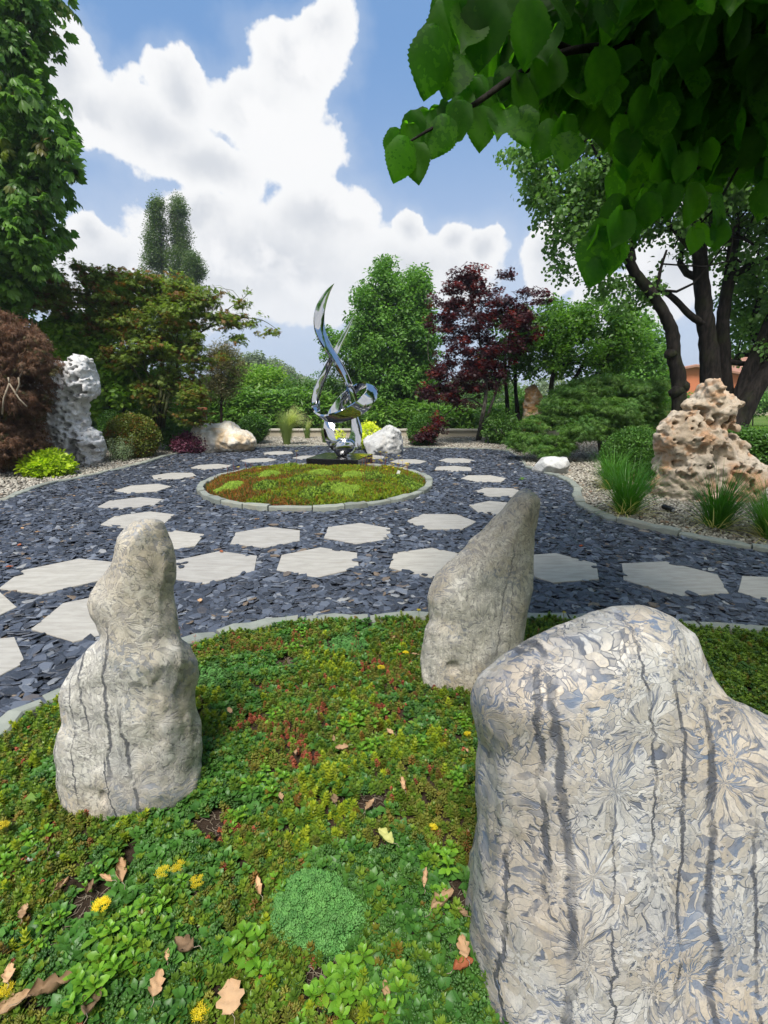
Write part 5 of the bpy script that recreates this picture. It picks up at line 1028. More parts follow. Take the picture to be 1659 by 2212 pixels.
make_tree('green_maple', 'airy multi-stemmed Japanese maple with green leaves tinged bronze on the left', 'tree', tb, 'maple', mb_, 3000, 1, 41, None,
    [([tb]+vt(AY, (340, 900), (320, 850), (285, 790), (262, 740), (250, 690)), .05, .014), ([tb+Vector((.05, 0, 0))]+vt(AY, (345, 880), (352, 810), (350, 740), (345, 660)), .045, .012), ([tb+Vector((-.06, .02, 0))]+vt(AY, (332, 900), (330, 840), (310, 780), (305, 700)), .04, .012), ([tb+Vector((.10, .03, 0))]+vt(AY, (356, 900), (370, 830), (392, 770), (430, 720), (500, 690), (560, 690), (600, 712)), .045, .005), ([tb+Vector((.08, -.03, 0))]+vt(AY, (350, 890), (362, 820), (380, 740), (400, 660)), .035, .01), (vt(AY, (440, 715), (490, 670), (525, 645), (545, 625)), .015, .005), (vt(AY, (300, 770), (240, 700), (170, 640), (130, 610)), .03, .008)], 'twig_green', 14, .02, (1.9, .0), .25, .3, 160, flatten=.26)
make_tree('olive_shrub', 'dull brownish-grey narrow-leaved shrub between the green maple and the hedge', 'shrub', (V(478, 920, 16).x, 16, 0), 'olive', [(475, 770, 34, 26, 16, .5), (490, 800, 40, 40, 16, .6), (470, 840, 40, 30, 16, .6), (455, 765, 20, 18, 16, .3)], 500, 1, 43, None, [(vt(16, (478, 930), (478, 860), (478, 780)), .05, .02)], 'bark_brown', 5, .02, (1.6, -.3), .3, .3, 20, crown='foliage')
make_tree('bright_bush', 'bright yellow-green rounded bush above the reed-like hedge', 'shrub', (V(560, 930, 21.5).x, 21.5, 0), 'farbright', [(520, 815, 26, 20, 21.5, .8), (570, 818, 44, 22, 21.5, 1), (555, 840, 70, 24, 21.5, 1), (520, 850, 40, 24, 21.5, .8), (610, 845, 30, 18, 21.5, .8)], 1000, .8, 45, None, [(vt(21.5, (560, 930), (560, 830)), .1, .03)], twigs=0, branches=3, clump=(1.2, -.5), crown='foliage')
# hedges
def hedge(name, label, key, spans, n, size, seed, tilt=.3, cat='hedge'):
    blobs = [(x, (t+b_)/2, hw, (b_-t)/2, Y, dp) for (x, t, b_, hw, Y, dp) in spans]
    e = make_tree(name, label, cat, (V(spans[len(spans)//2][0], 930, spans[0][4]).x, spans[0][4], 0), key, blobs, n, size, seed, clump=(1.5, -.5), hollow=.55, tilt=tilt, twigs=0, branches=0, crown='foliage', trunks=[([V(s[0], 945, s[4]), V(s[0]+3, s[1]+15, s[4])], .04, .015) for s in spans], trunk_name='stem')
    return e
hedge('oleander_hedge', 'hedge of long lance-shaped leaves behind the feather grass, left of the sculpture', 'lance', [(430, 850, 935, 40, 18.7, .5), (480, 846, 935, 45, 18.7, .5), (535, 845, 935, 45, 18.7, .5), (590, 843, 935, 50, 18.7, .5), (640, 842, 935, 45, 18.7, .5), (690, 850, 935, 30, 18.8, .5), (395, 850, 930, 40, 18.7, .5)], 2300, 1.0, 51, .35)
hedge('evergreen_hedge', 'dense dark green hedge standing behind the sculpture', 'hedge', [(640, 815, 930, 36, 20.2, .6), (690, 805, 930, 45, 20.2, .6), (740, 790, 935, 50, 19.6, .6), (790, 800, 935, 50, 19.6, .6), (840, 835, 935, 45, 19.6, .6), (610, 835, 930, 30, 20.2, .6), (885, 850, 935, 40, 19.8, .6), (1330, 830, 925, 50, 20, .6), (1250, 840, 925, 50, 20, .6), (1000, 840, 935, 60, 20, .6), (1090, 830, 930, 60, 20.5, .6)], 3600, 1.0, 52)
hedge('lance_leaf_shrubs', 'loose pale green shrubs between the sculpture and the purple maple', 'lance', [(830, 862, 940, 34, 18.6, .45), (870, 868, 945, 34, 18.5, .45), (920, 872, 945, 34, 18.5, .45), (965, 875, 945, 34, 18.5, .45), (1010, 885, 945, 30, 18.5, .4), (1070, 880, 940, 30, 18.7, .4), (1140, 850, 930, 40, 19, .4)], 1300, .85, 53, .35, 'shrubs')
hedge('dark_hedge', 'dark hedge in the shade behind the white rock and the left shrubs', 'hedge', [(120, 760, 960, 60, 15.2, .5), (190, 780, 960, 60, 15.2, .5), (250, 790, 955, 60, 15.4, .5), (310, 800, 950, 60, 15.6, .5), (50, 740, 960, 60, 15, .5), (-40, 720, 960, 80, 14.6, .5), (370, 820, 945, 50, 16.4, .5)], 2600, 1.1, 54)
hedge('clipped_hedge', 'low clipped hedge running behind the tan rock at the right edge', 'box', [(1590, 925, 1000, 40, 8.7, .35), (1640, 930, 1010, 45, 8.6, .35), (1690, 932, 1010, 45, 8.5, .35), (1740, 935, 1010, 45, 8.4, .35)], 3000, 1.5, 55)
hedge('lawn_shrubs', 'shrubs bordering the far lawn under the tiled roof at the right', 'ash', [(1590, 850, 895, 28, 24, .6), (1625, 842, 895, 30, 24, .6), (1660, 846, 895, 30, 24, .6), (1520, 850, 890, 40, 26, .6), (1470, 852, 890, 40, 26, .6), (1700, 840, 895, 50, 24, .6)], 700, .9, 56, .3, 'shrubs')
# green weeping lace maple
WY = 11.8
make_tree('green_weeping_maple', 'mounded green lace-leaf maple with drooping layers over the small white boulder', 'tree', G(1290, 985), 'greenlace',
    [(1300, 835, 60, 24, WY, .6), (1250, 850, 50, 24, WY, .6), (1360, 850, 60, 30, WY, .7), (1220, 880, 50, 24, WY, .6), (1300, 885, 90, 30, WY-.2, .9), (1390, 890, 50, 40, WY, .6), (1180, 915, 50, 20, WY-.2, .5), (1250, 925, 70, 26, WY-.5, .7), (1340, 930, 60, 30, WY-.4, .6), (1140, 950, 44, 20, WY-.3, .4), (1190, 960, 50, 22, WY-.7, .5), (1120, 970, 24, 10, WY-.4, .3), (1420, 850, 20, 30, WY, .4), (1200, 985, 26, 10, WY-1.1, .25)], 2600, 1, 61, None,
    [(vt(WY, (1300, 1000), (1295, 940), (1290, 890), (1300, 845)), .07, .02), (vt(WY-.2, (1290, 950), (1240, 900), (1190, 920)), .04, .012), (vt(WY, (1300, 920), (1350, 880), (1390, 870)), .04, .012)], 'bark_grey', 8, .02, (1.9, -.08), .35, .25, 70, flatten=.20)
# clipped balls and small shrubs
def ball(label, px, py, rx, ry, Y, key, n, size, seed, name='box_ball', cat='box ball', grp='clipped box balls', clump=(3, -.6)):
    c = V(px, py, Y); base = (c.x, Y, 0)
    return make_tree(name, label, cat, base, key, [(px, py, rx, ry, Y, rx*psize(Y)*.95)], n, size, seed, grp, [([Vector((c.x, Y, -.02)), Vector((c.x+.02, Y, c.z))], .03, .02)], 'bark_brown', 3, .02, clump, .78, .6, 12, crown='foliage', sizevar=.3)
ball('clipped round box bush left of the tan pitted rock', 1368, 985, 60, 56, 8.9, 'box', 2600, 1.25, 71)
ball('round box bush with bronze tips beside the tall white rock', 287, 945, 50, 46, 12.0, 'boxbronze', 1900, 1.6, 72)
ball('smaller green bush joined to the bronze-tipped ball on its upper left', 245, 925, 26, 34, 12.6, 'box', 700, 1.5, 73)
ball('small round box bush behind the first feather grass tuft', 548, 925, 27, 27, 15.3, 'box', 700, 1.9, 74)
ball('dark round conifer ball left of the purple maple stem', 913, 932, 28, 32, 15.0, 'box', 900, 1.9, 75)
ball('shadowed shrub below the two straight dark stems', 1085, 925, 34, 30, 15.4, 'hedge', 300, .8, 76, 'low_shrub', 'shrub', None)
ball('low dark conifer between the maple stems and the cream boulder', 385, 945, 30, 26, 13.6, 'hedge', 260, .7, 77, 'low_shrub', 'shrub', None)
ball('lime-green Mexican orange bush in front of the tall white rock', 103, 1010, 46, 30, 9.3, 'lime', 300, 1.05, 78, 'lime_shrub', 'shrub', None, None)
ball('dark plum coral-bells clump before the cream boulder', 413, 960, 38, 20, 13.0, 'plum', 300, 1.0, 79, 'plum_shrub', 'shrub', None, None)
ball('golden-leaved plant between the sculpture and the pointed grey boulder', 795, 940, 28, 24, 13.6, 'golden', 220, 1.0, 80, 'golden_shrub', 'shrub', None, None)
ball('small golden plant peeping out left behind the sculpture legs', 735, 945, 10, 18, 13.9, 'golden', 24, 1.0, 81, 'golden_shrub', 'shrub', None, None)
def silver():
    b0 = G(262, 998); e = empty('silver_plant', b0, 'silvery grey plant with upright woolly shoots beside the bronze-tipped ball', 'plant'); r = np.random.RandomState(8); P = []; mb = MB()
    for k in range(17):
        a = r.uniform(-3.14, 3.14); tl = r.uniform(.1, .75); L = r.uniform(.32, .62); d = Vector((math.cos(a)*tl, math.sin(a)*tl*.7, 1)).normalized(); c0 = Vector((r.uniform(-.2, .2), r.uniform(-.12, .12), 0))
        for t in np.linspace(.2, 1, 10): P.append(b0+c0+d*L*t+Vector(r.normal(0, .012, 3)))
        mb.tube([b0+c0, b0+c0+d*L], [.008, .004], 4)
    scatter('foliage', K['silver'], P, eul(len(P), .3), .9, None, e, b0); tag(obj('stems', mb.mesh('stems', [M['twig_green']], True, b0), e), kind='stuff')
silver()
#GRASSES
# ================================================================== GRASSES
def strip(mb, p0, az, L, w, lean, bend, n=5, r=None, kink=0.0):
    d = np.array([math.cos(az), math.sin(az)]); sd = np.array([-d[1], d[0]]); v = []; ang = lean; p = np.array([p0[0], p0[1], p0[2]], float)
    for i in range(n+1):
        t = i/n; ww = w*(1-t**1.6)*.5+.0006; v += [(p[0]-sd[0]*ww, p[1]-sd[1]*ww, p[2]), (p[0]+sd[0]*ww, p[1]+sd[1]*ww, p[2]+ww*.3)]
        st = L/n; p[0] += d[0]*math.sin(ang)*st; p[1] += d[1]*math.sin(ang)*st; p[2] += math.cos(ang)*st; ang += bend/n
    mb.add(v, [(2*i, 2*i+1, 2*i+3, 2*i+2) for i in range(n)])
def grass_clump(label, px, py, H, n, seed, mats=('grass', 'grassdry'), w=.011, lean=.35, bend=1.1, rad=.10, dry=.18, name='strap_grass', grp='strap-leaved grass clumps before the tan rock'):
    b0 = G(px, py); e = empty(name, b0, label, 'ornamental grass', grp); r = np.random.RandomState(seed); A, B = MB(), MB()
    for k in range(n):
        az = r.uniform(-3.14, 3.14); rr = rad*math.sqrt(r.rand()); p0 = (math.cos(az)*rr, math.sin(az)*rr, 0); out = r.rand() < dry
        le = abs(r.normal(0, lean)) if not out else r.uniform(.7, 1.35); L = H*r.uniform(.6, 1.12)*(1.0 if not out else .75)
        strip(B if out else A, p0, az+r.normal(0, .5), L, w*r.uniform(.7, 1.2), le, bend*r.uniform(.3, 1.3)*(1 if not out else .6), 6)
    me = A.mesh('blades', [L_[mats[0]]], True); tag(obj('blades', me, e), kind='stuff'); tag(obj('dry_blades', B.mesh('dry_blades', [L_[mats[1]]], True), e), kind='stuff')
    return e
grass_clump('bright green strap-leaved grass clump nearest the box ball, in front of its twin', 1352, 1112, .80, 520, 1)
grass_clump('strap-leaved grass clump half hidden behind the brightest one, at the foot of the box ball', 1322, 1058, .72, 420, 2)
grass_clump('dark green strap-leaved grass clump directly in front of the tan pitted rock', 1545, 1142, .72, 460, 3)
grass_clump('strap-leaved grass clump cut by the right picture edge', 1665, 1165, .72, 460, 4)
def feather(label, px, py, H, n, seed, blow=.5):
    b0 = G(px, py); e = empty('feather_grass', b0, label, 'ornamental grass', 'feather grass tufts on the far gravel'); r = np.random.RandomState(seed); A, B = MB(), MB()
    for k in range(n):
        az = r.uniform(-3.14, 3.14); rr = .09*math.sqrt(r.rand()); strip(A, (math.cos(az)*rr, math.sin(az)*rr, 0), az, H*r.uniform(.5, 1.05), .009, abs(r.normal(0, .13)), r.uniform(.0, .5), 5)
    for k in range(int(n*.6)):
        az = r.normal(0.15, .55); rr = .06*math.sqrt(r.rand()); a2 = r.uniform(-3.14, 3.14); strip(B, (math.cos(a2)*rr, math.sin(a2)*rr, H*.25), az, H*r.uniform(.7, 1.05), .009, abs(r.normal(.02, .12)), r.uniform(.6, 2.3)*blow*2, 8)
    tag(obj('blades', A.mesh('blades', [L_['feather']], True), e), kind='stuff'); tag(obj('plumes', B.mesh('plumes', [L_['feathertop']], True), e), kind='stuff')
feather('feather grass tuft leaning over the right end of the cream boulder', 545, 956, .82, 700, 1)
feather('tallest feather grass tuft with a blown pale top, left of the sculpture', 620, 962, 1.05, 800, 2)
feather('thin feather grass tuft close to the left loop of the sculpture', 703, 958, .72, 200, 3, .3)
feather('small dark tuft leaning in front of the cream wall', 664, 948, .60, 130, 4, .2)
# weed in the slate
b0 = G(1560/1.0 if False else (1200+598/1.3825)/1.4467, (700+1112/1.3825)/1.4467); e = empty('weed_sprout', b0, 'small green weed sprout growing alone in the slate chips', 'weed'); mb = MB(); r = np.random.RandomState(2)
for k in range(9): v, q = blade(1, .4, 3, .1, .2); mb.add(xf(v, (r.normal(0, .01), r.normal(0, .01), .03), rotm(r.uniform(.1, 1.1), 0, r.uniform(-3, 3)), .08), q)
tag(obj('leaves', mb.mesh('leaves', [L_['bright']]), e), kind='stuff')

# ================================================================== SEDUM BEDS
def bedz(x, y):
    x = np.asarray(x, float); y = np.asarray(y, float)
    return .012+.022*perlin(np.stack([x.ravel()*1.6, y.ravel()*1.6, 0*x.ravel()+3], 1)).reshape(x.shape)+.006
gx = np.arange(-3.2, 3.6, .06); gy = np.arange(.2, 3.4, .06); X, Y = np.meshgrid(gx, gy, indexing='ij'); Zb = bedz(X, Y)
d = polydist(X, Y, BED_R, False); Zb = np.where(inpoly(X, Y, FRONT), Zb*np.clip(d/.15, 0, 1), -.03)
v = np.stack([X, Y, Zb+.004], -1).reshape(-1, 3); ny = len(gy); q = [(i*ny+j, (i+1)*ny+j, (i+1)*ny+j+1, i*ny+j+1) for i in range(len(gx)-1) for j in range(ny-1)]
soil = tag(obj('soil', mesh_np('soil', v, q, None, [M['soil']])), kind='structure')
sheet('soil', [ell(2*math.pi*i/48, .99) for i in range(48)], .03, M['soil'])
def shoot(name, mat, tiers, per, leafL, leafW, H, seed, up=.7, fat=False, top=True):
    """upright stonecrop shoot: whorls of small fleshy leaves round a stem"""
    r = np.random.RandomState(seed); mb = MB()
    for i in range(tiers):
        t = (i+.5)/tiers; z = H*t
        for k in range(per):
            a = 2*math.pi*k/per+i*2.4+r.normal(0, .15); L = leafL*(1-.35*t)*(1+r.uniform(-.15, .15)); pitch = up+(1.3-up)*max(0, t-.45)*1.6
            ca, sa = math.cos(a), math.sin(a); cp, sp = math.cos(pitch), math.sin(pitch); w_ = leafW*(1-.25*t)
            o = np.array([0, 0, z]); dv = np.array([ca*cp, sa*cp, sp]); sv = np.array([-sa, ca, 0]); nv = np.cross(dv, sv)
            pts = [o, o+dv*L*.55+sv*w_/2, o+dv*L*.55-sv*w_/2, o+dv*L*.6+nv*-w_*(.5 if fat else .2), o+dv*L, o+dv*L*.5+nv*w_*(.45 if fat else .1)]
            mb.add(pts, (), [(0, 1, 5), (0, 5, 2), (1, 4, 5), (2, 5, 4), (0, 3, 1), (0, 2, 3), (1, 3, 4), (2, 4, 3)] if fat else [(0, 1, 5), (0, 5, 2), (1, 4, 5), (2, 5, 4)])
    return proto(name, mb.mesh(name, [L_[mat]], True))
def rosette_mesh(mat, n, L, W, seed, z=.0, serr=True):
    """broad-leaved rosette with toothed spoon leaves"""
    r = np.random.RandomState(seed); mb = MB()
    for k in range(n):
        t = k/n; a = k*2.4+r.normal(0, .12); LL = L*(1-.62*t)*(1+r.uniform(-.1, .1)); tilt = .20+1.05*t**1.2; v, q = toothed(LL, W*(1-.5*t)/1.0*LL/L if False else W*(1-.55*t))
        mb.add(xf(v, (0, 0, z+.006*k*L/.035*.3), rotm(tilt, r.normal(0, .12), a)), q)
    return mb
def toothed(L, W, n=6):
    v = []; 
    for i in range(n+1):
        t = i/n; w_ = W/2*(math.sin(math.pi*min(1, t**1.55*.98+.02))**.75 if t < 1 else 0.04)*(1.0 if i % 2 == 0 or t < .4 else .82); w_ = max(w_, W*.09)
        zz = .10*L*math.sin(t*2.2)-.16*L*t*t; v += [(-w_, t*L, zz+w_*.28), (0, t*L+(.04*L if i == n else 0), zz), (w_, t*L, zz+w_*.28)]
    q = []
    for i in range(n): q += [(3*i, 3*i+1, 3*i+4, 3*i+3), (3*i+1, 3*i+2, 3*i+5, 3*i+4)]
    return np.array(v), np.array(q)
SP = {}
SP['green'] = [shoot('sg%d' % i, 'sgreen', 4, 7, .013, .0048, .016, i, .35) for i in range(4)]+[shoot('sgl%d' % i, 'sgreen', 5, 7, .013, .0045, .022, i+5, .3) for i in range(1)]
SP['olive'] = [shoot('so%d' % i, 'solive', 4, 6, .012, .0046, .014, i+20, .35, True) for i in range(4)]+[shoot('sol', 'solive', 6, 6, .012, .004, .024, 25, .35)]
SP['dark'] = [shoot('sd%d' % i, 'sdark', 3, 7, .013, .0055, .012, i+40, .35, True) for i in range(3)]
SP['red'] = [shoot('sr%d' % i, 'sred', 4, 6, .009, .0048, .014, i+60, .45, True) for i in range(3)]
SP['yellow'] = [shoot('sy%d' % i, 'syellow', 6, 7, .014, .0046, .026, i+80, .3) for i in range(3)]
SP['teal'] = [shoot('st%d' % i, 'steal', 4, 9, .0125, .0042, .012, i+100, .25, True) for i in range(3)]
SP['orange'] = [shoot('sor%d' % i, 'sorange', 6, 6, .010, .0036, .030, i+120, .5) for i in range(3)]
SP['lime'] = [shoot('sl%d' % i, 'slime', 4, 7, .010, .0040, .014, i+140, .45, True) for i in range(3)]
SP['broad'] = []
for i in range(3): mb = rosette_mesh('sbroad2', 8, .019, .012, i+160); SP['broad'].append(proto('sb%d' % i, mb.mesh('sb', [L_['sbroad2']])))
allP = []; off = {}
for k in SP: off[k] = (len(allP), len(SP[k])); allP += SP[k]
def bed_scatter(name, X, Y, Z, kinds, S, parent, seed, tilt=.22, label=None):
    r = np.random.RandomState(seed); idx = np.array([off[k][0]+r.randint(off[k][1]) for k in kinds]); rot = eul(len(X), tilt, seed=seed)
    return scatter(name, allP, np.stack([X, Y, Z], 1), rot, S, idx, parent, label=label)
# near bed
N = 72000; r = np.random.RandomState(21); X = r.uniform(-3.2, 3.5, N); Y = r.uniform(.35, 3.3, N); tc_ = G(682, 2002); X[:900] = tc_.x+r.uniform(-.15, .15, 900); Y[:900] = tc_.y+r.uniform(-.13, .13, 900)
keep = inpoly(X, Y, FRONT) & view_mask(X, Y, 330) & (polydist(X, Y, BED_R, False) > .045); X, Y = X[keep], Y[keep]
P3 = np.stack([X, Y, 0*X], 1); fa = fbm(P3*2.1+5, 3); fb_ = fbm(P3*3.1+31, 3); fc = fbm(P3*2.6+57, 3); fd = fbm(P3*7+90, 2); bare = fbm(P3*3.4+120, 3)
tealC = G(682, 2002); tealD = ((X-tealC.x)/.135)**2+((Y-tealC.y)/.115)**2; teal2 = G(745, 1405); t2 = ((X-teal2.x)/.14)**2+((Y-teal2.y)/.10)**2; teal3 = G(450, 1480); t3 = ((X-teal3.x)/.12)**2+((Y-teal3.y)/.10)**2
keep = (bare > -.62+.0*fd) | (tealD < 1) | (r.rand(len(X)) < .12); 
bareC = [G(190, 1975), G(800, 1745), G(620, 1440), G(450, 1790), G(1000, 1960), G(705, 2085), G(700, 2140)]
for c in bareC: keep &= ~((((X-c.x)**2+(Y-c.y)**2) < .07**2*(1+.6*fd)) & (r.rand(len(X)) < .9)) | (tealD < 1)
extra = (tealD < 1) 
X, Y, fa, fb_, fc, fd, tealD, t2, t3 = [a[keep] for a in (X, Y, fa, fb_, fc, fd, tealD, t2, t3)]
n = len(X); print('sedum', n); kinds = []; S = np.empty(n)
px_ = X/Y
for i in range(n):
    u = r.rand(); x, y = X[i], Y[i]
    red = fb_[i]+(.35 if -0.75 < x < 0.1 and 1.7 < y < 2.9 else -.15); right = x > .55 and y > 1.6
    if tealD[i] < 1+.40*fd[i]: k = 'teal'; s = .95
    elif t2[i] < 1+.3*fd[i]: k = 'teal'; s = .8
    elif t3[i] < 1+.3*fd[i]: k = 'teal' if u < .5 else 'dark'; s = .85
    elif right: k = 'green' if u < .8 else 'dark'; s = 1.15
    elif red > .58: k = 'red' if u < .45 else ('olive' if u < .8 else 'green'); s = .9
    elif fa[i] > .22: k = 'dark' if u < .40 else ('broad' if u < .80 else 'green'); s = 1.15
    elif fc[i] > .30: k = 'yellow' if u < .25 else ('broad' if u < .4 else 'green'); s = .95
    elif fc[i] < -.25: k = 'olive' if u < .62 else ('red' if u < .72 and y > 1.4 else 'green'); s = 1.0
    else: k = 'green' if u < .50 else ('olive' if u < .72 else 'dark' if u < .85 else 'broad' if u < .93 else 'yellow' if u < .96 else 'red'); s = 1.0
    kinds.append(k); S[i] = s*r.uniform(.9, 2.1)*(1.25 if k == 'broad' else 1.0)
hum = .026+.045*fbm(np.stack([X*6, Y*6, 0*X], 1), 2); Z = bedz(X, Y)+np.clip(hum, 0, .06)*.55; Z = np.where(tealD < 1, Z+.03*np.sqrt(np.clip(1-tealD, 0, 1)), Z)
bed = bed_scatter('sedum_carpet', X, Y, Z-.004, kinds, S, None, 22); bed['label'] = 'mixed green, red and yellow stonecrop carpet in the near bed'
# litter
mb = MB(); r = np.random.RandomState(77)
for k in range(900):
    if k < 520: c = bareC[r.randint(len(bareC))]; x, y = c.x+r.normal(0, .06), c.y+r.normal(0, .06)
    else: x, y = r.uniform(-1.6, 1.8), r.uniform(.6, 2.9)
    if not inpoly(np.array(x), np.array(y), FRONT): continue
    z = float(bedz(np.array([x]), np.array([y]))[0])+.006+.012*r.rand(); a = r.uniform(-3.14, 3.14); L = r.uniform(.015, .05); cv = r.normal(0, .012)
    P_ = [(x, y, z), (x+math.cos(a)*L*.5-math.sin(a)*cv, y+math.sin(a)*L*.5+math.cos(a)*cv, z+.008*r.rand()), (x+math.cos(a)*L, y+math.sin(a)*L, z)]
    t = MB().tube(P_, [.0009, .0009, .0006], 3, cap=False); mb.add(t.v[0], t.q[0])
tag(obj('plant_litter', mb.mesh('plant_litter', [M['twig_pale']])), kind='stuff')
# oval bed
N = 36000; r = np.random.RandomState(31); a = r.uniform(0, 2*np.pi, N); rr = np.sqrt(r.rand(N))*.955; X = OVC[0]+np.cos(a)*rr*OVR[0]; Y = OVC[1]+np.sin(a)*rr*OVR[1]
keep = ~((np.abs(X-pl.x) < .62) & (np.abs(Y-SY-.02) < .72)); X, Y, rr = X[keep], Y[keep], rr[keep]
P3 = np.stack([X, Y, 0*X], 1); fa = fbm(P3*1.5+5, 3); fb_ = fbm(P3*2.4+44, 3); fe = fbm(P3*4.5+71, 3); limes = [G(*ks_) for ks_ in [((500+(v_[0])/1.659)/1.4467, (700+v_[1]/1.659)/1.4467) for v_ in [(1000, 1362), (840, 1350), (370, 1405), (960, 1430), (740, 1385), (570, 1360), (1100, 1365), (800, 1445), (900, 1425), (1250, 1360), (1300, 1385), (550, 1415), (490, 1290), (700, 1300)]]]
lk = [1, 1, 1, 1, 0, 1, 0, 0, 0, 0, 0, 0, 0, 0]; kinds = []; n = len(X); S = np.empty(n); Z = .04+.15*np.clip(1-rr**3, 0, 1)*1.0+.02*fb_; Z = np.clip(Z, .045, .3)
for i in range(n):
    u = r.rand(); k = None
    for c, l_ in zip(limes, lk):
        dd = ((X[i]-c.x)/.20)**2+((Y[i]-c.y)/.27)**2-.75*fe[i]
        if dd < 1: k = ('lime' if l_ else ('green' if u < .5 else 'lime')); Z[i] += .05*math.sqrt(min(1, 1-dd))*r.uniform(.6, 1.1); break
    if k is None:
        left = (OVC[0]-X[i])/OVR[0]+(OVC[1]-Y[i])/OVR[1]*.5+fa[i]*.9
        k = ('orange' if u < .5 else 'red' if u < .8 else 'green') if left > .62 else (('yellow' if u < .34 else 'lime' if u < .56 else 'green' if u < .9 else 'orange') if fb_[i] > -.2 else ('olive' if u < .35 else 'green' if u < .85 else 'orange'))
    kinds.append(k); near_p = abs(X[i]-pl.x) < .85 and SY-1.0 < Y[i]; S[i] = r.uniform(1.3, 2.3) if not near_p else r.uniform(.8, 1.2); Z[i] = .045 if near_p else Z[i]
ob_ = bed_scatter('oval_sedum_carpet', X, Y, Z-.02, kinds, S, None, 33)
# flower stalks
star_v = []; star_t = []
def flower_head(mb, c, R, r, n=22, petals=5):
    for k in range(n):
        a = r.uniform(-3.14, 3.14); q_ = R*math.sqrt(r.rand()); p = np.array([c[0]+math.cos(a)*q_, c[1]+math.sin(a)*q_, c[2]+.35*R*(1-(q_/R)**2)+r.normal(0, .0015)]); s = .0075; t0 = r.uniform(0, 1.2); vs = [p]
        for j in range(petals):
            b1 = t0+j*2*math.pi/petals; vs += [p+np.array([math.cos(b1-.28)*s*.5, math.sin(b1-.28)*s*.5, .001]), p+np.array([math.cos(b1)*s, math.sin(b1)*s, .003]), p+np.array([math.cos(b1+.28)*s*.5, math.sin(b1+.28)*s*.5, .001])]
        mb.add(vs, (), [t for j in range(petals) for t in ((0, 1+3*j, 2+3*j), (0, 2+3*j, 3+3*j))])
def stalk(name, label, px, py, H, R, mat='petal', n=22, seed=0, cat='flower', grp=None, z=None, lean=(0, 0), stem='twig_green'):
    r = np.random.RandomState(seed); g = G(px, py, H); base = Vector((g.x-lean[0], g.y-lean[1], 0)); bz = float(bedz(np.array([g.x]), np.array([g.y]))[0]) if z is None else z
    base.z = bz; e = empty(name, base, label, cat, grp); top = g-base
    mb = MB(); mb.tube([(0, 0, -.01), (top.x*.4, top.y*.4, top.z*.5), (top.x, top.y, top.z)], [.0018, .0016, .0013], 5); 
    for k in range(7): v, q = blade(1, .35, 2, .1, .2); t = .2+.75*k/7; mb.add(xf(v, (top.x*t, top.y*t, top.z*t), rotm(.6, 0, r.uniform(-3, 3)), .014), q)
    obj('stem', mb.mesh('stem', [L_['sgreen'] if stem == 'twig_green' else M[stem]]), e); mb = MB(); flower_head(mb, tuple(top), R, r, n); obj('flower_head', mb.mesh('flower_head', [L_[mat]], False), e)
    return e
for i, (px, py, H, R, n, lab) in enumerate([(218, 1955, .09, .022, 60, 'large dense yellow stonecrop flower head left of the toothed clumps'), (352, 1885, .10, .020, 34, 'yellow stonecrop flower cluster with gaps, below the left stone'), (385, 1872, .11, .018, 30, 'highest flower of the yellow group below the left stone'), (425, 1905, .09, .020, 34, 'right-hand flower of the yellow group below the left stone'),
        (823, 1442, .09, .018, 40, 'yellow flower head standing between the teal mat and the middle stone'), (876, 1410, .09, .015, 26, 'orange-yellow flower head just left of the foot of the middle stone'), (1010, 1586, .08, .013, 30, 'yellow flower on a curved brown stalk below the middle stone'), (936, 1788, .06, .013, 26, 'small yellow flower near the left edge of the big stone'), (904, 1318, .13, .012, 20, 'tall thin yellow flower against the slate left of the middle stone'), (1217, 1323, .14, .013, 18, 'reddish stemmed yellow flower above the shoulder of the big stone'),
        (4, 1784, .09, .018, 36, 'yellow flower cut by the left picture edge'), (430, 2188, .06, .020, 40, 'yellow flower head at the bottom edge right of a curled leaf'), (12, 2140, .06, .018, 36, 'yellow flower in the bottom left corner'), (300, 1952, .055, .010, 14, 'tiny yellow flower inside the toothed rosettes')]):
    stalk('stonecrop_flower', lab, px, py, H, R, 'petal', n, i, 'flower', 'yellow stonecrop flowers', lean=(rnd.uniform(-.02, .02), rnd.uniform(-.02, .02)))
for i, (px, py, lab) in enumerate([(125, 1846, 'small white stonecrop flower, right one of a pair near the left edge'), (66, 1856, 'small white stonecrop flower, left one of a pair near the left edge')]):
    stalk('white_flower', lab, px, py, .05, .011, 'petalwhite', 22, 30+i, 'flower', 'white stonecrop flowers')
r = np.random.RandomState(91); mb = MB(); mp_ = MB(); mq = MB()
for k in range(60):              # flowering stalks of the oval bed
    if k < 34: px, py = r.uniform(780, 900), r.uniform(1000, 1040)
    else: px, py = r.choice([455, 470, 500, 515, 540, 560, 610, 640, 790, 830])+r.uniform(-6, 6), r.uniform(1005, 1050)
    g = G(px, py, .1); 
    if ((g.x-OVC[0])/OVR[0])**2+((g.y-OVC[1])/OVR[1])**2 > .85: continue
    H = r.uniform(.18, .30); p1 = (g.x+r.normal(0, .03), g.y, .1+H); t = MB().tube([(g.x, g.y, .08), p1], [.004, .003], 3, cap=False); mb.add(t.v[0], t.q[0])
    if k < 40:
        t2_ = MB(); flower_head(t2_, (0, 0, 0), .016, r, 9); vv = np.concatenate(t2_.v)*2.0+np.array(p1); mp_.add(vv, (), np.concatenate(t2_.t))
tag(obj('flower_stalks', mb.mesh('flower_stalks', [L_['sred']]), None), kind='stuff'); tag(obj('oval_bed_flowers', mp_.mesh('oval_bed_flowers', [L_['petal']], False)), kind='stuff')
mb = MB(); mf = MB()             # thin dry flower stalks and shoots at the back edge of the near bed
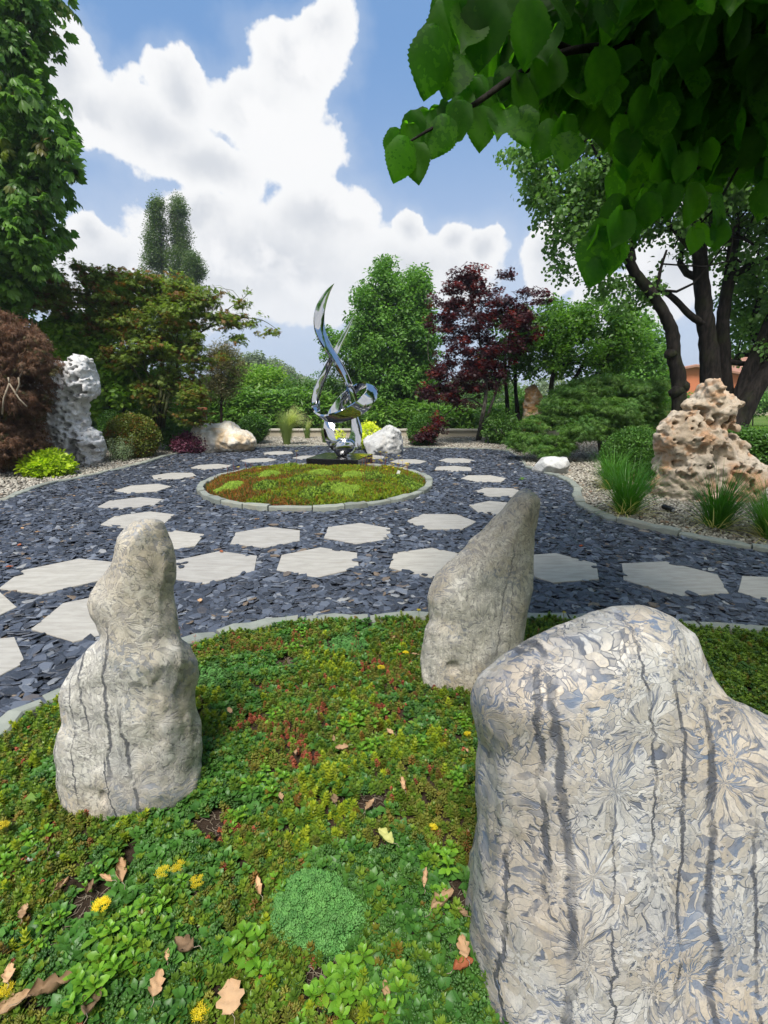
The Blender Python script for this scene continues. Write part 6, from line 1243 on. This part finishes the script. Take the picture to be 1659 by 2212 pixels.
for k in range(46):
    px = r.choice([735, 760, 880, 905, 640, 660, 850, 980, 420, 1140, 1170, 780, 745, 870])+r.normal(0, 14); py = r.uniform(1365, 1440); g = G(px, py, 0.02); H = r.uniform(.06, .13); q_ = (g.x+r.normal(0, .01), g.y, .02+H)
    t = MB().tube([(g.x, g.y, .01), q_], [.0014, .001], 3, cap=False); (mb if k % 2 else mf).add(t.v[0], t.q[0])
    for j in range(10):
        v, q = blade(1, .25, 2, .1, .1); z = .02+H*(.2+.75*j/10) if k % 2 == 0 else .02+H*r.uniform(.9, 1.02); (mf if k % 2 == 0 else mb).add(xf(v, (g.x+(q_[0]-g.x)*(z-.02)/H, g.y, z), rotm(.5, 0, r.uniform(-3, 3)), .012), q)
tag(obj('dry_flower_stalks', mb.mesh('dry_flower_stalks', [L_['sred']]), None), kind='stuff'); tag(obj('thin_green_shoots', mf.mesh('thin_green_shoots', [L_['sgreen']]), None), kind='stuff')

# broad toothed stonecrop plants: each plant > shoots > leaves
leafM = []
for i in range(4):
    v, q = toothed(1.0, .50+.05*i, 7); leafM.append(mesh_np('leaf_shape', v, q, None, [L_['sbroad']]))
def broad_plant(px, py, n, spread, L, label, seed, H=.056, grp='toothed broad-leaved stonecrop clumps'):
    L *= 1.3; spread *= 1.2
    g = G(px, py, H); bz = float(bedz(np.array([g.x]), np.array([g.y]))[0]); e = empty('broad_stonecrop', (g.x, g.y, bz), label, 'stonecrop plant', grp); r = np.random.RandomState(seed)
    for k in range(n):
        a = k*2.4+r.normal(0, .3); rr = spread*math.sqrt((k+.3)/n); x, y = math.cos(a)*rr, math.sin(a)*rr; h = H*r.uniform(.7, 1.25)
        mb = MB(); mb.tube([(x*.5, y*.5, -.01), (x*.85, y*.85, h*.5), (x, y, h)], [.0022, .002, .0016], 4, cap=False); s = obj('shoot', mb.mesh('shoot', [L_['sgreen']]), e)
        nl = r.randint(9, 12)
        for j in range(nl):
            t = j/nl; az = j*2.4+r.normal(0, .15)+k; LL = L*(1.0-.60*t)*(1+r.uniform(-.12, .12)); o = obj('leaf', leafM[r.randint(4)], s, (x, y, h*(.55+.5*t)), (Matrix.Rotation(az, 3, 'Z')@Matrix.Rotation(.12+1.05*t**1.3+r.normal(0, .08), 3, 'X')@Matrix.Rotation(r.normal(0, .15), 3, 'Y')).to_euler(), LL)
for i, (px, py, n, sp_, L, lab) in enumerate([
    (782, 1545, 9, .09, .030, 'biggest bright toothed stonecrop clump in the middle of the near bed'), (760, 1530, 4, .05, .024, 'small rosettes joined to the top of the biggest toothed clump'), (805, 1610, 5, .05, .026, 'toothed stonecrop rosettes just below the biggest clump, left of two square curled leaves'),
    (598, 1545, 4, .045, .024, 'dark green toothed clump left of the biggest one, above the small seedlings'), (575, 1700, 7, .075, .027, 'spreading toothed clump right of the foot of the left stone'), (508, 1768, 4, .035, .024, 'pair of bright toothed rosettes close to the right foot of the left stone'),
    (640, 1395, 5, .06, .028, 'bright toothed clump near the edging stones at the back of the near bed'), (655, 1362, 3, .035, .026, 'small bright tuft touching the edging stones'), (325, 1985, 6, .06, .032, 'toothed clump with a yellow bud, upper part of the large lower left group'),
    (262, 2040, 6, .065, .032, 'toothed clump in the centre of the large lower left group'), (235, 2105, 5, .06, .034, 'lowest toothed clump of the large lower left group'), (165, 2150, 4, .05, .032, 'toothed clump left of the lowest group, beside a long curled leaf'), (360, 1935, 4, .045, .026, 'toothed rosettes right below the yellow flower group'),
    (548, 2040, 5, .05, .036, 'large-leaved rosette hugging the left side of the teal mat'), (575, 2110, 3, .03, .030, 'bright rosette under the lower left rim of the teal mat'), (605, 1915, 3, .03, .028, 'light green rosette growing on top of the teal mat'), (60, 1830, 5, .06, .028, 'toothed clump near the left edge beside a long smooth leaf'),
    (25, 1880, 3, .04, .026, 'toothed rosettes cut by the left edge under the other clump'), (955, 1855, 5, .05, .030, 'toothed clump below a yellow flower at the left flank of the big stone'), (985, 1700, 4, .035, .026, 'single large rosette beside the left flank of the big stone, below the middle stone'), (900, 1600, 3, .03, .022, 'dark toothed rosettes between the biggest clump and the big stone'),
    (760, 2110, 5, .05, .032, 'toothed clump at the lower right rim of the teal mat'), (720, 2165, 5, .05, .032, 'toothed clump at the bottom edge below the teal mat'), (850, 2150, 5, .05, .032, 'toothed clump at the bottom edge nearest the big stone'), (640, 2190, 3, .04, .030, 'small toothed tuft at the bottom edge beside the pale dead leaf'),
    (860, 1400, 3, .03, .022, 'dark rosettes below the middle stone, beside a yellow flower'), (1000, 1560, 3, .03, .022, 'rosettes hidden in shade between the middle and the big stone'), (950, 1930, 3, .03, .024, 'small dark rosette above the big curled dead leaf'), (100, 2010, 4, .04, .020, 'round-leaved grey-green clump at the lower left beside bare soil'), (200, 1890, 4, .04, .018, 'round smooth-leaved clover-like clump above the large yellow flower')]):
    broad_plant(px, py, n, sp_, L, lab, 200+i)
# young seedlings with smooth oval leaves
for i, (px, py, lab, k) in enumerate([(520, 1490, 'single pale oval seedling above the left toothed clump', 3), (598, 1595, 'pale seedling with two spoon leaves, left in the bed', 3), (640, 1620, 'pale seedling with spoon leaves right of its twin', 4), (905, 1570, 'wavy-leaved weed with upright pale green leaves left of the big stone', 7), (745, 1370, 'weed with long pale oval leaves by the edging stones', 7), (60, 1785, 'long smooth upright leaf near the left edge', 2)]):
    g = G(px, py, .02); e = empty('seedling', g, lab, 'seedling'); r = np.random.RandomState(400+i)
    for j in range(k):
        v, q = blade(1, .42, 4, .12, .25, 'spat'); mb = MB(); mb.add(xf(v, (0, 0, 0), rotm(r.uniform(.3, 1.1), 0, j*2.4+.4), .055 if i != 5 else .11), q); obj('leaf', mb.mesh('leaf', [L_['bright']]), e)

# dead leaves
def dead_mesh(seed, curl, asp=.62):
    r = np.random.RandomState(seed); n, m_ = 12, 8; v = []
    ph = r.uniform(0, 6, 4)
    for i in range(n+1):
        t = i/n; w_ = asp*(math.sin(math.pi*min(1, t**.8*.96+.02))**.6)*(1+.22*math.sin(t*17+ph[0])+.10*math.sin(t*31+ph[1]))
        for j in range(m_+1):
            u = (j/m_-.5)*2; x = u*w_*.5; y = t-.5; ang = u*curl[0]; R = w_*.5/max(abs(curl[0]), .05); xx = R*math.sin(ang) if abs(curl[0]) > .05 else x; zz = R*(1-math.cos(ang)) if abs(curl[0]) > .05 else 0
            a2 = y*curl[1]; R2 = 1/max(abs(curl[1]), .05); yy = (R2-zz)*math.sin(a2); zc = R2-(R2-zz)*math.cos(a2)
            zc += .035*math.sin(u*5+t*9+ph[2])+.025*math.sin(t*19+u*3+ph[3])+(.02 if abs(u) < .15 else 0); v.append((xx, yy, zc))
    q = [(i*(m_+1)+j, (i+1)*(m_+1)+j, (i+1)*(m_+1)+j+1, i*(m_+1)+j+1) for i in range(n) for j in range(m_)]
    vv = np.array(v); vv[:, 2] -= vv[:, 2].min(); return vv, q
def dead(px, py, L, rz, curl, label, mat='dead', seed=0, z=.035, asp=.62, tilt=(0, 0), bedded=True):
    L *= 1.0
    g = G(px, py, z); zz = z if not bedded else float(bedz(np.array([g.x]), np.array([g.y]))[0])+.044; e = empty('dead_leaf', (g.x, g.y, zz), label, 'dead leaf', 'dead leaves on the stonecrop' if bedded else 'fallen leaves on the slate', rz=rz)
    e.rotation_euler = (tilt[0], tilt[1], rz); v, q = dead_mesh(seed, curl, asp); me = mesh_np('blade', v*L, q, None, [L_[mat]]); obj('leaf_blade', me, e); mb = MB(); s_ = v[4]*L
    mb.tube([tuple(s_), (s_[0]+.1*L, s_[1]-.18*L, s_[2]+.02*L), (s_[0]+.05*L, s_[1]-.34*L, s_[2])], [.001, .0009, .0008], 4); obj('stalk', mb.mesh('stalk', [M['twig_pale']]), e)
for i, a in enumerate([(265, 1898, .085, .5, (1.9, .6), 'large folded brown leaf below the foot of the left stone'), (232, 1915, .05, 1.2, (2.2, .5), 'narrow brown leaf tucked against the large folded one'), (196, 1935, .05, 0.1, (1.8, 1.2), 'thin curled leaf standing left of the big yellow flower'), (113, 1850, .055, .3, (2.2, .4), 'rolled leaf between the two white flowers'), (55, 1985, .05, .4, (1.2, .5), 'broad tan leaf near the left edge'),
    (135, 1930, .06, -.2, (2.2, 1.2), 'long twisted leaf above bare soil at lower left'), (115, 2165, .10, -.9, (1.9, .5), 'longest curled leaf at the lower left, with ragged edge'), (25, 2125, .05, .5, (1.0, .5), 'pointed leaf in the bottom left corner'), (38, 2195, .07, -.8, (1.4, .4), 'leaf on the bottom edge in the left corner'), (205, 2190, .08, .2, (1.3, .6), 'broad leaf at the bottom edge left of the centre'),
    (405, 2070, .085, 1.1, (1.5, 1.9), 'large arched leaf, hollow side down, left of the big rosette', ), (560, 1930, .055, .4, (1.9, .8), 'cupped pale leaf at the upper left of the teal mat'), (502, 2172, .068, .3, (.5, .4), 'flat pale star-shaped leaf near the bottom edge'), (342, 2150, .06, .1, (.9, .6), 'pale leaf in front of the lower toothed clumps'), (365, 2085, .03, .3, (1.5, .5), 'small tan leaf between toothed clumps'),
    (650, 1402, .035, .8, (.8, .4), 'reddish star-shaped leaf under the toothed clump at the back'), (852, 1386, .045, -.4, (1.6, .5), 'folded tan leaf left of the head of the middle stone foot'), (740, 1630, .06, 1.4, (1.3, .9), 'grey-brown crumpled leaf in the middle of the bed'), (722, 1608, .035, .2, (1.4, .6), 'small curled leaf touching the crumpled grey one'), (497, 1545, .04, .7, (1.0, .5), 'pale oak-like leaf over the red stonecrop right of the left stone'),
    (607, 1735, .035, .4, (1.1, .5), 'small tan leaf below the spreading toothed clump'), (722, 1745, .045, .2, (.8, .4), 'tan leaf beside the bare soil patch'), (800, 1760, .05, -.7, (1.4, .7), 'brown leaf lying on the bare soil patch'), (842, 1593, .04, .9, (1.0, 1.2), 'small square-looking curled leaf right of the biggest clump'), (870, 1715, .06, .1, (2.1, .4), 'narrow rolled leaf standing upright left of the big stone'),
    (1008, 1640, .03, .1, (1.8, .4), 'tiny rolled leaf hanging on the curved flower stalk'), (957, 1960, .085, -1.0, (1.6, .6), 'largest crinkled leaf beside the left flank of the big stone'), (918, 1910, .055, -.2, (2.2, .3), 'thin rolled leaf above the largest crinkled one'), (1000, 1985, .04, .6, (1.4, .6), 'small leaf squeezed between crinkled leaf and big stone'), (1002, 2062, .065, .1, (1.2, .6), 'tan lobed leaf low against the flank of the big stone'),
    (970, 1470, .04, .6, (1.0, .4), 'small leaf beneath the foot of the middle stone'), (895, 1422, .05, 1.5, (.3, .1), 'flat tan flake leaning on the foot of the middle stone'), (835, 2160, .05, .2, (1.6, .4), 'narrow upright leaf between the bottom clumps'), (640, 1640, .03, .2, (1.2, .4), 'little leaf between the two pale seedlings'), (860, 1482, .03, .5, (1.4, .4), 'little curled leaf right of the biggest clump')]):
    dead(a[0], a[1], a[2], a[3], a[4], a[5], 'dead', i, .035, .62 if i != 12 else .95, (rnd.uniform(-.3, .3), rnd.uniform(-.3, .3)))
dead(833, 1828, .075, .7, (1.4, .5), 'yellow-green withering leaf right of the teal mat', 'deadgreen', 60)
dead(1000, 2100, .06, -1.2, (1.5, .5), 'red-brown leaf tucked under the flank of the big stone', 'deadred', 61)
for i, (px, py, lab) in enumerate([(42, 1178, 'tan leaf on the slate closest to the left picture edge above another tan leaf'), (80, 1150, 'tan leaf on the slate left of the paving slabs'), (62, 1208, 'small orange leaf on the slate above the largest left slab'), (20, 1225, 'tan leaf on the slate at the far left'), (48, 1142, 'faint leaf on the slate below the left gravel edge'), (432, 1298, 'yellow-brown leaf on the slate right of the neck of the left stone'), (478, 1192, 'orange leaf on the slate between two slabs'), (555, 1122, 'leaf on the slate just below the oval bed'), (160, 1072, 'leaf on the slate near the left slabs'), (1255, 1180, 'rusty leaf at the right of the middle stone'), (1385, 1118, 'reddish leaf on the slate by the winding edging')]):
    dead(px, py, .06, rnd.uniform(-3, 3), (.9, .6), lab, 'dead' if i % 3 else 'deadred', 70+i, .035, bedded=False)

# lawn tufts near the right edge of the picture
r = np.random.RandomState(5); mbs = []
for k in range(3):
    mb = MB()
    for j in range(26): a = r.uniform(-3, 3); strip(mb, (r.normal(0, .05), r.normal(0, .05), 0), a, r.uniform(.03, .07), .006, r.uniform(.05, .5), .6, 2)
    mbs.append(proto('tuft%d' % k, mb.mesh('tuft', [L_['bright']])))
N = 26000; Y = 8.6+16*r.rand(N)**1.3; X = r.uniform(5, 24, N); keep = view_mask(X, Y, 30) & (Y > 8.2) & ~inpoly(X, Y, GRAVEL); X, Y = X[keep], Y[keep]
lawn = [o for o in bpy.data.objects if o.name == 'ground'][0]
scatter('grass', mbs, np.stack([X, Y, 0*X-.055], 1), eul(len(X), .15), r.uniform(1, 1.7, len(X)), None, None)

# ================================================================== OVERHANGING LINDEN BRANCH
def linden_leaf(seed, n=26):
    r = np.random.RandomState(seed); out = [(0, 0)]; pts = []
    for i in range(n+1):          # heart outline, right side then left
        t = i/n; a = math.pi*t; w_ = .50*math.sin(a)**.8*(1.0-.30*t)+.02; y = -.10*math.cos(min(a*1.9, math.pi))*(1 if t < .5 else 0)+t**1.12; y = t**1.05-.11*math.exp(-((t-.12)/.10)**2)
        s = 1+(.05 if i % 2 else -.035); pts.append((w_*s, y))
    ptsR = pts[1:-1]; tip = (0.0, 1.06); m_ = 5; rows = []
    ys = [p[1] for p in ptsR]; V_ = []; 
    for (w_, y) in ptsR:          # rows across the leaf, veins as ridges
        row = []
        for k in range(-m_, m_+1):
            u = k/m_; x = u*w_; yy = y*(1)-abs(u)*.0; vein = math.cos((y*7.0-abs(u)*2.2)*2*math.pi)*.006*(1-abs(u)*.5); row.append((x, yy+(.02*abs(u)), vein+.10*abs(u)**1.2*w_-.16*yy*yy+(.02 if k == 0 else 0)+.035*math.sin(seed*1.9+u*3+yy*6)+(.10*((seed % 3)-1))*u*u))
        rows.append(row)
    v = [(0, 0.0, 0)]+[p for row in rows for p in row]+[(0, 1.07, -.19)]; R = len(rows); W_ = 2*m_+1
    q = [(1+i*W_+k, 1+i*W_+k+1, 1+(i+1)*W_+k+1, 1+(i+1)*W_+k) for i in range(R-1) for k in range(W_-1)]; t = [(0, 1+k+1, 1+k) for k in range(W_-1)]+[(len(v)-1, 1+(R-1)*W_+k, 1+(R-1)*W_+k+1) for k in range(W_-1)]
    return mesh_np('linden_leaf_shape', v, q, t, [L_['linden']])
LL = [linden_leaf(i) for i in range(5)]
LLsm = [proto('lindenfar%d' % i, m_) for i, m_ in enumerate(LL[:3])]
le = empty('linden_branch', (2.6, 1.6, 3.6), 'dark overhanging linden bough with large heart-shaped leaves filling the upper right corner', 'tree branch'); lo_ = np.array(le.location)
mass = [(955, -60), (925, 60), (935, 150), (1000, 180), (1040, 230), (1110, 262), (1190, 290), (1240, 250), (1330, 330), (1360, 430), (1325, 500), (1370, 500), (1440, 430), (1500, 380), (1560, 400), (1620, 380), (1720, 400), (1900, 500), (1900, -500), (960, -500)]
r = np.random.RandomState(64); LP = []
singles = [(868, 342, 1.15, .100, .2), (900, 350, 1.17, .09, -.3), (884, 300, 1.2, .075, .6), (952, 292, 1.2, .10, -.15), (990, 262, 1.22, .09, .2), (935, 130, 1.25, .15, .1), (975, 150, 1.3, .15, -.2), (1010, 60, 1.2, .12, .3), (960, 60, 1.3, .12, .2), (1045, 60, 1.2, .15, -.1), (1000, 10, 1.2, .12, .4), (1040, 275, 1.25, .10, 0), (1085, 262, 1.25, .10, .3),
           (1295, 548, 1.25, .15, .15), (1330, 535, 1.3, .14, -.1), (1290, 585, 1.25, .08, .2), (1370, 470, 1.3, .13, .3), (1498, 520, 1.3, .075, 0), (1530, 500, 1.35, .09, .1), (1555, 505, 1.35, .09, -.2), (1560, 450, 1.35, .11, .2), (1225, 320, 1.3, .11, .1), (1215, 290, 1.35, .10, .5), (1325, 215, 1.3, .07, .2), (1345, 290, 1.4, .10, 0), (1420, 430, 1.4, .13, .1), (1500, 440, 1.4, .12, .2), (1655, 430, 1.5, .12, 0), (1180, 300, 1.35, .11, .1), (1130, 270, 1.35, .11, -.1), (1335, 400, 1.4, .11, .1), (1350, 350, 1.4, .1, .1)]
for (px, py, D, L, roll) in singles:
    L *= .78; p = V(px, py, D); LP.append((p, L, roll, 'front'))
for k in range(46):               # leaves along the outer twigs
    t = r.rand(); a, b_ = ((865, 318), (1120, 160)) if k % 2 else ((1290, 530), (1520, 350)); px = a[0]+(b_[0]-a[0])*t+r.normal(0, 14); py = a[1]+(b_[1]-a[1])*t+r.uniform(-25, 30); LP.append((V(px, py, 1.2+.25*t+r.uniform(-.05, .15)), r.uniform(.05, .085), r.normal(0, .5), 'front'))
while len(LP) < 300:
    px, py = r.uniform(920, 1720), r.uniform(-120, 480)
    if not inpoly(np.array(px), np.array(py), mass): continue
    D = r.uniform(1.3, 2.3); L = r.uniform(.065, .11)
    if polydist(np.array([px]), np.array([py]), mass)[0] < L*.28*FOC/D: continue
    LP.append((V(px, py, D), L, r.normal(0, .35), 'in'))
for k, (p, L, roll, w_) in enumerate(LP):
    # leaves hang from the stalk: +Y of the leaf points down and a little outwards
    down = Vector((r.normal(-.10, .22), r.normal(-.15, .25), -1)).normalized(); toward = Vector((math.sin(roll)+r.normal(0, .25), -1+r.normal(0, .3), r.uniform(.0, .7)))
    z = (toward-down*toward.dot(down)).normalized(); x = down.cross(z).normalized(); Mx = Matrix((x, down, z)).transposed()
    top = p-down*L*.5; obj('leaf', LL[k % 5], le, Vector(top)-Vector(lo_), Mx.to_euler(), L)
# the inner mass, plus unseen leaves added above and behind to block skylight
N = 22000; Q = []
while len(Q) < N:
    p = np.array([r.uniform(.15, 5.6), r.uniform(-3.6, 4.6), r.uniform(2.1, 5.4)])
    y = p[1]; 
    if y > .25:
        b_ = p[2]-EYE; dep = y*math.cos(PITCH)-b_*math.sin(PITCH); up = y*math.sin(PITCH)+b_*math.cos(PITCH)
        if dep > .15:
            u = CX+FOC*p[0]/dep; v_ = CY-FOC*up/dep
            if u < 1080+r.normal(0, 14) or v_ > 470-.30*max(0, 1500-u)+r.normal(0, 16): continue
            if v_ > -200 and u < 1750 and (not inpoly(np.array(u), np.array(v_), mass) or polydist(np.array([u]), np.array([v_]), mass)[0] < 42+22*r.rand()): continue
            if dep < 1.45: continue
        elif p[2]-EYE < .3: continue
    else:
        if p[2] < 2.3 or p[0] < 1.5: continue
    Q.append(p)
while len(Q) < 27000:             # leaves behind the front ones, plus unseen ones added overhead to block the sun
    px, py = r.uniform(940, 1900), r.uniform(-1100, 470); inside = inpoly(np.array(px), np.array(py), mass)
    if py <= -60 and px < 1330: continue
    if py > -60 and (not inside or polydist(np.array([px]), np.array([py]), mass)[0] < 30+25*r.rand()): continue
    D = r.uniform(1.5, 2.6) if py > -60 else r.uniform(1.0, 2.4); Q.append(np.array(V(px, py, D)))
N = len(Q); Q = np.array(Q); scatter('leaves', LLsm, Q, np.stack([r.normal(-1.35, .35, N), r.normal(0, .35, N), r.uniform(-3.14, 3.14, N)], 1), r.uniform(.07, .12, N), None, le, lo_)
def pv(*pts): return [V(x, y, D) for x, y, D in pts]
for k, (pts, r0, r1) in enumerate([(pv((1800, -120, 1.9), (1600, 20, 1.75), (1400, 90, 1.6), (1230, 110, 1.5), (1120, 160, 1.4), (1040, 215, 1.3), (985, 250, 1.24), (920, 285, 1.2), (865, 318, 1.17)), .014, .0015),
        (pv((1230, 105, 1.5), (1120, 60, 1.42), (1020, 20, 1.3), (960, -20, 1.25)), .007, .003), (pv((1400, 90, 1.6), (1370, 190, 1.6), (1345, 280, 1.5), (1335, 360, 1.42)), .006, .002), (pv((1800, 150, 1.8), (1650, 250, 1.7), (1520, 350, 1.55), (1420, 430, 1.45), (1330, 500, 1.35), (1290, 530, 1.3)), .012, .0025), (pv((1650, 250, 1.7), (1600, 350, 1.6), (1550, 440, 1.4), (1515, 480, 1.35)), .005, .002),
        ([Vector((3.6, .2, 4.3)), Vector((2.4, 1.0, 3.6)), V(1600, 20, 1.75)], .06, .022)]):
    pr = spline([tuple(p) for p in pts], 5); m_ = len(pr); mb = MB(); mb.tube(pr, [r0+(r1-r0)*j/(m_-1) for j in range(m_)], 8, .06, k); obj('twig', mb.mesh('twig', [M['bark_dark']], True, lo_), le)
# ================================================================== AIR
mb = MB(); mb.box(-320, 320, -20, 420, -1.1, 26)
b = material('haze'); pv_ = b.N.new('ShaderNodeVolumePrincipled'); pv_.inputs['Color'].default_value = (0.80, 0.88, 1.0, 1); pv_.inputs['Density'].default_value = 0.0009; pv_.inputs['Anisotropy'].default_value = 0.3
b.L.new(pv_.outputs[0], b.out.inputs['Volume'])
hz = obj('haze', mb.mesh('haze', [b.mat], False)); tag(hz, kind='stuff')
#END
